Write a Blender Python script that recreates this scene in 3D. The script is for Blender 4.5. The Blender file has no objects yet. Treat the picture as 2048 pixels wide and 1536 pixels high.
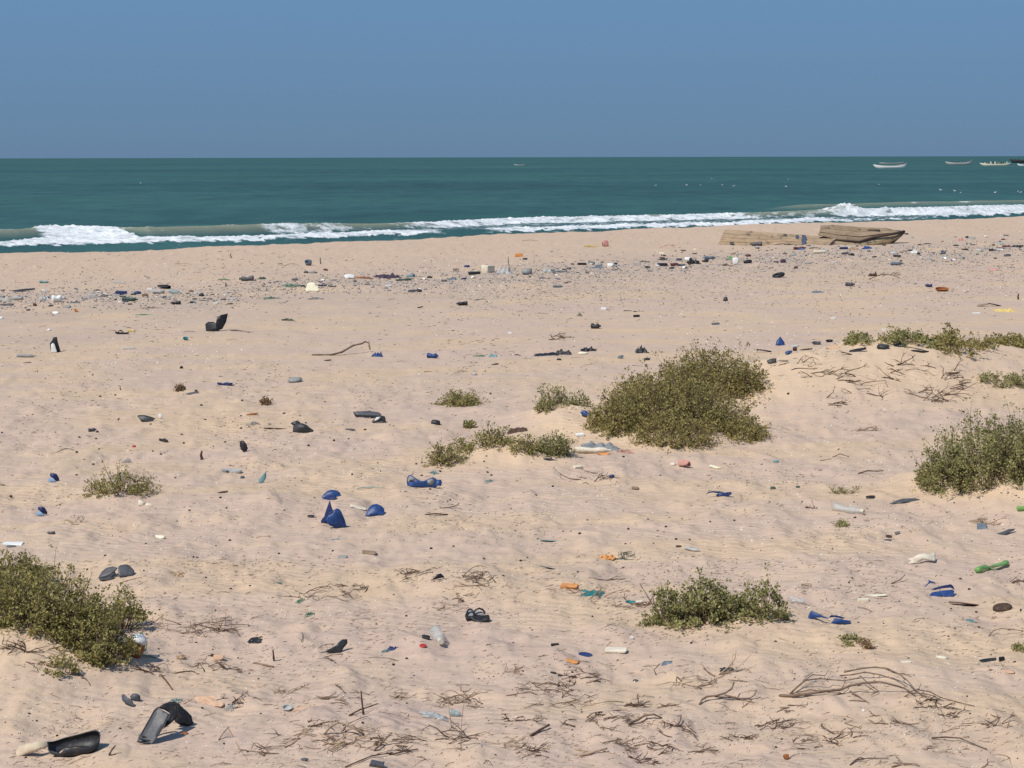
import bpy, bmesh, math, random
import numpy as np
from mathutils import Vector, Matrix, Euler

random.seed(7)
RS = np.random.RandomState(11)
scene = bpy.context.scene
COL = scene.collection

# ---------------------------------------------------------------- camera
FPX = 3500.0            # focal length in pixels of the 2048 px wide photograph
CAM_H = 4.0
PITCH = math.atan(453.7 / FPX)
ROLL = math.radians(-0.126)
cam_d = bpy.data.cameras.new('camera')
cam = bpy.data.objects.new('camera', cam_d)
COL.objects.link(cam)
cam_d.sensor_width = 36.0
cam_d.lens = FPX / 2048.0 * 36.0
cam_d.clip_start = 0.1
cam_d.clip_end = 90000.0
CAM_M = Matrix.Translation((0, 0, CAM_H)) @ Matrix.Rotation(math.pi / 2 - PITCH, 4, 'X') @ Matrix.Rotation(ROLL, 4, 'Z')
cam.matrix_world = CAM_M
scene.camera = cam
R3 = np.array(CAM_M.to_3x3())

# ---------------------------------------------------------------- sky and sun
SUN_DIR = Vector((-0.72, -0.60, 0)).normalized()
SUN_EL = math.radians(55)
SUN_VEC = Vector((SUN_DIR.x * math.cos(SUN_EL), SUN_DIR.y * math.cos(SUN_EL), math.sin(SUN_EL)))
world = bpy.data.worlds.new('World')
scene.world = world
world.use_nodes = True
wt = world.node_tree
for n in list(wt.nodes):
    wt.nodes.remove(n)
w_out = wt.nodes.new('ShaderNodeOutputWorld')
w_bg = wt.nodes.new('ShaderNodeBackground')
w_sky = wt.nodes.new('ShaderNodeTexSky')
w_sky.sky_type = 'NISHITA'
w_sky.sun_disc = False
w_sky.sun_elevation = SUN_EL
w_sky.sun_rotation = math.atan2(SUN_VEC.x, SUN_VEC.y)
w_sky.altitude = 0
w_sky.air_density = 1.0
w_sky.dust_density = 0.35
w_sky.ozone_density = 2.0
w_mul = wt.nodes.new('ShaderNodeMix'); w_mul.data_type = 'RGBA'; w_mul.blend_type = 'MULTIPLY'
w_mul.inputs[0].default_value = 1.0
w_mul.inputs[7].default_value = (0.42, 0.56, 0.90, 1)
wt.links.new(w_sky.outputs[0], w_mul.inputs[6])
# the dull blue of a dusty coastal sky: even towards the horizon, deeper overhead
w_tc = wt.nodes.new('ShaderNodeTexCoord'); w_sep = wt.nodes.new('ShaderNodeSeparateXYZ')
wt.links.new(w_tc.outputs['Generated'], w_sep.inputs[0])
w_rmp = wt.nodes.new('ShaderNodeValToRGB'); wt.links.new(w_sep.outputs[2], w_rmp.inputs[0])
_e = w_rmp.color_ramp.elements
_S = 0.085
def _sc(c): return tuple(v / _S / 10.0 for v in c) + (1,)
_e[0].position = 0.0; _e[0].color = _sc((0.122, 0.228, 0.372))
_e[1].position = 1.0; _e[1].color = _sc((0.10, 0.21, 0.46))
for _p, _c in ((0.035, (0.127, 0.240, 0.398)), (0.09, (0.144, 0.278, 0.462)), (0.25, (0.15, 0.30, 0.54))):
    q_ = _e.new(_p); q_.color = _sc(_c)
w_x10 = wt.nodes.new('ShaderNodeVectorMath'); w_x10.operation = 'SCALE'; w_x10.inputs['Scale'].default_value = 10.0
wt.links.new(w_rmp.outputs[0], w_x10.inputs[0])
w_mix = wt.nodes.new('ShaderNodeMix'); w_mix.data_type = 'RGBA'; w_mix.inputs[0].default_value = 0.85
wt.links.new(w_mul.outputs[2], w_mix.inputs[6]); wt.links.new(w_x10.outputs[0], w_mix.inputs[7])
wt.links.new(w_mix.outputs[2], w_bg.inputs[0])
wt.links.new(w_bg.outputs[0], w_out.inputs[0])
w_bg.inputs[1].default_value = _S
sun_d = bpy.data.lights.new('sun', 'SUN')
sun_d.energy = 4.2
sun_d.angle = math.radians(0.5)
sun_d.color = (1.0, 0.95, 0.87)
sun = bpy.data.objects.new('sun', sun_d)
COL.objects.link(sun)
sun.rotation_euler = SUN_VEC.to_track_quat('Z', 'Y').to_euler()
sun.location = (-20, -10, 40)
scene.view_settings.view_transform = 'Standard'
scene.view_settings.look = 'None'
scene.view_settings.gamma = 1.0
scene.view_settings.exposure = 0.0
scene.view_settings.use_curve_mapping = False
scene.render.engine = 'CYCLES'
scene.cycles.max_bounces = 6
scene.cycles.transparent_max_bounces = 12
scene.cycles.transmission_bounces = 6

# ---------------------------------------------------------------- noise
_perm = RS.permutation(4096)
_grad = RS.uniform(0, 2 * math.pi, 4096)
_gx, _gy = np.cos(_grad), np.sin(_grad)

def gnoise(x, y, seed=0):
    x = np.asarray(x, float); y = np.asarray(y, float)
    xi = np.floor(x).astype(np.int64); yi = np.floor(y).astype(np.int64)
    xf = x - xi; yf = y - yi
    u = xf ** 3 * (xf * (xf * 6 - 15) + 10); v = yf ** 3 * (yf * (yf * 6 - 15) + 10)
    def g(ix, iy, dx, dy):
        h = _perm[(_perm[(ix + seed * 131) & 4095] + iy) & 4095]
        return _gx[h] * dx + _gy[h] * dy
    a = g(xi, yi, xf, yf); b = g(xi + 1, yi, xf - 1, yf)
    c = g(xi, yi + 1, xf, yf - 1); d = g(xi + 1, yi + 1, xf - 1, yf - 1)
    return (a * (1 - u) + b * u) * (1 - v) + (c * (1 - u) + d * u) * v * 1.0

def fbm(x, y, oct=4, seed=0, gain=0.5):
    s = 0; a = 1.0
    for k in range(oct):
        s = s + a * gnoise(x * 2 ** k + 17.3 * k, y * 2 ** k - 9.1 * k, seed + k)
        a *= gain
    return s

def sstep(a, b, x):
    t = np.clip((np.asarray(x, float) - a) / (b - a), 0, 1)
    return t * t * (3 - 2 * t)

# ---------------------------------------------------------------- geometry of the view: pixel -> world
def ray(px, py):
    d = R3 @ np.array([(px - 1024.0) / FPX, -(py - 768.0) / FPX, -1.0])
    return d / d[1]                    # per metre of depth (y)

def P3(px, py, Y):
    d = ray(px, py)
    return Vector((d[0] * Y, Y, CAM_H + d[2] * Y))

def plane_hit(px, py, z):
    d = ray(px, py)
    Y = (z - CAM_H) / d[2]
    return d[0] * Y, Y

# shoreline: crest of the berm as the photograph shows it
_cr = [(-400, 514), (0, 507), (250, 502), (480, 492), (620, 487), (850, 477), (1030, 468), (1230, 459), (1430, 451.5), (1700, 443), (1900, 438), (2048, 432), (2400, 426)]
_crw = [plane_hit(a, b, 0.0) for a, b in _cr]
_cx = np.array([a for a, b in _crw]); _cy = np.array([b for a, b in _crw])
NS = np.array([-0.60, 0.80]); TS = np.array([0.80, 0.60])     # seaward and alongshore directions

def crest_y(x):
    x = np.asarray(x, float)
    y = np.interp(x, _cx, _cy)
    y = np.where(x > _cx[-1], _cy[-1] + (x - _cx[-1]) * 0.62, y)
    y = np.where(x < _cx[0], _cy[0] + (x - _cx[0]) * 0.72, y)
    return y

SEA = -1.2
# mounds: pixel centre (on flat ground), half width m, half depth m, height m
_mounds = []
def _mound(px, py, rx, ry, h, p=1.0):
    x, y = plane_hit(px, py, 0.0)
    _mounds.append((x, y, rx, ry, h))
_mound(1770, 775, 2.0, 2.9, 0.70)
_mound(1980, 745, 2.4, 3.6, 0.50)
_mound(1600, 800, 1.4, 2.4, 0.30)
_mound(1420, 800, 1.5, 2.6, 0.22)
_mound(1310, 870, 1.2, 1.6, 0.16)
_mound(1130, 850, 0.65, 1.2, 0.26)
_mound(1010, 920, 0.65, 0.7, 0.22)
_mound(930, 935, 0.5, 0.7, 0.08)
_mound(1110, 925, 0.6, 0.7, 0.11)
_mound(1980, 985, 1.0, 1.2, 0.24)
_mound(2100, 1000, 1.2, 1.4, 0.28)
_mound(60, 1335, 0.75, 0.7, 0.20)
_mound(-60, 1340, 0.9, 0.9, 0.26)
_mound(1450, 1245, 0.8, 0.55, 0.10)
_mound(225, 1000, 0.6, 0.7, 0.08)
_mound(380, 1265, 0.5, 0.4, 0.06)
_mound(830, 1160, 0.8, 0.6, 0.09)
_mound(960, 1175, 0.7, 0.5, 0.07)
_mound(1700, 1400, 0.8, 0.35, 0.06)
_mound(1960, 1345, 0.6, 0.35, 0.05)
_mound(690, 1480, 0.5, 0.25, 0.05)
_mound(1290, 1440, 0.5, 0.3, 0.04)
_mound(1600, 1010, 1.2, 1.2, 0.06)
_mound(480, 1010, 0.8, 0.8, 0.06)
_mound(150, 1060, 0.7, 0.7, 0.07)
_mound(300, 1120, 0.6, 0.5, 0.06)
_mound(1350, 1330, 0.5, 0.3, 0.04)

def H(x, y):
    x = np.asarray(x, float); y = np.asarray(y, float)
    s = (y - crest_y(x)) * 0.79
    wob = 1.5 * gnoise(x * 0.25, y * 0.25, 60) + 0.35 * gnoise(x * 0.9, y * 0.9, 61)
    s = s + 0
    z = np.zeros_like(x * y)
    for mx, my, rx, ry, h in _mounds:
        q = ((x - mx) / rx) ** 2 + ((y - my) / ry) ** 2
        z = z + h * np.exp(-q * 1.1)
    near = 1 - sstep(20, 46, y)
    # low wind-blown hummocks near the camera, elongated across the view
    z = z + near * (0.066 * fbm(x * 1.1 + 3, y * 0.62, 3, 3) + 0.085 * np.maximum(0, fbm(x * 1.9, y * 1.3, 3, 9) - 0.05))
    z = z + near * (0.017 * fbm(x * 5.0, y * 3.4, 3, 21) - 0.024 * np.abs(fbm(x * 2.6 + 5, y * 2.0, 2, 25)) * sstep(-0.1, 0.3, gnoise(x * 0.5, y * 0.4, 26)))
    z = z + (0.06 + 0.05 * sstep(30, 60, y)) * fbm(x * 0.22, y * 0.16, 3, 31) * sstep(3, 12, y)
    z = z + 0.018 * fbm(x * 1.7, y * 0.8, 3, 41) * sstep(18, 30, y)
    # trampled, pitted dry sand of the upper beach
    z = z + 0.03 * sstep(45, 62, y) * fbm(x * 2.2, y * 1.1, 3, 51)
    z = z + 0.03 * wob * np.exp(-((s + 0.5) / 3.0) ** 2)
    sp = np.maximum(0, s)
    z = np.where(s > 0, np.maximum(z * np.exp(-sp / 2.0) - 0.125 * sp, -6.0), z)
    return z

def ground(px, py):
    """first point where the pixel's ray meets the sand"""
    d = ray(px, py)
    Y0 = -CAM_H / d[2]
    Ys = np.linspace(Y0 * 0.72, Y0 * 1.08, 260)
    zr = CAM_H + d[2] * Ys
    hz = H(d[0] * Ys, Ys)
    below = zr <= hz
    k = int(np.argmax(below)) if below.any() else 259
    if k > 0:
        a = zr[k - 1] - hz[k - 1]; b = zr[k] - hz[k]
        f = a / (a - b) if a != b else 0
        Y = Ys[k - 1] + f * (Ys[k] - Ys[k - 1])
    else:
        Y = Ys[0]
    x = d[0] * Y
    return Vector((x, Y, float(H(x, Y))))

_hx0, _hy0, _hs = -34.0, 6.0, 0.08
_HG = H(*np.meshgrid(_hx0 + _hs * np.arange(800), _hy0 + _hs * np.arange(900), indexing='ij'))
def Hf(x, y):
    """quick bilinear look-up of the sand height"""
    a = (x - _hx0) / _hs; b = (y - _hy0) / _hs
    i = int(a); j = int(b)
    if i < 0 or j < 0 or i >= 799 or j >= 899: return float(H(x, y))
    a -= i; b -= j
    return float((_HG[i, j] * (1 - a) + _HG[i + 1, j] * a) * (1 - b) + (_HG[i, j + 1] * (1 - a) + _HG[i + 1, j + 1] * a) * b)

def ground_n(x, y, e=0.12):
    dx = (Hf(x + e, y) - Hf(x - e, y)) / (2 * e); dy = (Hf(x, y + e) - Hf(x, y - e)) / (2 * e)
    return Vector((-dx, -dy, 1)).normalized()

# ---------------------------------------------------------------- object helpers
def tag(o, label=None, cat=None, group=None, kind=None):
    if label: o['label'] = label
    if cat: o['category'] = cat
    if group: o['group'] = group
    if kind: o['kind'] = kind
    return o

def np_mesh(name, V, F, smooth=False):
    """V (n,3), F (m,k) all faces with k corners"""
    me = bpy.data.meshes.new(name)
    V = np.ascontiguousarray(V, np.float32); F = np.ascontiguousarray(F, np.int32)
    k = F.shape[1]
    me.vertices.add(len(V)); me.vertices.foreach_set('co', V.ravel())
    me.loops.add(F.size); me.loops.foreach_set('vertex_index', F.ravel())
    me.polygons.add(len(F))
    me.polygons.foreach_set('loop_start', np.arange(0, F.size, k, dtype=np.int32))
    me.polygons.foreach_set('loop_total', np.full(len(F), k, np.int32))
    if smooth:
        me.polygons.foreach_set('use_smooth', np.ones(len(F), bool))
    me.update(calc_edges=True)
    return me

def link(name, me, mat=None, parent=None, smooth=None):
    if mat is not None and len(me.materials) == 0:
        me.materials.append(mat)
    o = bpy.data.objects.new(name, me)
    COL.objects.link(o)
    if parent is not None:
        o.parent = parent
    if smooth is not None:
        me.polygons.foreach_set('use_smooth', np.full(len(me.polygons), smooth, bool))
    return o

def empty(name, loc):
    o = bpy.data.objects.new(name, None)
    o.empty_display_size = 0.1
    COL.objects.link(o); o.location = loc
    return o

def pymesh(name, V, F, smooth=False):
    me = bpy.data.meshes.new(name)
    me.from_pydata([tuple(v) for v in V], [], F)
    if smooth:
        me.polygons.foreach_set('use_smooth', np.ones(len(me.polygons), bool))
    me.update()
    return me

# ---------------------------------------------------------------- materials
_mats = {}
def new_mat(name):
    m = bpy.data.materials.new(name); m.use_nodes = True
    nt = m.node_tree
    b = nt.nodes['Principled BSDF']
    return m, nt, b

def ramp(nt, fac, stops):
    r = nt.nodes.new('ShaderNodeValToRGB')
    e = r.color_ramp.elements
    e[0].position, e[0].color = stops[0][0], (*stops[0][1], 1)
    e[1].position, e[1].color = stops[-1][0], (*stops[-1][1], 1)
    for p, c in stops[1:-1]:
        q = e.new(p); q.color = (*c, 1)
    nt.links.new(fac, r.inputs[0])
    return r.outputs[0]

def noise_n(nt, scale, detail=3, vec=None, rough=0.55, dist=0.0):
    n = nt.nodes.new('ShaderNodeTexNoise')
    n.inputs['Scale'].default_value = scale; n.inputs['Detail'].default_value = detail
    n.inputs['Roughness'].default_value = rough; n.inputs['Distortion'].default_value = dist
    if vec is not None: nt.links.new(vec, n.inputs['Vector'])
    return n.outputs[0]

def mixc(nt, fac, a, b, mode='MIX'):
    m = nt.nodes.new('ShaderNodeMix'); m.data_type = 'RGBA'; m.blend_type = mode
    for s, v in ((0, fac), (6, a), (7, b)):
        if isinstance(v, (int, float)): m.inputs[s].default_value = v
        elif isinstance(v, tuple): m.inputs[s].default_value = (*v, 1)
        else: nt.links.new(v, m.inputs[s])
    return m.outputs[2]

def mth(nt, op, a, b=0.0, clamp=False):
    m = nt.nodes.new('ShaderNodeMath'); m.operation = op; m.use_clamp = clamp
    for s, v in ((0, a), (1, b)):
        if isinstance(v, (int, float)): m.inputs[s].default_value = v
        else: nt.links.new(v, m.inputs[s])
    return m.outputs[0]

def coords(nt, kind='Object', scale=(1, 1, 1), rot=(0, 0, 0)):
    t = nt.nodes.new('ShaderNodeTexCoord'); mp = nt.nodes.new('ShaderNodeMapping')
    mp.inputs['Scale'].default_value = scale; mp.inputs['Rotation'].default_value = rot
    nt.links.new(t.outputs[kind], mp.inputs[0])
    return mp.outputs[0]

def bump(nt, b, height, strength, dist, prev=None):
    n = nt.nodes.new('ShaderNodeBump')
    n.inputs['Strength'].default_value = strength; n.inputs['Distance'].default_value = dist
    nt.links.new(height, n.inputs['Height'])
    if prev is not None: nt.links.new(prev, n.inputs['Normal'])
    if b is not None: nt.links.new(n.outputs[0], b.inputs['Normal'])
    return n.outputs[0]

def sand_mat():
    m, nt, b = new_mat('dry_sand')
    c = coords(nt)
    streak = coords(nt, scale=(0.45, 1.0, 1), rot=(0, 0, math.radians(-14)))
    big = noise_n(nt, 0.55, 4, streak)
    col = ramp(nt, big, [(0.34, (0.508, 0.380, 0.296)), (0.48, (0.520, 0.390, 0.292)), (0.56, (0.538, 0.400, 0.276)), (0.74, (0.574, 0.424, 0.280))])
    fine_streak = noise_n(nt, 5.0, 4, coords(nt, scale=(0.35, 1.6, 1), rot=(0, 0, math.radians(-10))))
    col = mixc(nt, 1.0, col, ramp(nt, fine_streak, [(0.3, (0.90, 0.885, 0.885)), (0.5, (1, 1, 1)), (0.72, (1.06, 1.05, 1.02))]), 'MULTIPLY')
    grain = noise_n(nt, 160, 2, c)
    col = mixc(nt, 1.0, col, ramp(nt, grain, [(0.30, (0.80, 0.78, 0.77)), (0.5, (1, 1, 1)), (0.7, (1.10, 1.10, 1.10))]), 'MULTIPLY')
    # orange, coarser sand near the berm (attribute written on the sheet)
    at = nt.nodes.new('ShaderNodeAttribute'); at.attribute_name = 'berm'
    col = mixc(nt, at.outputs['Fac'], col, mixc(nt, 1.0, (0.525, 0.388, 0.276), ramp(nt, noise_n(nt, 7, 5, coords(nt, scale=(0.6, 1.3, 1)), rough=0.7), [(0.3, (0.80, 0.78, 0.78)), (0.5, (1, 1, 1)), (0.7, (1.10, 1.10, 1.10))]), 'MULTIPLY'))
    at4 = nt.nodes.new('ShaderNodeAttribute'); at4.attribute_name = 'drift'
    col = mixc(nt, at4.outputs['Fac'], col, (0.625, 0.458, 0.305))
    at2 = nt.nodes.new('ShaderNodeAttribute'); at2.attribute_name = 'gritty'
    gritc = ramp(nt, noise_n(nt, 3.0, 6, coords(nt, scale=(0.5, 1.2, 1)), rough=0.75), [(0.35, (0.36, 0.29, 0.225)), (0.52, (0.455, 0.35, 0.265)), (0.65, (0.50, 0.38, 0.29))])
    col = mixc(nt, mth(nt, 'MULTIPLY', at2.outputs['Fac'], 0.75), col, gritc)
    nt.links.new(col, b.inputs['Base Color'])
    b.inputs['Roughness'].default_value = 0.95
    b.inputs['Specular IOR Level'].default_value = 0.1
    # wind ripples
    wv = nt.nodes.new('ShaderNodeTexWave'); wv.wave_type = 'BANDS'; wv.bands_direction = 'Y'; wv.wave_profile = 'SIN'
    wv.inputs['Scale'].default_value = 2.6; wv.inputs['Distortion'].default_value = 9.0
    wv.inputs['Detail'].default_value = 2.0; wv.inputs['Detail Scale'].default_value = 0.55; wv.inputs['Detail Roughness'].default_value = 0.5
    nt.links.new(coords(nt, rot=(0, 0, math.radians(20))), wv.inputs[0])
    mask = ramp(nt, noise_n(nt, 0.45, 2, coords(nt, scale=(0.7, 0.7, 1))), [(0.38, (0.0, 0.0, 0.0)), (0.60, (1, 1, 1))])
    at3 = nt.nodes.new('ShaderNodeAttribute'); at3.attribute_name = 'ripple'
    rip = mth(nt, 'MULTIPLY', mth(nt, 'MULTIPLY', wv.outputs['Fac'], mask), at3.outputs['Fac'])
    n1 = bump(nt, None, rip, 0.7, 0.007)
    n2 = bump(nt, None, noise_n(nt, 9, 5, coords(nt, scale=(0.4, 1, 1), rot=(0, 0, math.radians(-12))), rough=0.65), 0.9, 0.022, n1)
    n3 = bump(nt, b, noise_n(nt, 90, 3, c), 0.5, 0.004, n2)
    return m

def basic_mat(key, col, rough=0.5, spec=0.4, dust=0.25, var=0.18, nscale=14, bump_s=0.3):
    """weathered plastic / cloth / wood colour with sand dust caught on it"""
    if key in _mats: return _mats[key]
    m, nt, b = new_mat(key)
    c = coords(nt)
    n = noise_n(nt, nscale, 4, c)
    lo = tuple(x * (1 - var) for x in col); hi = tuple(min(1, x * (1 + var)) for x in col)
    cc = ramp(nt, n, [(0.3, lo), (0.7, hi)])
    if dust > 0:
        d = ramp(nt, noise_n(nt, nscale * 2.3, 4, c, rough=0.7), [(0.50, (0, 0, 0)), (0.72, (dust, dust, dust))])
        cc = mixc(nt, d, cc, (0.47, 0.355, 0.25))
    nt.links.new(cc, b.inputs['Base Color'])
    b.inputs['Roughness'].default_value = rough
    b.inputs['Specular IOR Level'].default_value = spec
    if bump_s: bump(nt, b, noise_n(nt, nscale * 3, 3, c), bump_s, 0.004)
    _mats[key] = m
    return m

def clear_mat(key, tint, alpha=0.5, rough=0.22):
    if key in _mats: return _mats[key]
    m, nt, b = new_mat(key)
    c = coords(nt)
    cc = ramp(nt, noise_n(nt, 12, 4, c), [(0.35, tuple(x * 0.85 for x in tint)), (0.7, tint)])
    nt.links.new(cc, b.inputs['Base Color'])
    b.inputs['Roughness'].default_value = rough
    a = ramp(nt, noise_n(nt, 18, 3, c), [(0.3, (alpha * 0.6,) * 3), (0.7, (min(1, alpha * 1.5),) * 3)])
    nt.links.new(a, b.inputs['Alpha'])
    _mats[key] = m
    return m

PAL = {
    'black': ((0.016, 0.016, 0.018), 0.45, 0.3, 0.10), 'char': ((0.032, 0.033, 0.036), 0.5, 0.35, 0.12), 'dgrey': ((0.075, 0.078, 0.085), 0.5, 0.35, 0.2),
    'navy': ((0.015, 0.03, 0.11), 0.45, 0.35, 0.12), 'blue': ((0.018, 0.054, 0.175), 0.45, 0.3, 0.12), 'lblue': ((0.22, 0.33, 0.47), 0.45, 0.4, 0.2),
    'greyblue': ((0.12, 0.15, 0.18), 0.5, 0.35, 0.25), 'grey': ((0.26, 0.26, 0.25), 0.6, 0.25, 0.3), 'lgrey': ((0.42, 0.42, 0.40), 0.6, 0.25, 0.3),
    'white': ((0.74, 0.73, 0.68), 0.55, 0.3, 0.2), 'cream': ((0.76, 0.72, 0.52), 0.6, 0.25, 0.12), 'beige': ((0.58, 0.47, 0.33), 0.7, 0.2, 0.3),
    'teal': ((0.03, 0.20, 0.20), 0.6, 0.25, 0.15), 'lteal': ((0.16, 0.30, 0.30), 0.6, 0.25, 0.25), 'green': ((0.10, 0.30, 0.05), 0.4, 0.4, 0.08),
    'ngreen': ((0.09, 0.22, 0.15), 0.8, 0.1, 0.2), 'dgreen': ((0.03, 0.07, 0.05), 0.5, 0.3, 0.15), 'orange': ((0.62, 0.27, 0.08), 0.6, 0.3, 0.15),
    'lorange': ((0.60, 0.38, 0.24), 0.7, 0.2, 0.4), 'rust': ((0.28, 0.10, 0.035), 0.8, 0.15, 0.2), 'red': ((0.42, 0.035, 0.03), 0.5, 0.3, 0.1), 'pink': ((0.55, 0.27, 0.22), 0.6, 0.2, 0.3),
    'maroon': ((0.10, 0.035, 0.035), 0.6, 0.2, 0.2), 'purple': ((0.055, 0.04, 0.065), 0.9, 0.1, 0.2), 'yellow': ((0.66, 0.48, 0.16), 0.6, 0.25, 0.15),
    'brown': ((0.15, 0.095, 0.062), 0.85, 0.1, 0.2), 'dbrown': ((0.075, 0.048, 0.034), 0.85, 0.1, 0.15), 'mbrown': ((0.26, 0.18, 0.12), 0.85, 0.1, 0.3), 'straw': ((0.42, 0.33, 0.22), 0.85, 0.1, 0.2),
    'bone': ((0.68, 0.61, 0.47), 0.75, 0.2, 0.2), 'shellw': ((0.75, 0.72, 0.64), 0.6, 0.3, 0.1), 'tan': ((0.36, 0.25, 0.15), 0.8, 0.15, 0.3),
}
def M(k):
    if k == 'clear': return clear_mat('clear_plastic', (0.62, 0.64, 0.60), 0.38)
    if k == 'cteal': return clear_mat('clear_teal_plastic', (0.38, 0.55, 0.55), 0.5)
    if k == 'cgreen': return clear_mat('clear_green_plastic', (0.20, 0.46, 0.10), 0.8)
    if k == 'cgrey': return clear_mat('smoky_sheet_plastic', (0.34, 0.35, 0.34), 0.75, 0.35)
    c, r, s, d = PAL[k]
    return basic_mat('weathered_' + k, c, r, s, d)
# ================================================================ THE BEACH SHEET
def build_ground():
    # rows: coarse behind and beside the camera, one row per picture row further out
    ys = list(np.linspace(-40, 9.0, 12))
    y = 9.0
    while y < 125:
        y += max(0.021, y * y / (FPX / 2 * CAM_H) * (1.05 if y < 60 else 0.8))
        ys.append(y)
    ys += [128, 132, 138, 150, 170, 200, 240, 300]
    ys = np.array(ys)
    us = np.concatenate([-np.geomspace(4.5, 0.40, 14), np.linspace(-0.37, 0.37, 800), np.geomspace(0.40, 4.5, 14)])
    Y, U = np.meshgrid(ys, us, indexing='ij')
    X = U * np.maximum(Y, 10.0)
    Z = H(X, Y)
    nr, nc = Y.shape
    V = np.stack([X, Y, Z], -1).reshape(-1, 3)
    i = np.arange(nr - 1)[:, None] * nc + np.arange(nc - 1)[None, :]
    F = np.stack([i, i + 1, i + nc + 1, i + nc], -1).reshape(-1, 4)
    me = np_mesh('beach', V, F, True)
    s = ((Y - crest_y(X)) * 0.79)
    wn = 3.0 * gnoise(X * 0.12, Y * 0.12, 77)
    berm = sstep(-24, -14, s + wn) * 0.85
    grit = np.exp(-((s + 27 + wn + 4 * gnoise(X * 0.3, Y * 0.3, 78)) / 7.0) ** 2) * sstep(-0.1, 0.25, fbm(X * 0.35, Y * 0.25, 4, 79) + 0.25)
    rip = (1 - sstep(30, 42, Y)) * 1.0 + 0.15
    dr = np.zeros_like(X)
    for mx, my, rx, ry, h in _mounds:
        if h > 0.09:
            dr = np.maximum(dr, sstep(0.12, 0.75, np.exp(-(((X - mx) / rx) ** 2 + ((Y - my) / ry) ** 2) * 0.9)) * min(1, h / 0.2))
    dr = np.clip(dr * (0.55 + 0.5 * fbm(X * 0.9, Y * 0.7, 3, 95)) + 0.35 * sstep(0.05, 0.5, fbm(X * 1.3, Y * 1.6, 3, 96)) * (Y < 30), 0, 0.9)
    for nme, arr in (('berm', berm), ('gritty', grit), ('ripple', rip), ('drift', dr)):
        a = me.attributes.new(nme, 'FLOAT', 'POINT'); a.data.foreach_set('value', arr.astype(np.float32).ravel())
    o = link('beach', me, sand_mat())
    tag(o, 'pale pinkish dry sand beach with low wind ripples and hummocks', kind='structure')
build_ground()

# ================================================================ THE SEA
def ts_of(pts, z):
    out = []
    for px, py in pts:
        x, y = plane_hit(px, py, z)
        out.append((x * TS[0] + y * TS[1], x * NS[0] + y * NS[1]))
    out.sort()
    return np.array(out)

TR_A0 = ts_of([(-300, 505), (0, 497), (120, 493), (250, 490), (400, 487), (512, 484), (640, 479), (760, 474), (900, 471), (1024, 467), (1300, 458), (1430, 455), (1550, 450), (1680, 442), (1850, 438), (2048, 431), (2400, 425)], SEA)
TR_A1 = ts_of([(-300, 492), (0, 484), (70, 473), (250, 475), (400, 474), (512, 471), (640, 466), (760, 462), (900, 458), (1024, 455), (1300, 447), (1430, 445), (1550, 439), (1680, 431), (1850, 430), (2048, 424), (2400, 418)], SEA + 0.42)
TR_B0 = ts_of([(-300, 482), (0, 480), (100, 478), (250, 477), (512, 470), (640, 466), (760, 462), (900, 456), (1024, 448), (1300, 442), (1500, 438), (1680, 434), (1850, 431), (2048, 425), (2400, 419)], SEA)
TR_B1 = ts_of([(-300, 462), (0, 458), (100, 449), (250, 451), (380, 454), (512, 453), (640, 451), (760, 450), (860, 443), (1024, 435), (1080, 433), (1150, 436), (1300, 431), (1450, 429), (1600, 425), (1680, 418), (1760, 420), (1900, 421), (2048, 417), (2400, 411)], SEA + 0.72)
_bp = np.array([(-300, 462), (0, 458), (100, 449), (250, 451), (380, 454), (512, 453), (640, 451), (760, 450), (860, 443), (1024, 435), (1150, 436), (1300, 431), (1450, 429), (1600, 425), (1680, 419), (1900, 421), (2048, 417), (2400, 411)], float)
T_OF = lambda px, py=None: ts_of([(px, float(np.interp(px, _bp[:, 0], _bp[:, 1])))], SEA + 0.72)[0][0]

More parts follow.
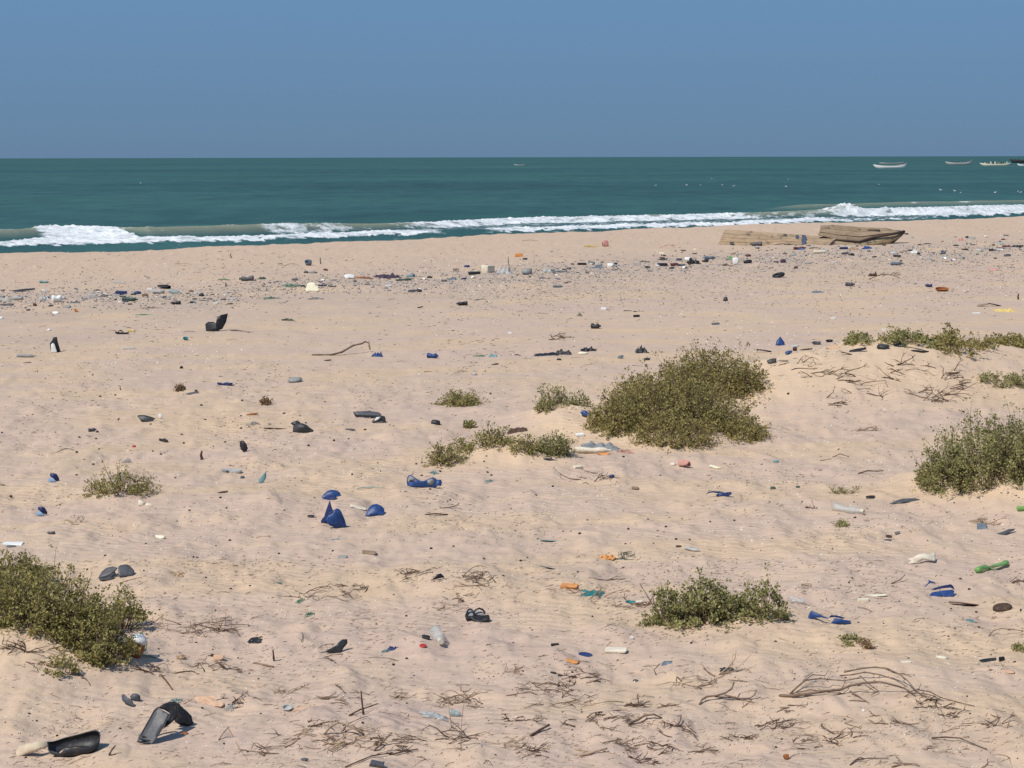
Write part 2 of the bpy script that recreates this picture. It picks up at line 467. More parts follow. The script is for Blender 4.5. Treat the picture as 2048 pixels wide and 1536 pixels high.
def build_sea():
    t0, t1 = TR_A0[0, 0] - 6, TR_A0[-1, 0] + 8
    tt = np.concatenate([t0 - np.geomspace(60000, 4, 26), np.linspace(t0, t1, 1050), t1 + np.geomspace(4, 60000, 26)])
    sb = float(np.interp(0, *TR_A0.T)) if False else None
    # s measured from the lower foam edge
    d = [-14, -11]
    q = -9.0
    while q < 34: q += 0.17 if q < 22 else 0.30; d.append(q)
    while q < 60000: q *= 1.035 if q < 900 else 1.25; d.append(q)
    d = np.array(d)
    D, T = np.meshgrid(d, tt, indexing='ij')
    a0 = np.interp(T, *TR_A0.T) - 2.8; far = sstep(60, 300, D)
    lin = np.polyfit(TR_A0[:, 0], TR_A0[:, 1], 1)
    Tc = np.clip(T, t0, t1)
    a0 = np.where(T < t0, a0, a0)
    mean0 = np.polyval(lin, Tc)
    S = D + a0 * (1 - far) + mean0.mean() * far
    A1 = np.interp(T, *TR_A1.T); B0 = np.interp(T, *TR_B0.T); B1 = np.interp(T, *TR_B1.T)
    A1 = np.maximum(A1, a0 + 1.2); B0 = np.maximum(B0, A1 - 0.5); B1 = np.maximum(B1, B0 + 1.5)
    X = T * TS[0] + S * NS[0]; Y = T * TS[1] + S * NS[1]
    n1 = fbm(T * 0.9, S * 1.1, 4, 101, 0.6); n2 = fbm(T * 0.35, S * 0.5, 3, 111)
    # presence of foam on the second wave along the shore
    px = (X / np.maximum(Y, 1)) * FPX + 1024
    tw = T + 0.8 * n2
    _j = int(np.argmin(np.abs(d)))
    _Tk = tt; _Sk = B1[_j]
    _Xk = _Tk * TS[0] + _Sk * NS[0]; _Yk = _Tk * TS[1] + _Sk * NS[1]
    _ok = (_Tk > t0 + 1) & (_Tk < t1 - 1)
    _pk = _Xk[_ok] / _Yk[_ok] * FPX + 1024; _tk = _Tk[_ok]
    k = lambda p: float(np.interp(p, _pk, _tk)) if p > _pk[0] else _tk[0] + (p - _pk[0]) * 0.035
    fb = (sstep(k(50), k(85), tw) * (1 - sstep(k(232), k(246), tw))
          + 0.62 * sstep(k(495), k(560), tw) * (1 - sstep(k(640), k(760), tw))
          + 1.0 * sstep(k(700), k(900), tw))
    fb = np.clip(fb, 0, 1)
    bumpA = np.exp(-((S - (a0 + A1) / 2) / (0.55 * (A1 - a0) + 0.3)) ** 2)
    ampA = 0.43 + 0.10 * n2
    ampA = ampA * (1 - 0.7 * sstep(k(1380), k(1500), T) * (1 - sstep(k(1600), k(1690), T)))
    ampB = 0.62 + 0.10 * gnoise(T * 0.08, 0 * T, 5) + 0.30 * np.exp(-((T - k(1685)) / 1.6) ** 2)
    ampB = ampB * (0.35 + 0.65 * (sstep(k(-250), k(30), T)))
    ampB = ampB * (1 - 0.35 * sstep(k(560), k(800), T) * (1 - sstep(k(1500), k(1670), T)))
    u = (S - B1)
    faceB = np.where(u < 0, sstep(-1.15, 0.0, u / (B1 - B0)) ** 1.3, np.exp(-(u / 3.4) ** 2))
    Z = SEA + ampA * bumpA + ampB * faceB
    # swells further out
    Z += 0.20 * np.exp(-((S - B1 - 14 - 2 * n2) / 3.2) ** 2) * (0.4 + 0.6 * sstep(-0.2, 0.3, gnoise(T * 0.05, T * 0 + 2.5, 8)))
    t_c = T_OF(2000, 402); cC = np.interp(T, *ts_of([(1700, 408), (1850, 403), (2048, 400), (2300, 397)], SEA + 0.4).T)
    wC = sstep(k(1800), k(1920), T)
    uC = S - cC
    fC = np.where(uC < 0, np.exp(-(uC / 2.2) ** 2), np.exp(-(uC / 4.0) ** 2)) * wC
    Z += 0.42 * fC
    for a, wl_, sd in ((0.10, 7.0, 140), (0.05, 2.6, 150)):
        Z += a * (1 - sstep(80, 500, D)) * sstep(0, 25, D) * gnoise(T / wl_ / 2.2, S / wl_, sd)
    # foam mask
    inA = sstep(-0.25, 0.25, S - a0 + 0.7 * n1) * (1 - sstep(0.2, 1.3, S - A1 + 0.9 * n1))
    gapA = sstep(k(655), k(700), tw) * (1 - sstep(k(745), k(800), tw))
    inA = inA * (1 - 0.9 * gapA)
    quiet = sstep(k(1450), k(1520), tw) * (1 - sstep(k(1630), k(1690), tw))
    inA = inA * (1 - 0.75 * quiet * sstep(-0.1, 0.2, n1 + 0.2))
    onB = sstep(-0.6, 0.3, S - B0 + 0.6 * n1) * (1 - sstep(-0.1, 0.5, S - B1 + 0.5 * n1 - 0.1)) * fb
    between = sstep(0, 0.6, S - A1) * (1 - sstep(-0.4, 0.4, S - B0)) * (0.45 * sstep(k(500), k(620), tw))
    crestline = 0.7 * np.exp(-((S - B1 - 0.1) / 0.22) ** 2) * sstep(0.0, 0.25, fbm(T * 0.35, T * 0 + 7, 3, 171) + 0.05) * (1 - fb)
    streaks = 0.42 * sstep(0.18, 0.45, fbm(T * 0.55 + S * 0.9, S * 0.35 - T * 0.2, 3, 181)) * (faceB > 0.3) * (u < 0) * (1 - fb)
    front = 0.42 * sstep(0.2, 0.5, fbm(T * 0.35, S * 1.4, 4, 191)) * (S < a0) * (D > -9)
    onC = 0.8 * np.exp(-((uC + 0.9) / 0.35) ** 2) * wC * sstep(0.05, 0.3, fbm(T * 0.14, T * 0, 3, 201))
    # streaky older foam where the waves have run together (middle and right)
    mid = sstep(k(800), k(880), tw)
    tex = 0.25 * sstep(-0.1, 0.5, fbm(T * 0.5, S * 1.6, 4, 211)) * mid * (S > A1 - 0.3) * (S < B1)
    foam = np.maximum.reduce([inA, onB * (1 - 0.55 * quiet), between, crestline, streaks, front, onC]) - tex
    foam = foam - 0.34 * sstep(-0.02, 0.4, fbm(T * 0.6, S * 1.5, 5, 221, 0.6)) * (foam > 0.2)
    foam = np.clip(foam, 0, 1)
    # lumpy white water stands up
    lump = np.abs(fbm(T * 1.6, S * 1.6, 4, 231, 0.6))
    Z += foam * (0.15 * lump + 0.03)
    spray = np.exp(-((T - k(1685)) / 0.9) ** 2) + 0.35 * np.exp(-((T - k(1770)) / 0.5) ** 2) + 0.25 * np.exp(-((T - k(1080)) / 1.2) ** 2) + 0.2 * np.exp(-((T - k(90)) / 2.) ** 2)
    Z += foam * spray * 0.8 * np.abs(fbm(T * 3.1, S * 3.1, 3, 241)) * (np.abs(u) < 1.0)
    silt = np.clip(faceB * (0.55 + 0.45 * (u < 0.3)) * sstep(-3.2, -0.5, u) * (1 - sstep(0.4, 2.0, u)), 0, 1) * (0.35 + 0.65 * sstep(k(-150), k(60), T)) + fC * 0.75 * (uC < 0.8) 
    green = np.exp(-((S - B1 - 12 - 3 * n2) / 5.5) ** 2) * (0.25 + 0.75 * sstep(-0.1, 0.35, gnoise(T * 0.035 + 4, T * 0, 9)))
    wet = (S < a0 + 0.5) * 1.0
    nr, nc = D.shape
    V = np.stack([X, Y, Z], -1).reshape(-1, 3)
    i = np.arange(nr - 1)[:, None] * nc + np.arange(nc - 1)[None, :]
    F = np.stack([i, i + 1, i + nc + 1, i + nc], -1).reshape(-1, 4)
    me = np_mesh('sea', V, F, True)
    for nme, arr in (('foam', foam), ('silt', silt), ('greenish', green), ('slick', wet)):
        a = me.attributes.new(nme, 'FLOAT', 'POINT'); a.data.foreach_set('value', np.asarray(arr, np.float32).ravel())
    m, nt, b = new_mat('sea_water')
    def att(n):
        a = nt.nodes.new('ShaderNodeAttribute'); a.attribute_name = n; return a.outputs['Fac']
    ang = math.radians(-36.87)
    cs = coords(nt, scale=(0.28, 1, 1), rot=(0, 0, ang))
    c = coords(nt)
    deep = ramp(nt, noise_n(nt, 0.006, 3, coords(nt, scale=(0.3, 1, 1), rot=(0, 0, ang))), [(0.35, (0.028, 0.082, 0.080)), (0.5, (0.031, 0.091, 0.086)), (0.68, (0.037, 0.104, 0.089))])
    c1 = noise_n(nt, 0.022, 7, coords(nt, scale=(0.55, 0.6, 1), rot=(0, 0, ang)), rough=0.75)
    c2 = noise_n(nt, 0.30, 6, coords(nt, scale=(0.8, 0.25, 1), rot=(0, 0, ang)), rough=0.7)
    chop = ramp(nt, mth(nt, 'ADD', mth(nt, 'MULTIPLY', c1, 0.55), mth(nt, 'MULTIPLY', c2, 0.45)), [(0.38, (0.70, 0.74, 0.77)), (0.5, (1, 1, 1)), (0.62, (1.34, 1.29, 1.24))])
    deep = mixc(nt, 1.0, deep, chop, 'MULTIPLY')
    col = mixc(nt, mth(nt, 'MULTIPLY', att('greenish'), 0.7), deep, (0.030, 0.115, 0.090))
    col = mixc(nt, att('silt'), col, mixc(nt, noise_n(nt, 1.2, 3, cs), (0.17, 0.195, 0.125), (0.27, 0.275, 0.19)))
    h1 = noise_n(nt, 1.6, 5, coords(nt, scale=(0.45, 1, 1), rot=(0, 0, ang)), rough=0.6)
    h0 = noise_n(nt, 0.22, 4, coords(nt, scale=(0.3, 1, 1), rot=(0, 0, ang)))
    nb0 = bump(nt, None, h0, 1.0, 0.6)
    nb = bump(nt, None, h1, 0.8, 0.12, nb0)
    # a wind-roughened, silty sea: mostly light scattered back from the water, part mirrored sky
    df = nt.nodes.new('ShaderNodeBsdfDiffuse'); nt.links.new(col, df.inputs[0]); nt.links.new(nb, df.inputs['Normal'])
    gl = nt.nodes.new('ShaderNodeBsdfGlossy'); gl.inputs['Roughness'].default_value = 0.3; nt.links.new(nb, gl.inputs['Normal'])
    wm = nt.nodes.new('ShaderNodeMixShader'); wm.inputs[0].default_value = 0.11
    nt.links.new(df.outputs[0], wm.inputs[1]); nt.links.new(gl.outputs[0], wm.inputs[2])
    nt.nodes.remove(b)
    fo = nt.nodes.new('ShaderNodeBsdfPrincipled')
    fcol = ramp(nt, noise_n(nt, 1.5, 6, coords(nt, scale=(0.6, 1, 1), rot=(0, 0, ang)), rough=0.75), [(0.38, (0.42, 0.47, 0.47)), (0.50, (0.66, 0.68, 0.67)), (0.62, (0.82, 0.83, 0.81))])
    nt.links.new(fcol, fo.inputs['Base Color']); fo.inputs['Roughness'].default_value = 0.8
    bump(nt, fo, noise_n(nt, 4, 5, c, rough=0.7), 0.7, 0.12)
    fn = noise_n(nt, 1.8, 6, coords(nt, scale=(0.5, 1.0, 1), rot=(0, 0, ang)), rough=0.75)
    ff = mth(nt, 'ADD', mth(nt, 'MULTIPLY', att('foam'), 1.5), mth(nt, 'MULTIPLY', mth(nt, 'SUBTRACT', fn, 0.5), 2.3))
    mr = nt.nodes.new('ShaderNodeMapRange'); mr.interpolation_type = 'SMOOTHSTEP'
    mr.inputs[1].default_value = 0.40; mr.inputs[2].default_value = 1.15
    nt.links.new(ff, mr.inputs[0])
    fac = mth(nt, 'MULTIPLY', mr.outputs[0], mth(nt, 'GREATER_THAN', att('foam'), 0.02))
    ms = nt.nodes.new('ShaderNodeMixShader')
    nt.links.new(fac, ms.inputs[0]); nt.links.new(wm.outputs[0], ms.inputs[1]); nt.links.new(fo.outputs[0], ms.inputs[2])
    nt.links.new(ms.outputs[0], nt.nodes['Material Output'].inputs[0])
    o = link('sea', me, m)
    tag(o, 'teal green sea with white surf breaking along the shore', kind='structure')
build_sea()
# ================================================================ SHAPE BUILDERS (local metres, x = length, z = up)
def rot_basis(d):
    d = d.normalized(); a = Vector((0, 0, 1)) if abs(d.z) < 0.9 else Vector((1, 0, 0))
    u = d.cross(a).normalized(); return u, d.cross(u).normalized()

def tube(pts, radii, n=5, V=None, F=None):
    """closed tube along pts, appended to V, F"""
    V = [] if V is None else V; F = [] if F is None else F
    base = len(V); pts = [Vector(p) for p in pts]
    for i, p in enumerate(pts):
        d = (pts[min(i + 1, len(pts) - 1)] - pts[max(i - 1, 0)])
        if d.length < 1e-9: d = Vector((1, 0, 0))
        u, w = rot_basis(d)
        for k in range(n):
            a = 2 * math.pi * k / n
            V.append(p + (u * math.cos(a) + w * math.sin(a)) * radii[i])
    for i in range(len(pts) - 1):
        for k in range(n):
            a = base + i * n + k; b = base + i * n + (k + 1) % n
            F.append((a, b, b + n, a + n))
    F.append(tuple(base + k for k in range(n))[::-1]); F.append(tuple(base + (len(pts) - 1) * n + k for k in range(n)))
    return V, F

def lathe(prof, n=14, axis='x', crush=None, rnd=None):
    """prof: list of (along, radius); axis x or z"""
    V, F = [], []
    for (a, r) in prof:
        for k in range(n):
            t = 2 * math.pi * k / n
            rr = r
            y, z = rr * math.cos(t), rr * math.sin(t)
            V.append(Vector((a, y, z)) if axis == 'x' else Vector((y, z, a)))
    m = len(prof)
    for i in range(m - 1):
        for k in range(n):
            q = i * n + k; w = i * n + (k + 1) % n
            F.append((q, w, w + n, q + n))
    F.append(tuple(range(n))[::-1]); F.append(tuple((m - 1) * n + k for k in range(n)))
    return V, F

def add_solid(o, t, offset=-1):
    m = o.modifiers.new('thickness', 'SOLIDIFY'); m.thickness = t; m.offset = offset

def noise3(v, s, seed=0.0):
    from mathutils import noise
    return noise.noise(Vector((v[0] * s + seed, v[1] * s - seed * 0.7, v[2] * s + seed * 1.3)))

def curved_sheet(outline, bulge, bend, nx=14, ny=10, rough=0.0, seed=0.0):
    """a sheet cut to a jagged outline: grid clipped by polar radius; outline = function angle -> radius factor"""
    V, F = [], []
    rings, seg = 6, 26
    V.append(Vector((0, 0, bulge)))
    for r in range(1, rings + 1):
        f = r / rings
        for k in range(seg):
            a = 2 * math.pi * k / seg
            q = outline(a) * f
            x, y = 0.5 * math.cos(a) * q, 0.5 * math.sin(a) * q
            z = bulge * (1 - (2 * y) ** 2 * bend - (2 * x) ** 2 * (1 - bend)) + rough * noise3((x, y, 0), 6, seed)
            V.append(Vector((x, y, z)))
    for k in range(seg):
        F.append((0, 1 + k, 1 + (k + 1) % seg))
        for r in range(rings - 1):
            a = 1 + r * seg + k; b = 1 + r * seg + (k + 1) % seg
            F.append((a, a + seg, b + seg, b))
    return V, F

def rnd_outline(rg, n=7, jag=0.35, square=0.5):
    k = [rg.uniform(1 - jag, 1.0) for _ in range(n)]
    ph = rg.uniform(0, 6.28)
    def f(a):
        t = ((a + ph) / (2 * math.pi) * n) % n
        i = int(t); w = t - i
        r = k[i] * (1 - w) + k[(i + 1) % n] * w
        c = max(abs(math.cos(a)), abs(math.sin(a)))
        return r * ((1 - square) + square / c)
    return f

def center_fix(V, w, d, h, sink=0.12):
    """scale a vertex list to the wanted size with its base on z = 0"""
    xs = [v.x for v in V]; ys = [v.y for v in V]; zs = [v.z for v in V]
    sx, sy, sz = max(xs) - min(xs) or 1, max(ys) - min(ys) or 1, max(zs) - min(zs) or 1
    cx, cy, z0 = (max(xs) + min(xs)) / 2, (max(ys) + min(ys)) / 2, min(zs)
    return [Vector(((v.x - cx) / sx * w, (v.y - cy) / sy * d, (v.z - z0) / sz * h - sink * h)) for v in V]

# every builder: (w, d, h, rg) -> list of (part name, V, F, smooth, thickness)
def b_shard(w, d, h, rg, bend=0.85):
    V, F = curved_sheet(rnd_outline(rg), 1.0, bend, seed=rg.random() * 50)
    return [('shell', center_fix(V, w, d, h, 0.08), F, True, 0.004 + 0.01 * w)]

def b_blade(w, d, h, rg):
    """long strip that tapers to a point, one end curled up"""
    n = 12; V, F = [], []
    for i in range(n + 1):
        t = i / n
        hw = (0.5 * math.sin(math.pi * min(1, (1 - t) * 0.75 + 0.08)) ** 0.8) * (1 if t < 0.97 else 0.1)
        x = t - 0.5; zc = (t < 0.3) * 0 + (1 - t) ** 2 * 0.7 + 0.25 * math.sin(t * 3.0) 
        for s in (-1, -0.33, 0.33, 1):
            V.append(Vector((-x, s * hw * (0.6 + 0.4 * t), zc - 0.25 * abs(s) + 0.3 * max(0, s))))
    for i in range(n):
        for k in range(3):
            a = i * 4 + k; F.append((a, a + 1, a + 5, a + 4))
    return [('blade', center_fix(V, w, d, h, 0.1), F, True, 0.004 + 0.008 * w)]

def b_chunk(w, d, h, rg, rough=0.28, sub=2, smooth=True):
    bm = bmesh.new(); bmesh.ops.create_icosphere(bm, subdivisions=sub, radius=0.5)
    sd = rg.random() * 90
    for v in bm.verts:
        v.co *= 1 + rough * (noise3(v.co, 2.6, sd) + 0.5 * noise3(v.co, 6, sd))
        v.co.z = max(v.co.z, -0.34)
    V = [v.co.copy() for v in bm.verts]; F = [tuple(x.index for x in f.verts) for f in bm.faces]; bm.free()
    return [('lump', center_fix(V, w, d, h, 0.14), F, smooth, 0)]

def b_box(w, d, h, rg, jit=0.06):
    bm = bmesh.new(); bmesh.ops.create_cube(bm, size=1.0)
    for v in bm.verts: v.co += Vector((rg.uniform(-jit, jit), rg.uniform(-jit, jit), rg.uniform(-jit * 1.6, jit * 1.6)))
    bmesh.ops.bevel(bm, geom=bm.edges[:], offset=0.09, segments=2, affect='EDGES', profile=0.6)
    bmesh.ops.subdivide_edges(bm, edges=bm.edges[:], cuts=1)
    sd = rg.random() * 90
    for v in bm.verts: v.co += Vector((0, 0, 1)) * 0.05 * noise3(v.co, 3, sd) + Vector((1, 0, 0)) * 0.04 * noise3(v.co, 4, sd + 3)
    bm.normal_update()
    V = [v.co.copy() for v in bm.verts]; F = [tuple(x.index for x in f.verts) for f in bm.faces]; bm.free()
    return [('body', center_fix(V, w, d, h, 0.1), F, True, 0)]

def crumple(V, amt, seed):
    return [v + Vector((0, amt * noise3(v, 9, seed), amt * noise3(v, 11, seed + 9))) for v in V]

def b_bottle(w, d, h, rg, flat=None, cap=True):
    """bottle lying on its side, dented, cap at +x"""
    r = 0.5 * max(h, 0.18 * w)
    L = w
    prof = [(-0.5 * L, r * 0.35), (-0.5 * L, r * 0.82), (-0.47 * L, r)]
    for i in range(1, 9):
        t = i / 9; prof.append((-0.47 * L + t * 0.68 * L, r * (1 + 0.045 * math.sin(i * 2.9)) * (1 - 0.10 * math.sin(t * 3.14 * 1.2) ** 2)))
    prof += [(0.24 * L, r * 0.92), (0.33 * L, r * 0.66), (0.39 * L, r * 0.40), (0.42 * L, r * 0.34), (0.47 * L, r * 0.34)]
    V, F = lathe(prof, 14)
    sd = rg.random() * 70; dent = rg.uniform(-0.15, 0.15) * L; dd = rg.uniform(0.25, 0.6)
    V2 = []
    for v in V:
        k = math.exp(-((v.x - dent) / (0.16 * L)) ** 2) * dd
        z = v.z - max(0, v.z) * k
        q = Vector((v.x, v.y * (1 + 0.25 * k), z))
        q += Vector((0, 1, 1)) * 0.10 * r * noise3(q / r, 1.4, sd)
        V2.append(q + Vector((0, 0, r * 0.88)))
    out = [('body', V2, F, True, 0)]
    if cap:
        c, cf = lathe([(0.455 * L, r * 0.30), (0.455 * L, r * 0.42), (0.495 * L, r * 0.42), (0.5 * L, r * 0.36)], 12)
        out.append(('cap', [v + Vector((0, 0, r * 0.88)) for v in c], cf, False, 0))
    return out

def b_sandal(w, d, h, rg, strap=True):
    n = 20; top, bot = [], []
    V, F = [], []
    d = d or 0.4 * w
    def hw(t): return d * 0.5 * (0.62 + 0.38 * math.cos((t - 0.78) * 3.4) ** 2) * (math.sin(math.pi * min(1, max(0.0, t * 0.96 + 0.02))) ** 0.36)
    th = max(0.012, min(h * 0.45, 0.035))
    lift = lambda t: h * 0.55 * max(0, abs(t - 0.45) - 0.2) ** 1.5 * 1.8
    for i in range(n + 1):
        t = i / n; x = (t - 0.5) * w; y = 0.05 * w * math.sin(t * 3.3)
        q = max(0.004, hw(t))
        for (s, z) in ((-1, 0), (-1, th), (1, th), (1, 0)):
            V.append(Vector((x, y + s * q, z + lift(t))))
    for i in range(n):
        for k in range(4):
            a = i * 4 + k; b_ = i * 4 + (k + 1) % 4; F.append((a, b_, b_ + 4, a + 4))
    F.append((0, 1, 2, 3)[::-1]); F.append(tuple(n * 4 + k for k in range(4)))
    out = [('sole', V, F, False, 0)]
    if strap:
        SV, SF = [], []
        tip = Vector((0.27 * w, 0.02 * w, th + lift(0.77)))
        for s in (-1, 1):
            end = Vector((-0.08 * w, s * 0.42 * d, th))
            mid = Vector((0.12 * w, s * 0.30 * d, h * 0.95))
            pts = []
            for k in range(8):
                t = k / 7; pts.append(tip * (1 - t) ** 2 + mid * 2 * t * (1 - t) * 1.25 + end * t * t)
            tube(pts, [0.02 * w + 0.012 * w * math.sin(math.pi * k / 7) for k in range(8)], 6, SV, SF)
        out.append(('strap', SV, SF, True, 0))
    return out

def b_rag(w, d, h, rg, fold=1.0):
    nx, ny = 26, 14; sd = rg.random() * 60; V, F = [], []
    for j in range(ny + 1):
        for i in range(nx + 1):
            x, y = i / nx - 0.5, j / ny - 0.5
            e = 1 + 0.35 * noise3((math.atan2(y, x) * 1.2, sd, 0), 1.6, sd)
            r = max(abs(x), abs(y)) * 2
            z = abs(noise3((x * 3, y * 3, 0), 1.3, sd)) * 1.2 + 0.5 * abs(noise3((x * 8, y * 8, 0), 1, sd + 5))
            V.append(Vector((x * e + 0.04 * noise3((x, y, 1), 9, sd), y * e, z * (1 - r ** 4 * 0.95) * fold)))
    for j in range(ny):
        for i in range(nx):
            a = j * (nx + 1) + i; F.append((a, a + 1, a + nx + 2, a + nx + 1))
    return [('cloth', center_fix(V, w, d, h, 0.06), F, True, 0.003)]

def b_net(w, d, h, rg, n=16, rad=None):
    V, F = [], []
    rad = rad or max(0.0022, 0.012 * w)
    for k in range(n):
        p = Vector((rg.gauss(0, 0.2), rg.gauss(0, 0.2), 0)); a = rg.uniform(0, 6.28); pts = []
        for i in range(8):
            pts.append(Vector((max(-.5, min(.5, p.x)) * w, max(-.5, min(.5, p.y)) * d, h * (0.04 + 0.9 * rg.random() * math.exp(-(p.x ** 2 + p.y ** 2) * 7)))))
            a += rg.uniform(-1.1, 1.1); p = p + Vector((math.cos(a), math.sin(a), 0)) * 0.11
        tube(pts, [rad] * 8, 4, V, F)
    return [('strands', V, F, True, 0)]

def b_stick(w, d, h, rg, forks=None, rad=None, n=9):
    rad = rad or max(0.0028, 0.0145 * w ** 0.75)
    V, F = [], []
    sd = rg.random() * 99
    def line(p0, ang, L, r0, r1, k, arch):
        pts, rr = [], []
        p = Vector(p0); a = ang
        for i in range(k + 1):
            t = i / k
            pts.append(Vector((p.x, p.y, max(0.0, p0[2] + arch * math.sin(math.pi * t) * 0.9) + r0 * 0.6)))
            rr.append((r0 * (1 - t) + r1 * t) * (1 + 0.25 * math.sin(i * 2.2 + sd)))
            a += rg.uniform(-0.28, 0.28); p = p + Vector((math.cos(a), math.sin(a), 0)) * L / k
        tube(pts, rr, 5, V, F); return pts, a
    pts, a = line((-0.5 * w, 0, 0), rg.uniform(-0.15, 0.15), w, rad, rad * 0.45, n, h)
    nf = forks if forks is not None else 0
    for f in range(nf):
        i = rg.randint(1, n - 2); L = w * rg.uniform(0.18, 0.42)
        base = pts[i]; sgn = rg.choice((-1, 1))
        p2, _ = line((base.x, base.y, base.z * 0.8), sgn * rg.uniform(0.35, 0.95), L, rad * 0.6, rad * 0.25, 5, h * rg.uniform(0.1, 0.9))
    return [('wood', V, F, True, 0)]

def b_disc(w, d, h, rg):
    """cap or bowl, open side down"""
    V, F = lathe([(0, 1.0), (0.55, 0.98), (0.9, 0.86), (1.0, 0.6), (1.02, 0.05)], 18, 'z')
    return [('shell', center_fix(V, w, d, h, 0.1), F[:-1][:-1] + [F[-1]], True, 0.004)]

def b_bowl(w, d, h, rg):
    """cup or bowl, open side up and tilted"""
    V, F = lathe([(0, 0.05), (0.0, 0.55), (0.12, 0.72), (0.6, 0.92), (1.0, 1.0)], 18, 'z')
    V = [Matrix.Rotation(0.35, 3, 'X') @ v for v in V]
    return [('shell', center_fix(V, w, d, h, 0.1), F[:-2] + [F[-2]], True, 0.005)]

def b_ring(w, d, h, rg):
    V, F = [], []
    n = 18; pts = [Vector((0.42 * w * math.cos(a), 0.42 * d * math.sin(a), h * 0.4 + 0.25 * h * math.sin(a * 1.0 + 1))) for a in [i * 2 * math.pi * 0.93 / n for i in range(n + 1)]]
    tube(pts, [h * 0.28] * (n + 1), 7, V, F)
    return [('band', V, F, True, 0)]

def b_post(w, d, h, rg):
    V, F = [], []
    pts = [Vector((0.12 * w * math.sin(i * 1.7), 0, -0.1 * h + 1.1 * h * i / 5)) for i in range(6)]
    tube(pts, [w * 0.42 * (1 - 0.09 * i) for i in range(6)], 6, V, F)
    return [('post', V, F, True, 0)]

def b_coil(w, d, h, rg, turns=4, rad=None):
    V, F = [], []
    rad = rad or 0.02 * w
    for k in range(turns):
        a0 = rg.uniform(0, 6.28); rr = rg.uniform(0.25, 0.48); pts = []
        for i in range(13):
            a = a0 + i * rg.uniform(0.30, 0.42)
            pts.append(Vector((rr * w * math.cos(a), rr * d * math.sin(a) * rg.uniform(0.9, 1.1), rad + h * (0.3 + 0.6 * abs(math.sin(a * 1.3 + k))))))
        tube(pts, [rad] * 13, 5, V, F)
    return [('strands', V, F, True, 0)]

def b_shellfish(w, d, h, rg):
    bm_parts = b_chunk(w * 0.8, d * 0.8, h, rg, 0.35)
    V, F = list(bm_parts[0][1]), list(bm_parts[0][2])
    for k in range(9):
        a = rg.uniform(0, 6.28); e = rg.uniform(0.1, 0.9)
        p = Vector((0.30 * w * math.cos(a), 0.30 * d * math.sin(a), h * 0.4))
        q = Vector((0.52 * w * math.cos(a), 0.52 * d * math.sin(a), h * e))
        tube([p, q], [0.05 * w, 0.008 * w], 5, V, F)
    return [('shell', V, F, False, 0)]

def b_carton(w, d, h, rg):
    """folded box-shaped plastic piece: a slanted face, a raised flap behind"""
    V = [Vector(p) for p in ((-.5, -.5, 0), (.42, -.5, 0), (.5, 0.1, .75), (-.32, 0.1, .8), (.45, .5, .35), (-.2, .5, .45), (.6, -.1, .1), (.62, .25, .55))]
    F = [(0, 1, 2, 3), (3, 2, 4, 5), (1, 6, 2), (2, 6, 7, 4)]
    return [('panel', center_fix(V, w, d, h, 0.05), F, False, 0.006)]

BUILD = dict(shard=b_shard, blade=b_blade, chunk=b_chunk, box=b_box, bottle=b_bottle, sandal=b_sandal, rag=b_rag, net=b_net, stick=b_stick,
             disc=b_disc, bowl=b_bowl, ring=b_ring, post=b_post, coil=b_coil, shellfish=b_shellfish, carton=b_carton,
             fork=lambda w, d, h, rg: b_stick(w, d, h, rg, forks=2), branch=lambda w, d, h, rg: b_stick(w, d, h, rg, forks=6),
             log=lambda w, d, h, rg: b_stick(w, d, h * 0.35, rg, forks=0, rad=h * 0.38),
             nobottle=lambda w, d, h, rg: b_bottle(w, d, h, rg, cap=False), sole=lambda w, d, h, rg: b_sandal(w, d, h, rg, strap=False),
             slab=lambda w, d, h, rg: b_box(w, d, h, rg, 0.10), stone=lambda w, d, h, rg: b_chunk(w, d, h, rg, 0.2))
DEPTH = dict(shard=0.75, blade=0.35, chunk=0.8, box=0.6, bottle=0.4, nobottle=0.4, sandal=0.42, sole=0.42, rag=0.8, net=0.9, stick=1, fork=1, branch=1, log=1,
             disc=1.0, bowl=1.0, ring=0.9, post=1, coil=0.8, shellfish=0.9, carton=0.9, slab=0.55, stone=0.85)

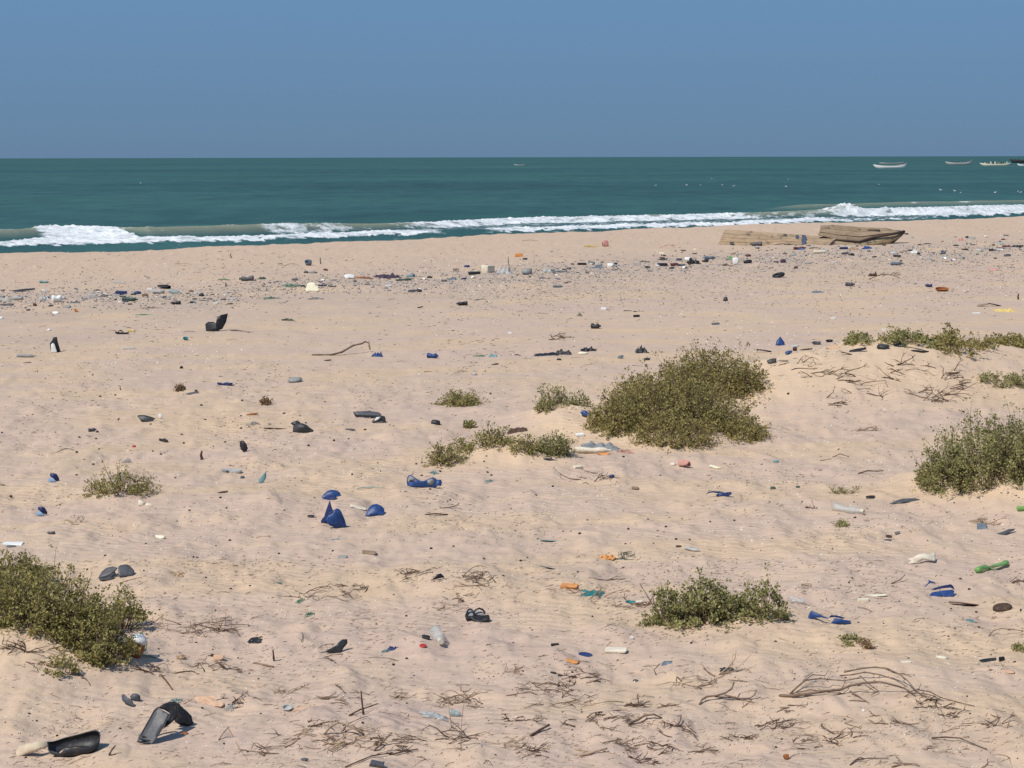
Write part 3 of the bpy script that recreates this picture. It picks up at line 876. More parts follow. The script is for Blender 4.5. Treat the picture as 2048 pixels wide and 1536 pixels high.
_item_n = [0]
def item(shape, name, cat, px, py, wpx, hpx, col, rot, label, group=None, col2=None, tilt=0, lift=0.0):
    """one loose object lying on the sand where the picture shows it"""
    _item_n[0] += 1
    rg = random.Random(1000 + _item_n[0])
    g = ground(px, py)
    dist = g.y
    ppm = FPX / dist
    w = wpx / ppm
    dr = DEPTH[shape]
    cr, sr = abs(math.cos(math.radians(rot))), abs(math.sin(math.radians(rot)))
    fore = CAM_H / dist
    if shape == 'post':
        w = wpx / ppm; d = w; h = hpx / ppm
    else:
        w = w / max(0.35, cr + sr * dr)        # turned things keep their width in the picture
        d = w * dr
        span = (w * sr + d * cr) * fore
        h = max(hpx / ppm - span, 0.16 * hpx / ppm, 0.006)
        if shape in ('chunk', 'stone', 'box', 'slab', 'bottle', 'nobottle'): h = max(h, 0.45 * hpx / ppm)
        if shape == 'rag': h = max(h, 0.5 * hpx / ppm)
        if shape in ('blade', 'shard'): h = max(h, 0.3 * hpx / ppm)
        h = min(h, w * 1.6)
    parts = BUILD[shape](w, d, h, rg)
    n = ground_n(g.x, g.y, max(0.05, w * 0.4))
    q = Vector((0, 0, 1)).rotation_difference(n)
    Mx = Matrix.Translation(g + Vector((0, 0, lift))) @ q.to_matrix().to_4x4() @ Matrix.Rotation(math.radians(rot), 4, 'Z') @ Matrix.Rotation(math.radians(tilt), 4, 'Y')
    if len(parts) == 1:
        pn, V, F, sm, th = parts[0]
        o = link(name, pymesh(name, V, F, sm), M(col))
        if th: add_solid(o, th)
        o.matrix_world = Mx
        tag(o, label, cat, group); return o
    root = empty(name, (0, 0, 0)); root.matrix_world = Mx
    for i, (pn, V, F, sm, th) in enumerate(parts):
        o = link(pn, pymesh(pn, V, F, sm), M(col if i == 0 or col2 is None else col2), root)
        if th: add_solid(o, th)
    tag(root, label, cat, group)
    return root

def facing_sheet(pts, base, lean=20, yaw=0, bulge=0.0, cuts=3, bend='x'):
    """outline in picture pixels put on a real leaning plane that stands on the sand at `base`; returns verts in world space and faces"""
    g = ground(*base)
    nrm = Matrix.Rotation(math.radians(yaw), 3, 'Z') @ Matrix.Rotation(math.radians(-lean), 3, 'X') @ Vector((0, -1, 0))
    C = Vector((0, 0, CAM_H)); out = []
    for p in pts:
        d = Vector(ray(*p))
        t = (g - C).dot(nrm) / d.dot(nrm)
        out.append(C + d * t)
    bm = bmesh.new()
    vs = [bm.verts.new(v - g) for v in out]
    bm.faces.new(vs)
    bmesh.ops.triangulate(bm, faces=bm.faces[:])
    if cuts:
        bmesh.ops.subdivide_edges(bm, edges=bm.edges[:], cuts=cuts, use_grid_fill=True)
        xs = [v.co.x for v in bm.verts]; x0, x1 = min(xs), max(xs); z0 = min(v.co.z for v in bm.verts); z1 = max(v.co.z for v in bm.verts)
        for v in bm.verts:
            tw_ = (C - g - v.co).normalized()
            hf_ = min(1.0, 0.15 + (v.co.z - z0) / max(1e-6, z1 - z0) * 1.6)
            u = (v.co.x - x0) / max(1e-6, x1 - x0) * 2 - 1 if bend == 'x' else (v.co.z - z0) / max(1e-6, z1 - z0) * 2 - 1
            v.co += tw_ * bulge * 0.8 * hf_ * (1 - u * u)
    bm.normal_update()
    V = [v.co.copy() for v in bm.verts]; F = [tuple(x.index for x in f.verts) for f in bm.faces]
    bm.free()
    return g, V, F

def sheet_part(name, pts, base, mat, lean=20, yaw=0, bulge=0.0, thick=0.006, root=None, bend='x', cuts=3, nudge=(0, 0, 0)):
    g, V, F = facing_sheet(pts, base, lean, yaw, bulge, cuts, bend)
    if root is not None:
        off = g - root.location + Vector(nudge); V = [v + off for v in V]
    o = link(name, pymesh(name, V, F, True), mat, root)
    if root is None: o.location = g
    add_solid(o, thick, 0)
    return o

def traced_tube(o_name, lines, mat, root=None, n=6):
    """lines: list of (pixel points with height above sand in m, r0, r1) -> one mesh"""
    V, F = [], []; org = None
    for pts, r0, r1 in lines:
        W = []
        for p in pts:
            px, py = p[0], p[1]; hh = p[2] if len(p) > 2 else 0.0
            g = ground(px, py)
            if hh > 0:      # raise the point: stand further back so that it shows at the same pixel
                Yd = g.y
                ppm = FPX / Yd
                g2 = ground(px, py + hh * ppm)
                q = P3(px, py, g2.y); g = q
            W.append(g)
        if org is None: org = W[0].copy()
        P = []
        for i in range(len(W) - 1):
            for k in range(3):
                P.append(W[i].lerp(W[i + 1], k / 3))
        P.append(W[-1])
        P = [p - org + Vector((0, 0, r0 * 0.5)) for p in P]
        rr = [(r0 + (r1 - r0) * i / (len(P) - 1)) * (1 + 0.15 * math.sin(i * 2.3)) for i in range(len(P))]
        tube(P, rr, n, V, F)
    o = link(o_name, pymesh(o_name, V, F, True), mat, root)
    if root is None: o.location = org
    return o
# ================================================================ LEAF AND WOOD MATERIALS
def leaf_mat(key, c_lo, c_mid, c_hi):
    m, nt, b = new_mat(key)
    g = nt.nodes.new('ShaderNodeNewGeometry')
    c = coords(nt)
    clump = noise_n(nt, 9.0, 3, c)
    f = mth(nt, 'ADD', mth(nt, 'MULTIPLY', g.outputs['Random Per Island'], 0.26), mth(nt, 'MULTIPLY', clump, 0.85))
    col = ramp(nt, f, [(0.28, c_lo), (0.55, c_mid), (0.85, c_hi)])
    nt.links.new(col, b.inputs['Base Color'])
    b.inputs['Roughness'].default_value = 0.7; b.inputs['Specular IOR Level'].default_value = 0.12
    tr = nt.nodes.new('ShaderNodeBsdfTranslucent'); nt.links.new(col, tr.inputs[0])
    ms = nt.nodes.new('ShaderNodeMixShader'); ms.inputs[0].default_value = 0.22
    nt.links.new(b.outputs[0], ms.inputs[1]); nt.links.new(tr.outputs[0], ms.inputs[2])
    nt.links.new(ms.outputs[0], nt.nodes['Material Output'].inputs[0])
    return m
LEAF_OLIVE = leaf_mat('olive_leaves', (0.135, 0.125, 0.044), (0.285, 0.252, 0.088), (0.47, 0.40, 0.155))
LEAF_GREEN = leaf_mat('green_leaves', (0.13, 0.132, 0.050), (0.28, 0.265, 0.105), (0.48, 0.43, 0.19))
LEAF_BROWN = leaf_mat('brownish_leaves', (0.135, 0.115, 0.044), (0.285, 0.240, 0.088), (0.46, 0.38, 0.15))
LEAF_DRY = leaf_mat('dried_leaves', (0.13, 0.075, 0.04), (0.24, 0.15, 0.08), (0.36, 0.25, 0.14))
WOOD = basic_mat('grey_brown_twigs', (0.20, 0.135, 0.095), 0.85, 0.1, 0.15, 0.3, 30)
WOOD_D = basic_mat('dark_twigs', (0.115, 0.070, 0.050), 0.85, 0.1, 0.10, 0.3, 30)
WOOD_L = basic_mat('bleached_wood', (0.36, 0.26, 0.18), 0.85, 0.1, 0.15, 0.25, 25)

def shrub(label, lobes, n_leaf, leaf, mat, seed, group=None, name='coastal_shrub', cat='shrub', spread=1.0, up=0.35, twig_r=0.004, tuft=0.022):
    rs = np.random.RandomState(seed); rg = random.Random(seed)
    L = []
    for (px, py, hw, hh, dep) in lobes:
        g = ground(px, py); ppm = FPX / g.y
        L.append((np.array([g.x, g.y + dep * 0.55, g.z]), hw / ppm, dep, hh / ppm * 0.97 - dep * 0.35 * CAM_H / g.y))
    org = Vector(L[0][0]); org.z = Hf(org.x, org.y)
    vol = np.array([a * b * max(0.05, c) for _, a, b, c in L]); vol = (vol ** 0.72) / (vol ** 0.72).sum()
    ntw = max(14, int(n_leaf / 26))
    TV, TF = [], []
    LC = []; LD = []; LN = []
    for k in range(ntw):
        li = rs.choice(len(L), p=vol); c, a, b, h = L[li]; h = max(h, 0.03)
        spk = 1.0 + (0.28 * rs.rand() if rs.rand() < 0.12 else 0.0); th = rs.uniform(0, 2 * math.pi); el = math.asin(min(1, rs.uniform(-0.12, 1.0)))
        rad = rs.uniform(0.45, 1.0) ** 0.6 * (1 + 0.16 * rs.randn() * (rs.rand() < 0.45)) 
        tipd = np.array([math.cos(th) * math.cos(el) * a, math.sin(th) * math.cos(el) * b, math.sin(el) * h])
        tip = c + tipd * rad * spk * (0.93 + 0.16 * noise3(tipd / max(a, h), 2.4, seed))
        f0 = rs.uniform(0.1, 0.62)
        root = c + np.array([tipd[0] * f0 * spread, tipd[1] * f0 * spread, 0]);
        root[2] = Hf(root[0], root[1]) - 0.01
        tip[2] = max(tip[2], Hf(tip[0], tip[1]) + 0.012)
        mid = (root + tip) / 2 + np.array([tipd[0] * 0.16, tipd[1] * 0.16, -0.10 * h * rs.rand() + up * 0.1 * h]) + rs.randn(3) * 0.03 * a
        mid[2] = max(mid[2], Hf(mid[0], mid[1]) + 0.008)
        pts = [root * (1 - t) ** 2 + 2 * mid * t * (1 - t) + tip * t * t for t in np.linspace(0, 1, 5)]
        if k % 3 == 0 or ntw < 150 or spk > 1:
            tube([Vector(p) - org for p in pts], [twig_r * (1.5 - 1.1 * i / 4) for i in range(5)], 3, TV, TF)
        nl = 26
        t = np.repeat(1 - rs.rand(5) ** 1.25 * (0.62 if h > 0.12 else 0.85), 6)[:nl]; t[:8] = 1.0
        P = (np.outer((1 - t) ** 2, root) + np.outer(2 * t * (1 - t), mid) + np.outer(t * t, tip))
        off = rs.randn(nl, 3) * tuft * 0.62
        P = P + off + np.repeat(rs.randn(5, 3) * tuft * 1.5, 6, axis=0)[:nl] * (t < 1)[:, None]
        P[:, 2] = np.maximum(P[:, 2], org.z - 0.2)
        axis = (tip - mid); axis /= np.linalg.norm(axis) + 1e-9
        D = axis[None] * 0.5 + off / tuft * 1.0 + rs.randn(nl, 3) * 0.35 + np.array([0, 0, 0.25])
        LC.append(P); LD.append(D); o_ = P - (c + np.array([0, 0, -0.15 * h])); o_ = o_ / (np.linalg.norm(o_, axis=1)[:, None] + 1e-9) * np.array([1, 1, 1.0]) + np.array([0, 0, 0.55]); LN.append(o_ * 0.75 + off / tuft * 0.55)
    P = np.concatenate(LC); D = np.concatenate(LD); D /= np.linalg.norm(D, axis=1)[:, None] + 1e-9
    if n_leaf > 3500:      # open gaps between the clumps of leaves
        sc_ = leaf * 4.6; pz = (P[:, 2] - org.z) / sc_
        nn = gnoise(P[:, 0] / sc_ + pz * 0.6, P[:, 1] / sc_ * 0.8 + pz, 500 + seed) + 0.8 * gnoise(P[:, 0] / sc_ * 1.1 - 3, pz * 1.2 + P[:, 1] / sc_ * 0.4, 510 + seed)
        big_ = gnoise(P[:, 0] / sc_ / 3.2, pz / 3.0 + P[:, 1] / sc_ / 3.5, 520 + seed)
        kp = (nn + 0.5 * big_ > -0.16) | (rs.rand(len(P)) < 0.10)
        OUT_ = np.concatenate(LN)[kp]; P = P[kp]; D = D[kp]; LN = [OUT_]
    zz = H(P[:, 0], P[:, 1]); P[:, 2] = np.maximum(P[:, 2], zz + 0.004)
    n = len(P)
    sz = leaf * rs.uniform(0.55, 1.6, n)[:, None]
    OUT = np.concatenate(LN) + rs.randn(n, 3) * 0.55; side = np.cross(D, OUT); side /= np.linalg.norm(side, axis=1)[:, None] + 1e-9
    nr = np.cross(D, side)
    O = np.array(org)
    v0 = P - O; v1 = P + D * sz * 0.55 + side * sz * 0.36 - O + nr * sz * 0.08; v2 = P + D * sz - O; v3 = P + D * sz * 0.55 - side * sz * 0.36 - O + nr * sz * 0.08
    V = np.stack([v0, v1, v2, v3], 1).reshape(-1, 3)
    i = np.arange(n)[:, None] * 4
    F = np.concatenate([i, i + 1, i + 2, i + 3], 1)
    root_o = empty(name, org)
    tag(root_o, label, cat, group)
    f = link('foliage', np_mesh('foliage', V, F), mat, root_o); f['kind'] = 'stuff'
    s_ = link('stems', pymesh('stems', TV, TF), WOOD, root_o); s_['kind'] = 'stuff'
    return root_o

shrub('largest olive shrub, a broad dense mound beside the bare rippled dune', [(1360, 862, 170, 125, 1.1), (1420, 800, 115, 118, 1.0), (1235, 868, 68, 84, 0.7), (1490, 884, 56, 56, 0.5), (1350, 892, 95, 70, 0.6), (1290, 815, 72, 72, 0.7), (1495, 786, 48, 72, 0.5)], 84000, 0.027, LEAF_BROWN, 1, tuft=0.026)
shrub('dense shrub cut by the left edge with bare grey stems at its foot', [(70, 1262, 150, 150, 0.45), (-40, 1225, 110, 130, 0.4), (195, 1325, 74, 130, 0.30), (122, 1352, 40, 44, 0.14), (20, 1180, 90, 78, 0.35), (150, 1290, 80, 120, 0.3), (235, 1262, 60, 84, 0.3)], 52000, 0.019, LEAF_OLIVE, 2, tuft=0.016)
shrub('tall rounded green shrub cut by the right edge above a bright sand lip', [(1990, 965, 130, 158, 0.8), (1905, 980, 66, 118, 0.5), (2090, 965, 110, 165, 0.8), (1870, 965, 36, 36, 0.3)], 40000, 0.022, LEAF_GREEN, 3, tuft=0.020)
shrub('mid-sized light green shrub between the black sandal and the blue shards', [(1425, 1252, 118, 84, 0.36), (1425, 1245, 50, 125, 0.22), (1530, 1240, 52, 98, 0.25), (1345, 1248, 50, 78, 0.25), (1305, 1252, 26, 30, 0.1), (1385, 1245, 30, 96, 0.15)], 17000, 0.021, LEAF_GREEN, 4, tuft=0.015)
shrub('round green shrub alone on the open sand at middle left', [(235, 992, 60, 62, 0.35), (190, 990, 32, 40, 0.25), (285, 985, 34, 40, 0.25)], 4600, 0.019, LEAF_OLIVE, 5, tuft=0.016)
shrub('small flat olive shrub just left of the largest one, tilted to the right', [(920, 812, 52, 36, 0.4)], 2300, 0.025, LEAF_OLIVE, 6)
shrub('greenish shrublet on a small sand mound beside the largest shrub', [(1105, 820, 42, 56, 0.35), (1160, 812, 24, 34, 0.2)], 2600, 0.024, LEAF_GREEN, 7)
shrub('straggling low shrub trailing down the left end of the sand ridge', [(893, 932, 46, 54, 0.25), (930, 905, 30, 30, 0.2)], 2300, 0.022, LEAF_OLIVE, 8)
shrub('straggling low shrub spread along the top of the sand ridge', [(985, 893, 42, 46, 0.25), (1045, 905, 36, 40, 0.2)], 2600, 0.022, LEAF_OLIVE, 9)
shrub('open pale leaved shrub at the right end of the sand ridge by the clear sheet', [(1108, 912, 44, 58, 0.22)], 2300, 0.022, LEAF_GREEN, 10)
shrub('small round shrub leftmost in the row on the far dune top', [(1725, 689, 30, 22, 0.5)], 1000, 0.034, LEAF_GREEN, 11, group='shrubs along the far dune top')
shrub('low wide green shrub second in the row on the far dune top', [(1815, 690, 56, 32, 0.6), (1860, 694, 30, 22, 0.5)], 2200, 0.036, LEAF_GREEN, 12, group='shrubs along the far dune top')
shrub('reddish olive shrub largest in the row on the far dune top', [(1920, 710, 70, 48, 0.7), (1898, 692, 36, 42, 0.5), (1970, 700, 40, 28, 0.5)], 4200, 0.036, LEAF_BROWN, 13, group='shrubs along the far dune top')
shrub('shrub at the right end of the row on the far dune top', [(2035, 695, 50, 28, 0.6)], 1700, 0.036, LEAF_OLIVE, 14, group='shrubs along the far dune top')
shrub('low green shrub creeping over the right shoulder of the dune', [(2005, 774, 56, 32, 0.4), (2050, 776, 30, 34, 0.4)], 1800, 0.028, LEAF_GREEN, 15)
for px, py, hw, hh, lab, sd in ((940, 856, 14, 16, 'tiny grey green seedling beside the black domed can', 16), (1690, 988, 34, 14, 'flat sprig of green leaves lying above the clear bottle', 17),
                                (1684, 1053, 18, 14, 'small dark green sprig just below the clear bottle', 18), (1703, 1290, 22, 18, 'little green sprig rooted below the folded blue shards', 19),
                                (2044, 1303, 12, 14, 'green sprig poking in at the right edge of the picture', 20), (1738, 1297, 10, 14, 'round dried bud cluster next to a little green sprig', 21),
                                (531, 810, 12, 16, 'small dried brown tuft on the open sand at left', 22), (358, 782, 10, 12, 'tiny dried orange tuft below the upright black shoe', 23)):
    shrub(lab, [(px, py, hw * 0.85, hh * 0.9, 0.12)], 110 if hw < 20 else 220, 0.016 if py > 900 else 0.03, LEAF_DRY if 'dried' in lab else LEAF_GREEN, sd, name='seedling', cat='seedling', tuft=0.012 if py > 900 else 0.02)

# ================================================================ DRY BRUSHWOOD
def brush(label, px, py, hw, hh, n, seed, mat=None, depth=0.2, group=None, upright=0.5, r=0.0035, name='dry_brushwood', cat='brushwood'):
    """a tangle of dead branching stems"""
    rg = random.Random(seed); g = ground(px, py); ppm = FPX / g.y
    W = hw / ppm; Hh = hh / ppm; V, F = [], []
    def grow(p, dr, L, rad, lev):
        k = 5; pts = [p.copy()]; d = dr.normalized()
        for i in range(k):
            d = (d + Vector((rg.gauss(0, .22), rg.gauss(0, .22), rg.gauss(0, .16) - 0.05))).normalized()
            q = pts[-1] + d * (L / k)
            zz = Hf(g.x + q.x, g.y + q.y) - g.z
            if q.z < zz + rad: q.z = zz + rad; d.z = abs(d.z) * 0.3
            if q.z - zz > Hh: q.z = zz + Hh * rg.uniform(0.85, 1.0); d.z = -abs(d.z)
            pts.append(q)
        tube(pts, [rad * (1 - 0.55 * i / k) for i in range(k + 1)], 4, V, F)
        if lev > 0:
            for _ in range(rg.randint(1, 3)):
                i = rg.randint(1, k); a = d + Vector((rg.gauss(0, .7), rg.gauss(0, .7), rg.gauss(0.05, .45)))
                grow(pts[i], a, L * rg.uniform(0.35, 0.7), rad * 0.6, lev - 1)
    r *= max(1.0, g.y / 15.0)
    root = empty(name, g)
    for s in range(n):
        x = rg.uniform(-0.75, 0.6) * W; y = rg.uniform(-1, 1) * depth
        p = Vector((x, y, Hf(g.x + x, g.y + y) - g.z))
        d = Vector((rg.choice((-1, 1, 1)) * rg.uniform(0.4, 1), rg.uniform(-0.5, 0.5), rg.uniform(0, 1) * upright))
        V.clear(); F.clear()
        grow(p, d, rg.uniform(0.35, 0.95) * W, r * rg.uniform(0.9, 1.6), 2 if hw > 25 else 1)
        link('stem', pymesh('stem', V, F, True), mat or WOOD, root)
    tag(root, label, cat, group); return root

for a in (
    ('tangled dead stems heaped right of the big left-edge shrub', 400, 1258, 75, 40, 16, 1, WOOD, 0.14),
    ('dead stem tangle rising on a hummock at mid left of centre', 815, 1152, 44, 46, 12, 2, WOOD, 0.12),
    ('dead stem tangle right of the black triangular shard', 962, 1160, 52, 26, 13, 3, WOOD, 0.14),
    ('thin dead stems strewn left of the hummock tangle', 650, 1190, 62, 22, 8, 4, WOOD, 0.16),
    ('long flat tangle of stems running under the teal cloth', 1180, 1192, 60, 14, 9, 5, WOOD, 0.10),
    ('twiggy dead stems between the teal cloth and the light green shrub', 1262, 1212, 44, 24, 9, 6, WOOD, 0.12),
    ('dry twiggy skeleton plant leaning right on the far dune', 1872, 798, 46, 52, 15, 7, WOOD, 0.25),
    ('reddish dead twigs spread over the crest of the far dune', 1705, 762, 56, 42, 12, 8, WOOD_D, 0.5),
    ('reddish dead twigs behind the skeleton plant on the far dune', 1812, 745, 52, 30, 9, 9, WOOD_D, 0.5),
    ('dark twigs trailing from the far dune shrubs towards the right', 1915, 762, 46, 44, 12, 10, WOOD_D, 0.5),
    ('low dead twigs on the left shoulder of the far dune', 1590, 742, 48, 16, 6, 11, WOOD_D, 0.5),
    ('sparse dead twigs standing on the bare dune face', 1660, 800, 30, 34, 5, 12, WOOD_D, 0.3),
    ('pale dry skeleton plant beside the grey plastic tile', 1965, 1045, 36, 30, 9, 13, WOOD_L, 0.12),
    ('two thin dry sprigs sticking up left of the clear bottle', 1560, 1010, 14, 38, 3, 14, WOOD_L, 0.05),
    ('small dry forked sprig standing right of the two thin ones', 1620, 1016, 18, 28, 4, 15, WOOD, 0.05),
    ('loose dead stems coiled on the sand left of the white bone', 158, 1044, 30, 16, 6, 16, WOOD_L, 0.12),
    ('wide tangle of curled dead stems at the bottom left of centre', 690, 1475, 66, 34, 22, 17, WOOD_L, 0.13),
    ('long low tangle of dead stems above the cracked clear plastic', 935, 1405, 78, 20, 11, 18, WOOD, 0.10),
    ('dead stems radiating around the thin standing stalk', 905, 1478, 70, 26, 11, 19, WOOD_D, 0.13),
    ('dead stems along the hummock below the black crumbs', 1105, 1378, 66, 14, 11, 20, WOOD, 0.12),
    ('branching dead stems lying left of the thick curved stick', 1150, 1402, 52, 18, 8, 21, WOOD, 0.12),
    ('compact dead branch cluster just above the thick curved stick', 1275, 1412, 40, 18, 8, 22, WOOD_D, 0.08),
    ('knotted dead twigs in the foreground below the thick pale forked stick', 1290, 1525, 32, 26, 9, 23, WOOD_D, 0.07),
    ('dead twigs reaching right from the foot of the large fallen branch', 1870, 1408, 46, 18, 12, 24, WOOD_D, 0.10),
    ('thin broken stems below the middle of the large fallen branch', 1770, 1436, 48, 12, 6, 25, WOOD, 0.08),
    ('prickly little dead plant right of the fallen branch tip', 1905, 1432, 26, 20, 7, 26, WOOD_D, 0.05),
    ('spread dead stems left of the bottom right long bent twig', 1985, 1455, 44, 18, 7, 27, WOOD, 0.10),
    ('dark stem bundle lying at the middle right of the foreground', 1545, 1452, 50, 22, 10, 28, WOOD_D, 0.10),
    ('row of low dead stems creeping right towards the fallen branch', 1400, 1370, 66, 16, 7, 29, WOOD, 0.10),
    ('dead stems around the piece of black rag in the right foreground', 1462, 1345, 34, 36, 6, 30, WOOD_L, 0.08),
    ('tangled dead stems at the right edge above the white blocks', 2040, 1165, 30, 16, 7, 31, WOOD_D, 0.10),
    ('dead stem scraps on the sand right of the clear sheet', 1200, 958, 52, 16, 8, 32, WOOD_D, 0.3),
    ('small dry twigs on the open sand below the far black pile', 1118, 676, 30, 10, 5, 33, WOOD_D, 0.5),
    ('dead stems poking from the sand under the left-edge shrub', 60, 1310, 62, 58, 12, 34, WOOD_D, 0.14),
    ('low branching dead stems right of the hummock tangle near the sandal', 912, 1195, 36, 18, 6, 35, WOOD, 0.10),
    ('flat bundle of dead stems above the bottom left standing stick', 660, 1400, 40, 12, 6, 36, WOOD, 0.08),
    ('thin dead stems crossing at the lower left near the pale pipe end', 590, 1470, 46, 22, 8, 37, WOOD_L, 0.10),
    ('small dry sprigs lined on the low bright hummock left of the right shrub', 1740, 858, 36, 18, 7, 38, WOOD_L, 0.12),
    ('fine dark stems lying left of the orange spiny shell', 320, 1345, 46, 18, 8, 39, WOOD_D, 0.12),
    ('dark dead stems strewn right of the orange spiny shell', 455, 1342, 62, 16, 8, 40, WOOD_D, 0.12)):
    brush(*a)

# the large fallen branch in the right foreground, traced
traced_tube('fallen_branch', [
    ([(1560, 1393), (1585, 1393, .01), (1612, 1390, .015), (1640, 1385, .02), (1680, 1381, .03), (1700, 1373, .05), (1730, 1367, .07), (1760, 1365, .08), (1790, 1372, .05), (1810, 1378, .02), (1830, 1392, .01)], 0.0122, 0.0050),
    ([(1580, 1388, .01), (1594, 1375, .03), (1612, 1361, .05), (1640, 1358, .06), (1660, 1360, .05), (1690, 1362, .05), (1720, 1356, .07)], 0.0065, 0.0036),
    ([(1583, 1386, .01), (1605, 1365, .04), (1625, 1350, .05), (1650, 1352, .04), (1658, 1340, .06)], 0.0050, 0.0022),
    ([(1600, 1370, .03), (1615, 1352, .05), (1626, 1345, .06)], 0.0036, 0.0022),
    ([(1585, 1387, .01), (1620, 1380, .01), (1650, 1384, .01), (1690, 1388, .0)], 0.0043, 0.0029),
    ([(1682, 1381, .03), (1690, 1365, .06), (1688, 1356, .08)], 0.0043, 0.0022),
    ([(1700, 1383, .02), (1715, 1392, .01), (1730, 1402), (1738, 1407)], 0.0058, 0.0036),
    ([(1698, 1402), (1715, 1401, .01), (1735, 1404)], 0.0043, 0.0029),
    ([(1688, 1345, .06), (1720, 1338, .08), (1750, 1335, .10), (1775, 1338, .09), (1800, 1350, .07), (1815, 1362, .04), (1830, 1380, .02), (1845, 1392)], 0.0065, 0.0043),
    ([(1680, 1352, .05), (1705, 1350, .07), (1730, 1345, .09), (1760, 1350, .08), (1790, 1360, .06), (1815, 1375, .02)], 0.0058, 0.0036),
    ([(1720, 1352, .07), (1735, 1366, .05), (1750, 1378, .03), (1757, 1382, .02), (1742, 1391, .01)], 0.0050, 0.0029),
    ([(1770, 1338, .09), (1785, 1345, .07), (1800, 1350, .05), (1810, 1360, .04)], 0.0036, 0.0022),
    ([(1820, 1384, .02), (1838, 1378, .04), (1842, 1368, .06)], 0.0043, 0.0022),
    ([(1809, 1394), (1822, 1386, .02), (1850, 1388, .02), (1872, 1394, .01)], 0.0050, 0.0029),
    ([(1835, 1380, .03), (1860, 1384, .03), (1880, 1395, .02), (1905, 1402), (1950, 1413)], 0.0050, 0.0029)], WOOD)
tag(bpy.data.objects['fallen_branch'], 'large fallen branching bough, its thick butt end pointing left, in the right foreground', 'branch')

def stick_line(label, pts, r0=0.006, r1=0.004, mat=None, name='driftwood_stick', extra=(), group=None):
    o = traced_tube(name, [(pts, r0, r1)] + list(extra), mat or WOOD)
    tag(o, label, 'stick', group)
stick_line('long curved driftwood branch arching up beside the blue rag', [(624, 711), (662, 711), (684, 705, .05), (706, 692, .16), (724, 688, .2), (731, 684, .22), (738, 687, .18), (740, 700, .05)], 0.022, 0.015, WOOD)
stick_line('bleached arched stem over the curled stem tangle', [(648, 1470), (660, 1455, .05), (676, 1446, .08), (695, 1450, .07), (715, 1462, .04), (728, 1470)], 0.008, 0.006, WOOD_L)
stick_line('thick dead stick standing upright across another', [(727, 1430), (724, 1405, .09), (722, 1383, .17)], 0.009, 0.005, WOOD_D)
stick_line('thin stick lying crosswise under the upright stick', [(698, 1432), (720, 1420, .02), (742, 1413, .02), (755, 1408, .02)], 0.006, 0.004, WOOD_D)
stick_line('thick curved dead stick in the middle of the foreground', [(1256, 1449), (1275, 1441, .02), (1290, 1432, .03), (1308, 1430, .03), (1323, 1437)], 0.010, 0.006, WOOD)
stick_line('thick dark short log with pale underside at centre foreground', [(1060, 1473), (1078, 1462, .01), (1098, 1451, .02)], 0.009, 0.008, WOOD_D)
stick_line('thick pale forked stick lying in the bottom centre', [(1158, 1512), (1178, 1508, .01), (1200, 1501, .015), (1214, 1498, .02)], 0.008, 0.007, WOOD_L, extra=[([(1150, 1500), (1175, 1503), (1200, 1502)], .005, .004), ([(1205, 1502), (1225, 1508), (1240, 1512)], .004, .003)])
stick_line('grey weathered forked branch right of the foreground centre', [(1399, 1410), (1404, 1400, .02), (1414, 1394, .03), (1435, 1392, .03), (1452, 1386, .05), (1464, 1378, .08), (1468, 1365, .11)], 0.008, 0.006, WOOD, extra=[([(1430, 1394, .02), (1460, 1396, .01), (1492, 1402), (1508, 1407)], .005, .003), ([(1450, 1391, .03), (1480, 1398, .01), (1500, 1397, .01), (1510, 1390, .03), (1513, 1380, .06)], .006, .004)])
stick_line('long bent twig in the bottom right corner region', [(1862, 1477), (1890, 1475, .02), (1920, 1477, .02), (1945, 1488, .01), (1975, 1500)], 0.006, 0.003, WOOD_D)
stick_line('arched thin reed near the right edge below the black oval rock', [(1977, 1273), (1987, 1262, .03), (2000, 1257, .06), (2020, 1259, .04), (2046, 1262)], 0.004, 0.003, WOOD)
stick_line('pair of long twigs in the bottom right foreground', [(1700, 1531), (1712, 1520, .01), (1740, 1517, .01), (1777, 1517, .01)], 0.005, 0.003, WOOD_D, extra=[([(1706, 1524), (1720, 1515, .02), (1730, 1518)], .004, .002)])
stick_line('twig fan cut by the bottom edge at right', [(1783, 1535), (1805, 1528, .01), (1840, 1533)], 0.006, 0.003, WOOD, extra=[([(1792, 1514, .03), (1805, 1525, .01)], .004, .002), ([(1786, 1526), (1810, 1527, .01), (1835, 1529)], .004, .002)])
stick_line('long straight stick in the bottom centre left', [(775, 1508), (790, 1508, .01), (815, 1502, .01), (836, 1499, .01)], 0.006, 0.004, WOOD_D, extra=[([(690, 1535), (720, 1522, .01), (745, 1512, .01), (785, 1506, .01)], .005, .004)])
stick_line('leaning broken stick pointing up right at the bottom centre', [(748, 1502), (765, 1485, .03), (784, 1466, .08)], 0.007, 0.005, WOOD)
stick_line('tall thin pale stalk standing in the foreground', [(922, 1502), (922, 1460, .15), (925, 1425, .27), (932, 1385, .42)], 0.0032, 0.0018, WOOD_L, extra=[([(903, 1455), (898, 1415, .14), (893, 1385, .24)], .0028, .0016)])
stick_line('thin diagonal dead stalk above the bottom left stick', [(457, 1458), (480, 1500, .0), (495, 1520)], 0.004, 0.003, WOOD_L)
stick_line('short hooked stick left of the bottom left stalk', [(437, 1481), (447, 1466, .03), (458, 1454, .07)], 0.004, 0.003, WOOD, extra=[([(437, 1481), (462, 1474)], .003, .002)])
stick_line('L shaped broken twig right of the dark tray', [(218, 1511), (224, 1500, .03), (231, 1492, .05)], 0.006, 0.005, WOOD_D, extra=[([(218, 1511), (232, 1509)], .004, .003)])
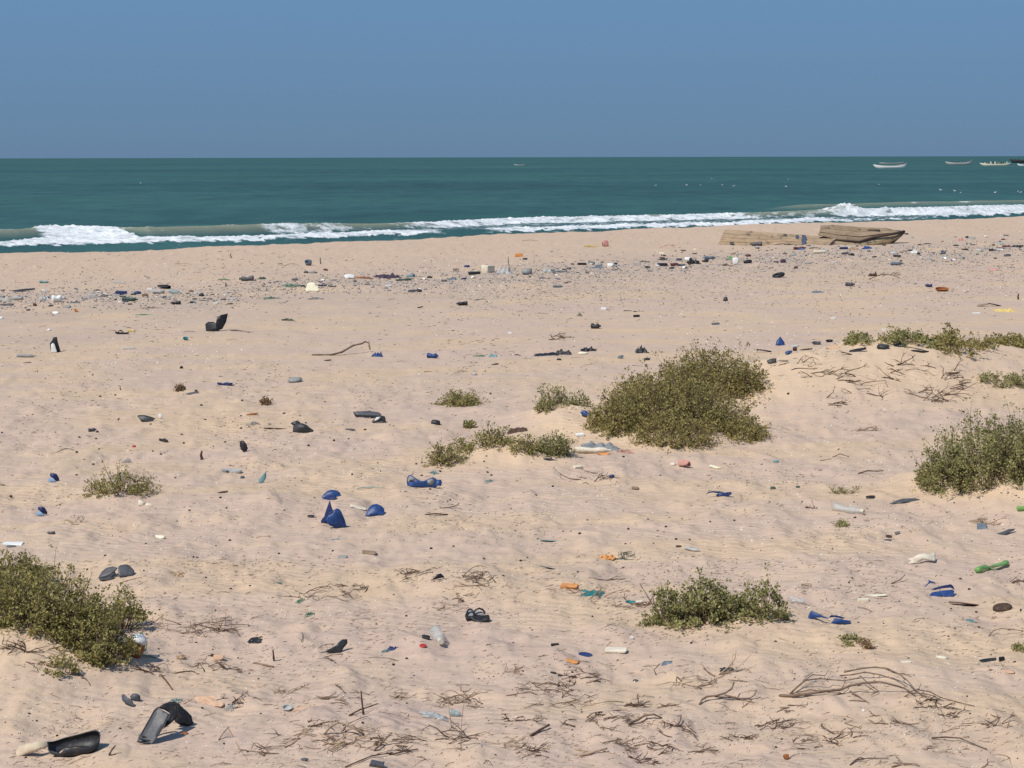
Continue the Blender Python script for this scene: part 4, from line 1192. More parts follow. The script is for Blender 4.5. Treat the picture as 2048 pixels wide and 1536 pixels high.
stick_line('straight dark stick leaning near the spiny shells', [(322, 1350, .02), (332, 1362, .01), (345, 1380)], 0.007, 0.006, WOOD_D)
stick_line('curled branch lying right of the blue half disc', [(850, 1030), (870, 1028, .02), (895, 1030)], 0.008, 0.008, WOOD_D)
stick_line('pale hooked driftwood stick with an upturned end', [(880, 1017), (900, 1015, .01), (912, 1012, .02), (918, 1007, .06)], 0.006, 0.006, WOOD)
stick_line('slender stick under the pale stone at the lower left', [(508, 1327), (528, 1331), (547, 1335)], 0.009, 0.008, WOOD)
stick_line('thin stick standing on the sand under the grey lump', [(548, 1322), (546, 1302, .09)], 0.008, 0.007, WOOD_D)
stick_line('forked dead branch lying right of the far dune face', [(1665, 915), (1680, 908, .05), (1698, 914, .02)], 0.008, 0.006, WOOD, extra=[([(1640, 922), (1662, 918)], .006, .004)])
stick_line('curved dead branch on the sand left of the right shrub', [(1716, 948), (1735, 942, .04), (1755, 943, .03), (1766, 942, .05)], 0.009, 0.007, WOOD_D)
stick_line('leaning forked stick beside the light green shrub', [(1280, 1168, .12), (1292, 1188, .07), (1302, 1203, .02)], 0.006, 0.004, WOOD, extra=[([(1302, 1203, .02), (1290, 1212, .01), (1272, 1213)], .005, .004), ([(1300, 1203, .02), (1308, 1192, .06)], .004, .003)])
stick_line('thin straight stick sloping on the sand left of the blue box', [(1782, 1168), (1800, 1160, .02), (1810, 1150, .05)], 0.006, 0.004, WOOD)
stick_line('two thin branching twigs lying right of the light tube', [(1178, 1156), (1210, 1161), (1250, 1158)], 0.005, 0.004, WOOD, extra=[([(1215, 1161), (1235, 1152, .02)], .004, .003)])
stick_line('long curved dead stick below the crumpled blue rag', [(1012, 1392), (1060, 1384, .01), (1075, 1390), (1030, 1393)], 0.004, 0.003, WOOD)
stick_line('broad V of pale sticks rising by the piece of black rag', [(1402, 1328, .04), (1415, 1342, .02), (1430, 1354)], 0.006, 0.005, WOOD_L, extra=[([(1438, 1350), (1460, 1332, .06), (1470, 1318, .10), (1472, 1303, .15)], .006, .003), ([(1470, 1340, .02), (1490, 1322, .07), (1502, 1310, .10)], .003, .002)])
stick_line('crooked upright dead twig right of the small grey stone', [(1312, 1350), (1308, 1340, .04), (1318, 1330, .07), (1320, 1328, .09)], 0.005, 0.004, WOOD)

# ================================================================ THE WRECKED PIROGUE
def wreck_wood(key, c1, c2):
    m, nt, b = new_mat(key)
    c = coords(nt, scale=(1, 1, 6))
    n = noise_n(nt, 2.5, 6, c, rough=0.7)
    col = ramp(nt, n, [(0.32, tuple(x * 0.7 for x in c1)), (0.5, c1), (0.7, c2)])
    st = ramp(nt, noise_n(nt, 1.1, 5, coords(nt, scale=(2.2, 1, 0.7)), rough=0.65), [(0.56, (0, 0, 0)), (0.66, (0.8, 0.8, 0.8))])
    col = mixc(nt, st, col, (0.07, 0.062, 0.055))
    oi = nt.nodes.new('ShaderNodeObjectInfo')
    col = mixc(nt, 1.0, col, ramp(nt, oi.outputs['Random'], [(0.0, (0.80, 0.78, 0.76)), (0.5, (1, 1, 1)), (1.0, (1.12, 1.06, 0.98))]), 'MULTIPLY')
    nt.links.new(col, b.inputs['Base Color']); b.inputs['Roughness'].default_value = 0.85; b.inputs['Specular IOR Level'].default_value = 0.15
    bump(nt, b, n, 0.6, 0.02)
    return m
WW = wreck_wood('weathered_hull_planks', (0.35, 0.255, 0.165), (0.43, 0.325, 0.215))
WW2 = wreck_wood('pale_hull_planks', (0.38, 0.29, 0.17), (0.48, 0.38, 0.24))
WDK = basic_mat('dark_keel_wood', (0.075, 0.05, 0.045), 0.8, 0.15, 0.1)
WBL = basic_mat('faded_blue_hull_paint', (0.045, 0.07, 0.12), 0.8, 0.15, 0.6, 0.4, 9)

def plank_patch(root, top, bot, Yt, Yb, strips, mat, cols=12, th=0.035, name='plank', gap=0.006, seed=0):
    """hull side between two traced edges, built of separate thick planks"""
    rg = random.Random(seed)
    ta = np.array(top, float); ba = np.array(bot, float)
    def along(a, t):
        x = a[0, 0] + (a[-1, 0] - a[0, 0]) * t
        return x, np.interp(x, a[:, 0], a[:, 1])
    rows = []
    for r in range(strips):
        f0 = r / strips + gap; f1 = (r + 1) / strips - gap
        V, F = [], []; off = rg.uniform(-0.02, 0.02)
        for i in range(cols + 1):
            t = i / cols
            tx, ty = along(ta, t); bx, by = along(ba, t)
            A = P3(tx, ty, Yt(t)); B = P3(bx, by, Yb(t))
            for f in (f0, (f0 + f1) / 2, f1):
                p = A.lerp(B, f); p.y -= 0.10 * math.sin(math.pi * f) + off + 0.012 * noise3((t * 5, r, 0), 2, seed)
                V.append(p - root.location)
        for i in range(cols):
            for k in range(2):
                a = i * 3 + k; F.append((a, a + 1, a + 4, a + 3))
        o = link(name, pymesh(name, V, F, False), mat, root); add_solid(o, th, 0)

def build_wreck():
    g = ground(1560, 491)
    Y0 = g.y
    root = empty('wrecked_pirogue', g)
    tag(root, 'broken tan wooden fishing boat hull lying half buried near the surf', 'wrecked boat')
    Yl = lambda t: Y0 + 1.0 - 0.0 * t
    # long side panel at left
    top = [(1449, 459.5), (1475, 460.5), (1530, 465), (1605, 470), (1672, 477)]
    bot = [(1435, 491), (1487, 493), (1536, 492), (1560, 487), (1600, 490), (1655, 494.5)]
    plank_patch(root, top, bot, lambda t: Y0 + 1.5, lambda t: Y0 + 0.6, 4, WW, 14, seed=1)
    # bow section: upper strakes, gunwale line, lower strakes, fin
    plank_patch(root, [(1641, 451.5), (1670, 450), (1725, 455), (1773, 456.5), (1800, 464)], [(1636, 470), (1672, 479), (1720, 483), (1760, 474), (1803, 466)], lambda t: Y0 + 2.1 + 0.5 * t, lambda t: Y0 + 1.2 + 1.1 * t, 3, WW, 12, seed=2)
    plank_patch(root, [(1672, 480), (1718, 484.5), (1745, 476), (1790, 468), (1806, 465.5)], [(1668, 495), (1715, 493), (1748, 492), (1779, 486), (1797, 476)], lambda t: Y0 + 1.1 + 1.2 * t, lambda t: Y0 + 0.6 + 1.5 * t, 2, WW2, 12, seed=3)
    V, F = [], []
    line = [(1672, 479.5), (1718, 483.5), (1745, 475), (1790, 467), (1808, 463.5)]
    tube([P3(x, y, Y0 + 1.02 + 1.2 * i / 4) - g for i, (x, y) in enumerate(line)], [0.05, 0.05, 0.06, 0.07, 0.06], 6, V, F)
    link('gunwale', pymesh('gunwale', V, F, True), WDK, root)
    V, F = [], []
    tube([P3(1809, 462, Y0 + 2.35) - g, P3(1800, 470, Y0 + 2.3) - g, P3(1788, 480, Y0 + 2.1) - g, P3(1781, 489, Y0 + 1.9) - g], [0.07, 0.1, 0.1, 0.05], 6, V, F)
    link('stem_post', pymesh('stem_post', V, F, True), WDK, root)
    # far side of the hull, seen above the broken gap, and ribs between
    plank_patch(root, [(1645, 453), (1700, 455), (1760, 458), (1806, 462)], [(1645, 474), (1700, 478), (1760, 474), (1803, 467)], lambda t: Y0 + 3.4 - 0.8 * t, lambda t: Y0 + 2.6 - 0.2 * t, 2, WDK, 8, name='far_plank', seed=4)
    for k, t in enumerate((0.10, 0.32, 0.55, 0.78)):
        x = 1449 + (1672 - 1449) * t
        V, F = [], []
        ty = np.interp(x, [p[0] for p in top], [p[1] for p in top])
        tube([P3(x, ty + 1.5, Y0 + 1.62) - g, P3(x - 1, ty + 10, Y0 + 1.5) - g, P3(x - 2, 490, Y0 + 0.95) - g], [0.04, 0.05, 0.04], 5, V, F)
        link('rib', pymesh('rib', V, F, True), WDK, root)
    # dark tube standing in for shade in the gap, and painted bands (sheets of old paint standing a few mm proud)
    V, F = [], []
    tube([P3(1657, 494, Y0 + 0.55) - g, P3(1664, 486, Y0 + 0.75) - g, P3(1671, 480, Y0 + 0.95) - g], [0.04, 0.06, 0.04], 5, V, F)
    link('gap_shade', pymesh('gap_shade', V, F, True), WDK, root)
    def band(x0, x1, y0, y1, mat, yd):
        n = 5; V, F = [], []; rg = random.Random(int(x0))
        for i in range(n + 1):
            t = i / n; y = y0 + (y1 - y0) * t
            yy = Y0 + 1.5 - 0.9 * ((y - 468) / 24 if yd is None else yd) - 0.16
            V += [P3(x0 + rg.uniform(-1.5, 1.5), y, yy) - g, P3(x1 + rg.uniform(-1.5, 1.5), y, yy) - g]
        F = [(2 * i, 2 * i + 1, 2 * i + 3, 2 * i + 2) for i in range(n)]
        o = link('paint_patch', pymesh('paint_patch', V, F), mat, root); add_solid(o, 0.008)
    band(1603, 1613, 470, 489, WBL, None); band(1567, 1574, 468, 485, basic_mat('dark_tar_patch', (0.07, 0.065, 0.06), 0.8, 0.1, 0.4, 0.4, 9), None)
    band(1460, 1468, 463, 489, bpy.data.materials['dark_tar_patch'], None); band(1592, 1598, 470, 478, WBL, None)
    band(1645, 1672, 457, 463, bpy.data.materials['dark_tar_patch'], -0.9); band(1708, 1722, 458, 463, bpy.data.materials['dark_tar_patch'], -0.9); band(1735, 1760, 459, 464, bpy.data.materials['dark_tar_patch'], -0.9)
build_wreck()

# ================================================================ BOATS AFLOAT AND GULLS
def pirogue(label, px, py, wpx, hpx, col, mirror=1, name='fishing_pirogue', rim=None, group='pirogues moored offshore', gear=None, sheer=1.0, yaw=0, tip=None):
    x, y = plane_hit(px, py, SEA); ppm = FPX / y
    L = wpx / ppm; Hh = hpx / ppm
    root = empty(name, (x, y, SEA)); root.rotation_euler = (0, 0, math.radians(yaw))
    n, m = 22, 8; V, F = [], []
    fb = 0.55 * Hh
    def sec(t):
        u = 2 * t - 1
        top = fb + (Hh - fb) * abs(u) ** 2.4 * (1.0 if u * mirror > 0 else 0.62) * sheer
        bw = 0.075 * L * (1 - abs(u) ** 2.6) + 0.004 * L
        bot = -0.25 + (top + 0.2) * abs(u) ** 7
        return top, bw, bot
    for i in range(n + 1):
        t = i / n; top, bw, bot = sec(t)
        for k in range(m + 1):
            a = math.pi * k / m
            ca = math.cos(a); V.append(Vector(((t - 0.5) * L, -bw * math.copysign(abs(ca) ** 0.45, ca), top - (top - bot) * math.sin(a))))
    for i in range(n):
        for k in range(m):
            a = i * (m + 1) + k; F.append((a, a + 1, a + m + 2, a + m + 1))
    hull = link('hull', pymesh('hull', V, F, True), M(col), root); add_solid(hull, 0.06)
    for s in (-1, 1):
        V, F = [], []
        tube([Vector(((i / n - 0.5) * L, s * sec(i / n)[1], sec(i / n)[0])) for i in range(n + 1)], [0.055] * (n + 1), 5, V, F)
        link('gunwale', pymesh('gunwale', V, F, True), M(rim or col), root)
    for t in (0.22, 0.4, 0.6, 0.78):
        top, bw, _ = sec(t); V, F = [], []
        tube([Vector(((t - .5) * L, -bw, top - 0.12)), Vector(((t - .5) * L, bw, top - 0.12))], [0.06, 0.06], 4, V, F)
        link('thwart', pymesh('thwart', V, F), M('beige'), root)
    if tip:
        V, F = [], []; tube([Vector((mirror * 0.44 * L, 0, Hh * 0.8)), Vector((mirror * 0.5 * L, 0, Hh * 1.15))], [0.10, 0.05], 5, V, F)
        link('bow_tip', pymesh('bow_tip', V, F), M(tip), root)
    if gear:
        rg = random.Random(px)
        for i, c in enumerate(gear):
            gx = (-0.36 + 0.72 * (i + 0.5) / len(gear)) * L + rg.uniform(-.02, .02) * L; gh = rg.uniform(0.8, 1.9)
            p = b_chunk(rg.uniform(0.5, 1.0), 0.6, gh, rg, 0.4)[0]
            q = link('net_pile' if i % 3 else 'fuel_drum', pymesh('gear', [v + Vector((gx, 0, fb * 0.7)) for v in p[1]], p[2], False), M(c), root)
    tag(root, label, 'boat', group); return root
pirogue('long white pirogue floating alone with both ends upswept, leftmost of the large boats', 1780, 337, 68, 10, 'white', 1, rim='beige', sheer=1.0)
pirogue('thin far white boat just behind the lone white pirogue', 1784, 328, 52, 4, 'lgrey', 1, sheer=1.2)
pirogue('grey white pirogue with dark cargo and pale fenders, second of the large boats', 1917, 330, 54, 9, 'lgrey', 1, rim='dgrey', gear=['dgrey', 'char', 'maroon', 'lgrey', 'dgrey', 'char'], tip='white')
pirogue('yellowish pirogue heaped with colourful fishing gear', 1991, 332, 64, 8, 'cream', 1, rim='ngreen', gear=['cream', 'dgrey', 'maroon', 'cream', 'yellow', 'char', 'cream', 'rust', 'beige', 'char', 'dgreen', 'yellow', 'cream'])
pirogue('dark crowded boat behind the yellowish pirogue at the right edge', 2040, 326, 42, 11, 'char', 1, rim='dgrey', gear=['dgrey', 'char', 'lgrey', 'navy', 'char', 'grey', 'dgrey', 'white', 'char'], tip='white')
pirogue('white boat nearest the right edge in front of the dark one', 2052, 332, 36, 5, 'white', -1)
pirogue('tiny pale boat far out near the middle of the horizon', 1040, 331, 24, 3, 'lgrey', 1, sheer=1.4, group=None, tip='white')

def gull_mesh():
    bm = bmesh.new(); bmesh.ops.create_icosphere(bm, subdivisions=2, radius=0.5)
    for v in bm.verts:
        t = v.co.x * 2
        v.co = Vector((v.co.x * 0.44, v.co.y * 0.17 * (1 - 0.35 * max(0, -t)), v.co.z * 0.15 + 0.05 + 0.03 * max(0, -t)))
    V = [v.co.copy() for v in bm.verts]; F = [tuple(x.index for x in f.verts) for f in bm.faces]; bm.free()
    n0 = len(V)
    tube([Vector((0.14, 0, .08)), Vector((0.20, 0, .16)), Vector((0.25, 0, .19)), Vector((0.29, 0, .18))], [0.05, 0.04, 0.045, 0.012], 7, V, F)
    return pymesh('gull_body', V, F, True)
def gull_wings():
    V = [Vector(p) for p in ((0.10, .05, .13), (-.02, .09, .14), (-.28, .03, .11), (-.05, .04, .15), (0.10, -.05, .13), (-.02, -.09, .14), (-.28, -.03, .11), (-.05, -.04, .15))]
    return pymesh('gull_wings', V, [(0, 1, 2, 3), (4, 7, 6, 5)])
gm, gw = gull_mesh(), gull_wings()
gm.materials.append(M('white')); gw.materials.append(M('lgrey'))
rgull = random.Random(3)
for i, (px, py) in enumerate([(1424, 358), (1402, 371), (1467, 373), (1576, 359), (1758, 370), (1882, 381), (1910, 383), (1921, 387), (1990, 386), (2036, 384), (2041, 386), (1312, 372), (1444, 371), (1573, 374), (281, 367), (1373, 371)]):
    x, y = plane_hit(px, py, SEA)
    r = empty('seagull', (x, y, SEA + 0.03)); s = rgull.uniform(0.7, 1.0); r.scale = (s, s, s); r.rotation_euler = (0, 0, rgull.uniform(0, 6.28))
    b_ = link('body', gm, None, r); w_ = link('wings', gw, None, r)
    lab = 'white seagull sitting on the open sea, the lone bird at far left' if px == 281 else 'white seagull sitting on the calm sea behind the surf, one of the scattered flock'
    tag(r, lab, 'seagull', 'seagulls resting on the sea')
# ================================================================ LOOSE THINGS ON THE SAND
# (shape, name, category, px, py of the base, width px, height px, colour, turn, label[, group, second colour])
ITEMS = [
 # ---- wrack line, left
 ('blade','black_rag_strip','rag',45,583,50,9,'black',5,'black rag strip with a thin tail, leftmost scrap on the far trash line'),
 ('bottle','plastic_bottle','bottle',116,604,24,17,'white',25,'white crumpled bottle brightest in the left end of the trash line'),
 ('nobottle','plastic_bottle','bottle',12,604,24,12,'clear',-10,'clear crushed bottle at the very left of the trash line'),
 ('nobottle','plastic_bottle','bottle',38,600,22,10,'lgrey',15,'grey dusty bottle just right of the leftmost clear one'),
 ('shard','plastic_shard','plastic scrap',20,611,18,6,'dgrey',10,'dark grey curved scrap under the leftmost clear bottle'),
 ('chunk','charred_lump','lump',70,612,8,8,'maroon',0,'small dark red brown lump in front of the white crumpled bottle'),
 ('rag','plastic_bag','plastic bag',88,598,24,12,'lgrey',20,'greyish film bag crumpled left of the white bottle'),
 ('bowl','plastic_cup','cup',152,624,10,8,'orange',20,'little orange cup below the left end of the trash line'),
 ('shard','plastic_shard','plastic scrap',112,627,17,6,'white',-20,'thin white scrap beside the little orange cup'),
 ('box','shoe','shoe',243,588,23,8,'navy',0,'dark blue black shoe, left one of two near the green bottle'),
 ('chunk','shoe','shoe',275,588,17,8,'navy',10,'dark blue black shoe, right one of two near the green bottle'),
 ('shard','plastic_shard','plastic scrap',290,592,13,6,'brown',0,'brown wedge lying right of the two dark shoes'),
 ('bottle','plastic_bottle','bottle',260,602,33,10,'dgreen',-6,'dark green bottle lying in the left half of the trash line','',None),
 ('shard','plastic_shard','plastic scrap',328,577,27,10,'black',0,'black folded sheet with a pale edge standing above the cyan bottle'),
 ('slab','foam_block','foam block',300,581,11,6,'white',0,'small white foam block left of the black folded sheet'),
 ('nobottle','plastic_bottle','bottle',318,587,26,10,'lgrey',4,'colourless bottle lying just left of the pale cyan bottle'),
 ('nobottle','plastic_bottle','bottle',349,587,22,10,'cteal',0,'pale cyan crushed bottle in the left trash line'),
 ('bottle','plastic_bottle','bottle',351,609,22,9,'black',170,'short black bottle with a red cap','',"red"),
 ('chunk','charred_lump','lump',403,592,11,8,'black',0,'rounded black lump with sticks lying beside it'),
 ('log','driftwood_stick','stick',409,602,24,4,'black',-6,'thick black stick under the rounded black lump'),
 ('blade','plastic_shard','plastic scrap',457,609,13,4,'black',0,'small flat black chip right of the rounded black lump'),
 ('blade','plastic_shard','plastic scrap',294,556,16,6,'black',160,'black leaf shaped scrap alone above the trash line at left'),
 ('bottle','plastic_jug','jug',493,562,29,12,'dgrey',180,'dark grey square shouldered jug above the left trash line'),
 ('net','net_scrap','net scrap',447,560,24,5,'ngreen',0,'thin green net scrap left of the dark grey jug'),
 ('post','driftwood_stick','stick',452,573,4,8,'dbrown',0,'short dark stub poking up left of the dark grey jug'),
 ('post','driftwood_stick','stick',462,516,4,10,'mbrown',0,'thin stick sticking up near the water edge at left'),
 ('stick','driftwood_stick','stick',499,517,22,3,'bone',5,'pale bleached stick near the water edge at left'),
 ('branch','driftwood_stick','stick',365,530,42,6,'straw',0,'pale twig bundle lying on the orange sand near the left surf'),
 ('stick','driftwood_stick','stick',46,566,30,3,'pink',0,'long pinkish stick near the left edge above the trash line'),
 ('nobottle','plastic_bottle','bottle',89,566,20,6,'lteal',0,'pale green bottle half buried right of the long pinkish stick'),
 ('nobottle','plastic_bottle','bottle',240,567,26,6,'clear',0,'clear bottle half buried above the two dark shoes'),
 ('chunk','foam_crumb','foam block',3,638,9,7,'white',0,'white chunk cut by the left edge'),
 ('stone','foam_crumb','foam block',98,661,9,5,'white',0,'white pebble sized crumb above the upright black shoe'),
 ('sandal','sandal','sandal',244,668,27,11,'black',180,'black flip flop lying with a yellow strip behind it'),
 ('slab','plastic_strip','plastic strip',263,663,15,5,'yellow',0,'short yellow strip beside the black flip flop'),
 ('stick','driftwood_stick','stick',224,662,16,3,'dbrown',0,'dark stick touching the left end of the black flip flop'),
 ('log','driftwood_stick','stick',381,663,26,4,'black',0,'thin black stick left of the standing black angular sheet'),
 ('fork','driftwood_stick','stick',487,663,54,7,'black',0,'long black branch right of the standing black angular sheet'),
 ('bowl','bottle_cap','bottle cap',371,680,11,8,'teal',0,'teal cap on the sand below the standing black sheet'),
 ('stick','driftwood_stick','stick',464,680,26,4,'mbrown',8,'pale brown stick below the long black branch'),
 ('nobottle','plastic_bottle','bottle',53,715,39,9,'grey',0,'grey sand coated bottle left of the upright black shoe'),
 ('blade','bark_chip','bark',52,726,15,3,'brown',0,'thin brown chip under the grey sand coated bottle'),
 ('nobottle','plastic_bottle','bottle',260,698,27,7,'clear',0,'clear bottle half sunk on the open sand at upper left'),
 ('stone','pebble','pebble',363,737,7,7,'black',0,'round black ball alone on the open sand at left'),
 ('blade','plastic_shard','plastic scrap',383,788,30,6,'dgrey',0,'thin grey black flake below the blue shoe'),
 ('sandal','shoe','shoe',450,770,36,11,'navy',-20,'navy blue shoe with a white lining at middle left','',"lgrey"),
 ('net','net_scrap','net scrap',284,630,40,5,'ngreen',0,'faint green net threads below the left trash line'),
 ('post','driftwood_stick','stick',241,780,3,9,'dbrown',0,'tiny dark twig standing alone at middle left'),
 ('shard','plastic_shard','plastic scrap',134,615,16,6,'grey',0,'grey curved scrap right of the white crumpled bottle'),
 ('nobottle','plastic_bottle','bottle',186,597,22,12,'clear',30,'clear bulging bottle in the middle of the left trash heap'),
 ('blade','plastic_shard','plastic scrap',150,606,20,5,'dgrey',0,'dark flat piece between the white bottle and the clear one'),
 ('net','net_scrap','net scrap',208,594,22,8,'dgrey',0,'grey wire tangle right of the clear bulging bottle'),
 ('stick','driftwood_stick','stick',216,604,28,4,'mbrown',0,'slanting stick in front of the wire tangle'),
 ('branch','driftwood_stick','stick',305,617,50,6,'mbrown',0,'thin brown stick fragments below the left trash line'),
 # ---- middle of the far beach
 ('fork','driftwood_stick','stick',585,532,34,7,'dbrown',-5,'dark forked stick above the white standing plate'),
 ('blade','driftwood_stick','stick',560,529,10,4,'dbrown',-10,'short dark stick left of the dark forked stick'),
 ('bowl','plastic_bottle','bottle',617,531,15,14,'greyblue',0,'upright greyish bottle stub beside the dark forked stick'),
 ('post','driftwood_stick','stick',641,528,3,13,'dbrown',0,'thin upright post near the upright greyish bottle stub'),
 ('chunk','charred_lump','lump',651,541,10,5,'maroon',0,'dark reddish lump below the thin upright post'),
 ('chunk','stone','stone',612,546,10,6,'dgrey',0,'dark grey stone, left of a pair above the white plate'),
 ('stone','stone','stone',626,546,18,6,'grey',0,'pale grey stone, right of a pair above the white plate'),
 ('shard','foam_block','foam block',698,557,24,11,'white',15,'wedge of white foam at the left end of the orange netting'),
 ('net','net_tangle','net',729,557,40,8,'rust',0,'rusty orange netting on the middle trash line'),
 ('net','net_tangle','net',715,556,26,6,'orange',0,'thin orange netting next to the white foam wedge'),
 ('rag','cloth','cloth',778,555,66,15,'purple',0,'dark purple cloth heaped at the middle trash line'),
 ('sandal','sandal','sandal',645,572,18,8,'navy',10,'dark blue sandal, left of a pair by the white plate'),
 ('sandal','sandal','sandal',664,574,18,9,'dgrey',170,'dark grey sandal, right of a pair by the white plate'),
 ('rag','net_tangle','net',525,558,22,7,'dgreen',-15,'dark green netting lump right of the dark grey jug'),
 ('blade','plastic_shard','plastic scrap',552,565,12,4,'black',0,'small black bit right of the dark green netting'),
 ('disc','can','can',825,553,10,7,'greyblue',0,'small blue grey can right of the purple cloth'),
 ('coil','rope_loop','rope',810,562,40,5,'dgreen',0,'thin dark rope loop below the purple cloth'),
 ('ring','rubber_loop','rubber loop',824,584,18,7,'dgrey',0,'grey rubber loop lying below the dark rope loop'),
 ('shard','plastic_shard','plastic scrap',838,584,12,7,'black',0,'black curl beside the grey rubber loop'),
 ('net','net_scrap','net scrap',580,572,38,7,'ngreen',0,'faded green net left of the white plate'),
 ('net','net_scrap','net scrap',632,598,32,6,'grey',0,'grey net threads in front of the white plate'),
 ('net','net_scrap','net scrap',545,597,34,6,'ngreen',0,'faded green net left of the grey net threads'),
 ('box','foam_box','foam box',976,545,28,19,'bone',55,'big broken white foam box, tallest item on the middle trash line'),
 ('rag','plastic_bag','plastic bag',1008,546,34,16,'lgrey',0,'pale crumpled bag right of the broken white foam box'),
 ('box','plastic_crate','box',949,549,25,8,'black',0,'flat black box left of the broken white foam box'),
 ('disc','bottle_cap','bottle cap',934,534,12,5,'navy',0,'navy cap above the flat black box'),
 ('rag','plastic_bag','plastic bag',905,560,20,9,'greyblue',0,'blue grey bag under a dry plant on the middle trash line'),
 ('coil','dead_plant','dead plant',912,549,14,14,'brown',0,'small dry curled plant behind the blue grey bag'),
 ('post','driftwood_stick','stick',1018,533,2.5,20,'dbrown',0,'thin tall post on the bright sand right of the foam box'),
 ('bottle','plastic_bottle','bottle',924,611,23,10,'black',185,'black bottle lying below the middle trash line'),
 ('log','driftwood_stick','stick',962,600,27,4,'black',0,'straight black stick above right of the black bottle'),
 ('blade','plastic_shard','plastic scrap',840,616,13,5,'black',20,'small black flake left of the black bottle'),
 ('fork','driftwood_stick','stick',785,601,20,5,'brown',0,'brown forked stick in the open sand left of the black flake'),
 ('net','net_tangle','net',578,641,30,8,'dgreen',0,'dark green net clump on the open sand below the white plate'),
 ('rag','rag','rag',755,713,30,15,'blue',-25,'crumpled blue rag at the end of the long curved branch'),
 ('nobottle','plastic_bottle','bottle',866,716,26,13,'blue',-20,'crushed blue bottle right of the crumpled blue rag'),
 ('stick','driftwood_stick','stick',850,709,12,3,'dbrown',10,'tiny stick touching the crushed blue bottle'),
 ('rag','net_tangle','net',986,713,18,9,'lteal',0,'pale teal net knot right of the crushed blue bottle'),
 ('net','net_scrap','net scrap',960,712,30,5,'ngreen',0,'loose green strands beside the pale teal net knot'),
 ('stone','stone','stone',590,763,30,14,'grey',0,'rounded grey stone on the open sand at middle left'),
 ('blade','bark_chip','bark',655,722,16,5,'dbrown',-10,'dark bark flake below the long curved branch'),
 ('stick','driftwood_stick','stick',806,723,30,5,'mbrown',-10,'thin brown stick between the two blue things'),
 ('log','driftwood_stick','stick',928,743,26,5,'dbrown',0,'dark piece of wood lying on pale straw'),
 ('branch','straw_bundle','straw',915,750,34,9,'straw',20,'pale straw bundle under the dark piece of wood'),
 ('stone','stone','stone',949,750,12,7,'lgrey',0,'small pale stone at the right end of the straw bundle'),
 ('blade','plastic_shard','plastic scrap',990,730,14,5,'black',0,'small black chip right of the straw bundle'),
 ('log','driftwood_stick','stick',856,744,16,4,'rust',0,'short reddish stick left of the straw bundle'),
 ('slab','foam_crumb','foam block',1020,667,9,4,'white',0,'white crumb left of the pile of black rags'),
 ('slab','foam_crumb','foam block',777,572,14,3,'white',0,'thin white strip below the purple cloth'),
 # ---- trash line, right half
 ('slab','foam_block','foam block',1038,514,17,9,'orange',0,'bright orange block on the sand below the surf'),
 ('shard','plastic_shard','plastic scrap',1050,519,10,4,'black',0,'black chip beside the bright orange block'),
 ('stick','driftwood_stick','stick',1062,482,36,3,'mbrown',-3,'long straight stick on bright sand above the orange block'),
 ('shard','plastic_shard','plastic scrap',1210,493,15,15,'pink',20,'pinkish standing piece near the surf left of the boat wreck'),
 ('net','net_scrap','net scrap',1182,494,32,7,'yellow',0,'yellowish scraps left of the pinkish standing piece'),
 ('branch','driftwood_stick','stick',1340,496,40,8,'pink',0,'pale pink branching piece left of the boat wreck'),
 ('stone','foam_block','foam block',1054,548,30,16,'grey',20,'grey angular foam lump at the left start of the right trash line'),
 ('rag','plastic_bag','plastic bag',1095,544,20,11,'lgrey',0,'pale bag with a dark opening right of the grey foam lump'),
 ('net','net_scrap','net scrap',1118,544,40,6,'greyblue',0,'grey threads on the trash line right of the pale bag'),
 ('box','plastic_crate','box',1164,530,19,6,'black',0,'small flat black box alone above the right trash line'),
 ('shard','foam_block','foam block',1221,533,14,8,'white',0,'small white curved piece right of the flat black box'),
 ('chunk','charred_lump','lump',1230,529,9,5,'black',0,'little black lump touching the small white curved piece'),
 ('blade','plastic_shard','plastic scrap',1274,532,20,10,'grey',-35,'slanted greyish panel in the right trash line'),
 ('rag','plastic_bag','plastic bag',1198,536,26,9,'greyblue',0,'blue grey bag between the black box and the white piece'),
 ('log','driftwood_stick','stick',1290,524,20,4,'dbrown',0,'dark log above the slanted greyish panel'),
 ('sandal','sandal','sandal',1325,520,22,8,'dgrey',20,'dark sandal with a pale sole, upper of three dark things'),
 ('box','shoe','shoe',1325,531,20,6,'black',0,'black shoe, lower left of three dark things'),
 ('box','shoe','shoe',1349,532,16,7,'maroon',0,'maroon black shoe, lower right of three dark things'),
 ('rag','plastic_bag','plastic bag',1388,527,30,14,'black',0,'black bag with a white patch in the right trash line'),
 ('shard','plastic_shard','plastic scrap',1376,520,14,7,'white',0,'white scrap tucked behind the black bag'),
 ('bottle','plastic_bottle','bottle',1420,519,24,9,'greyblue',10,'blue grey bottle right of the black bag'),
 ('rag','plastic_bag','plastic bag',1460,519,13,10,'green',0,'light green plastic tuft on the trash line'),
 ('shard','foam_block','foam block',1471,529,12,16,'white',0,'white standing piece right of the light green tuft'),
 ('chunk','charred_lump','lump',1496,513,12,6,'maroon',0,'dark maroon lump in front of the left half of the wreck'),
 ('shard','plastic_shard','plastic scrap',1496,526,20,8,'black',10,'black triangular flap with a white edge below the maroon lump'),
 ('chunk','charred_lump','lump',1450,531,16,4,'dbrown',0,'dark brown flat lump below the white standing piece'),
 ('bottle','plastic_bottle','bottle',1512,492,26,10,'dgrey',170,'dark tube lying against the hull of the wreck'),
 ('blade','driftwood_stick','stick',1134,566,18,4,'dbrown',0,'thick dark stick right of the blue grey bottle in mid beach'),
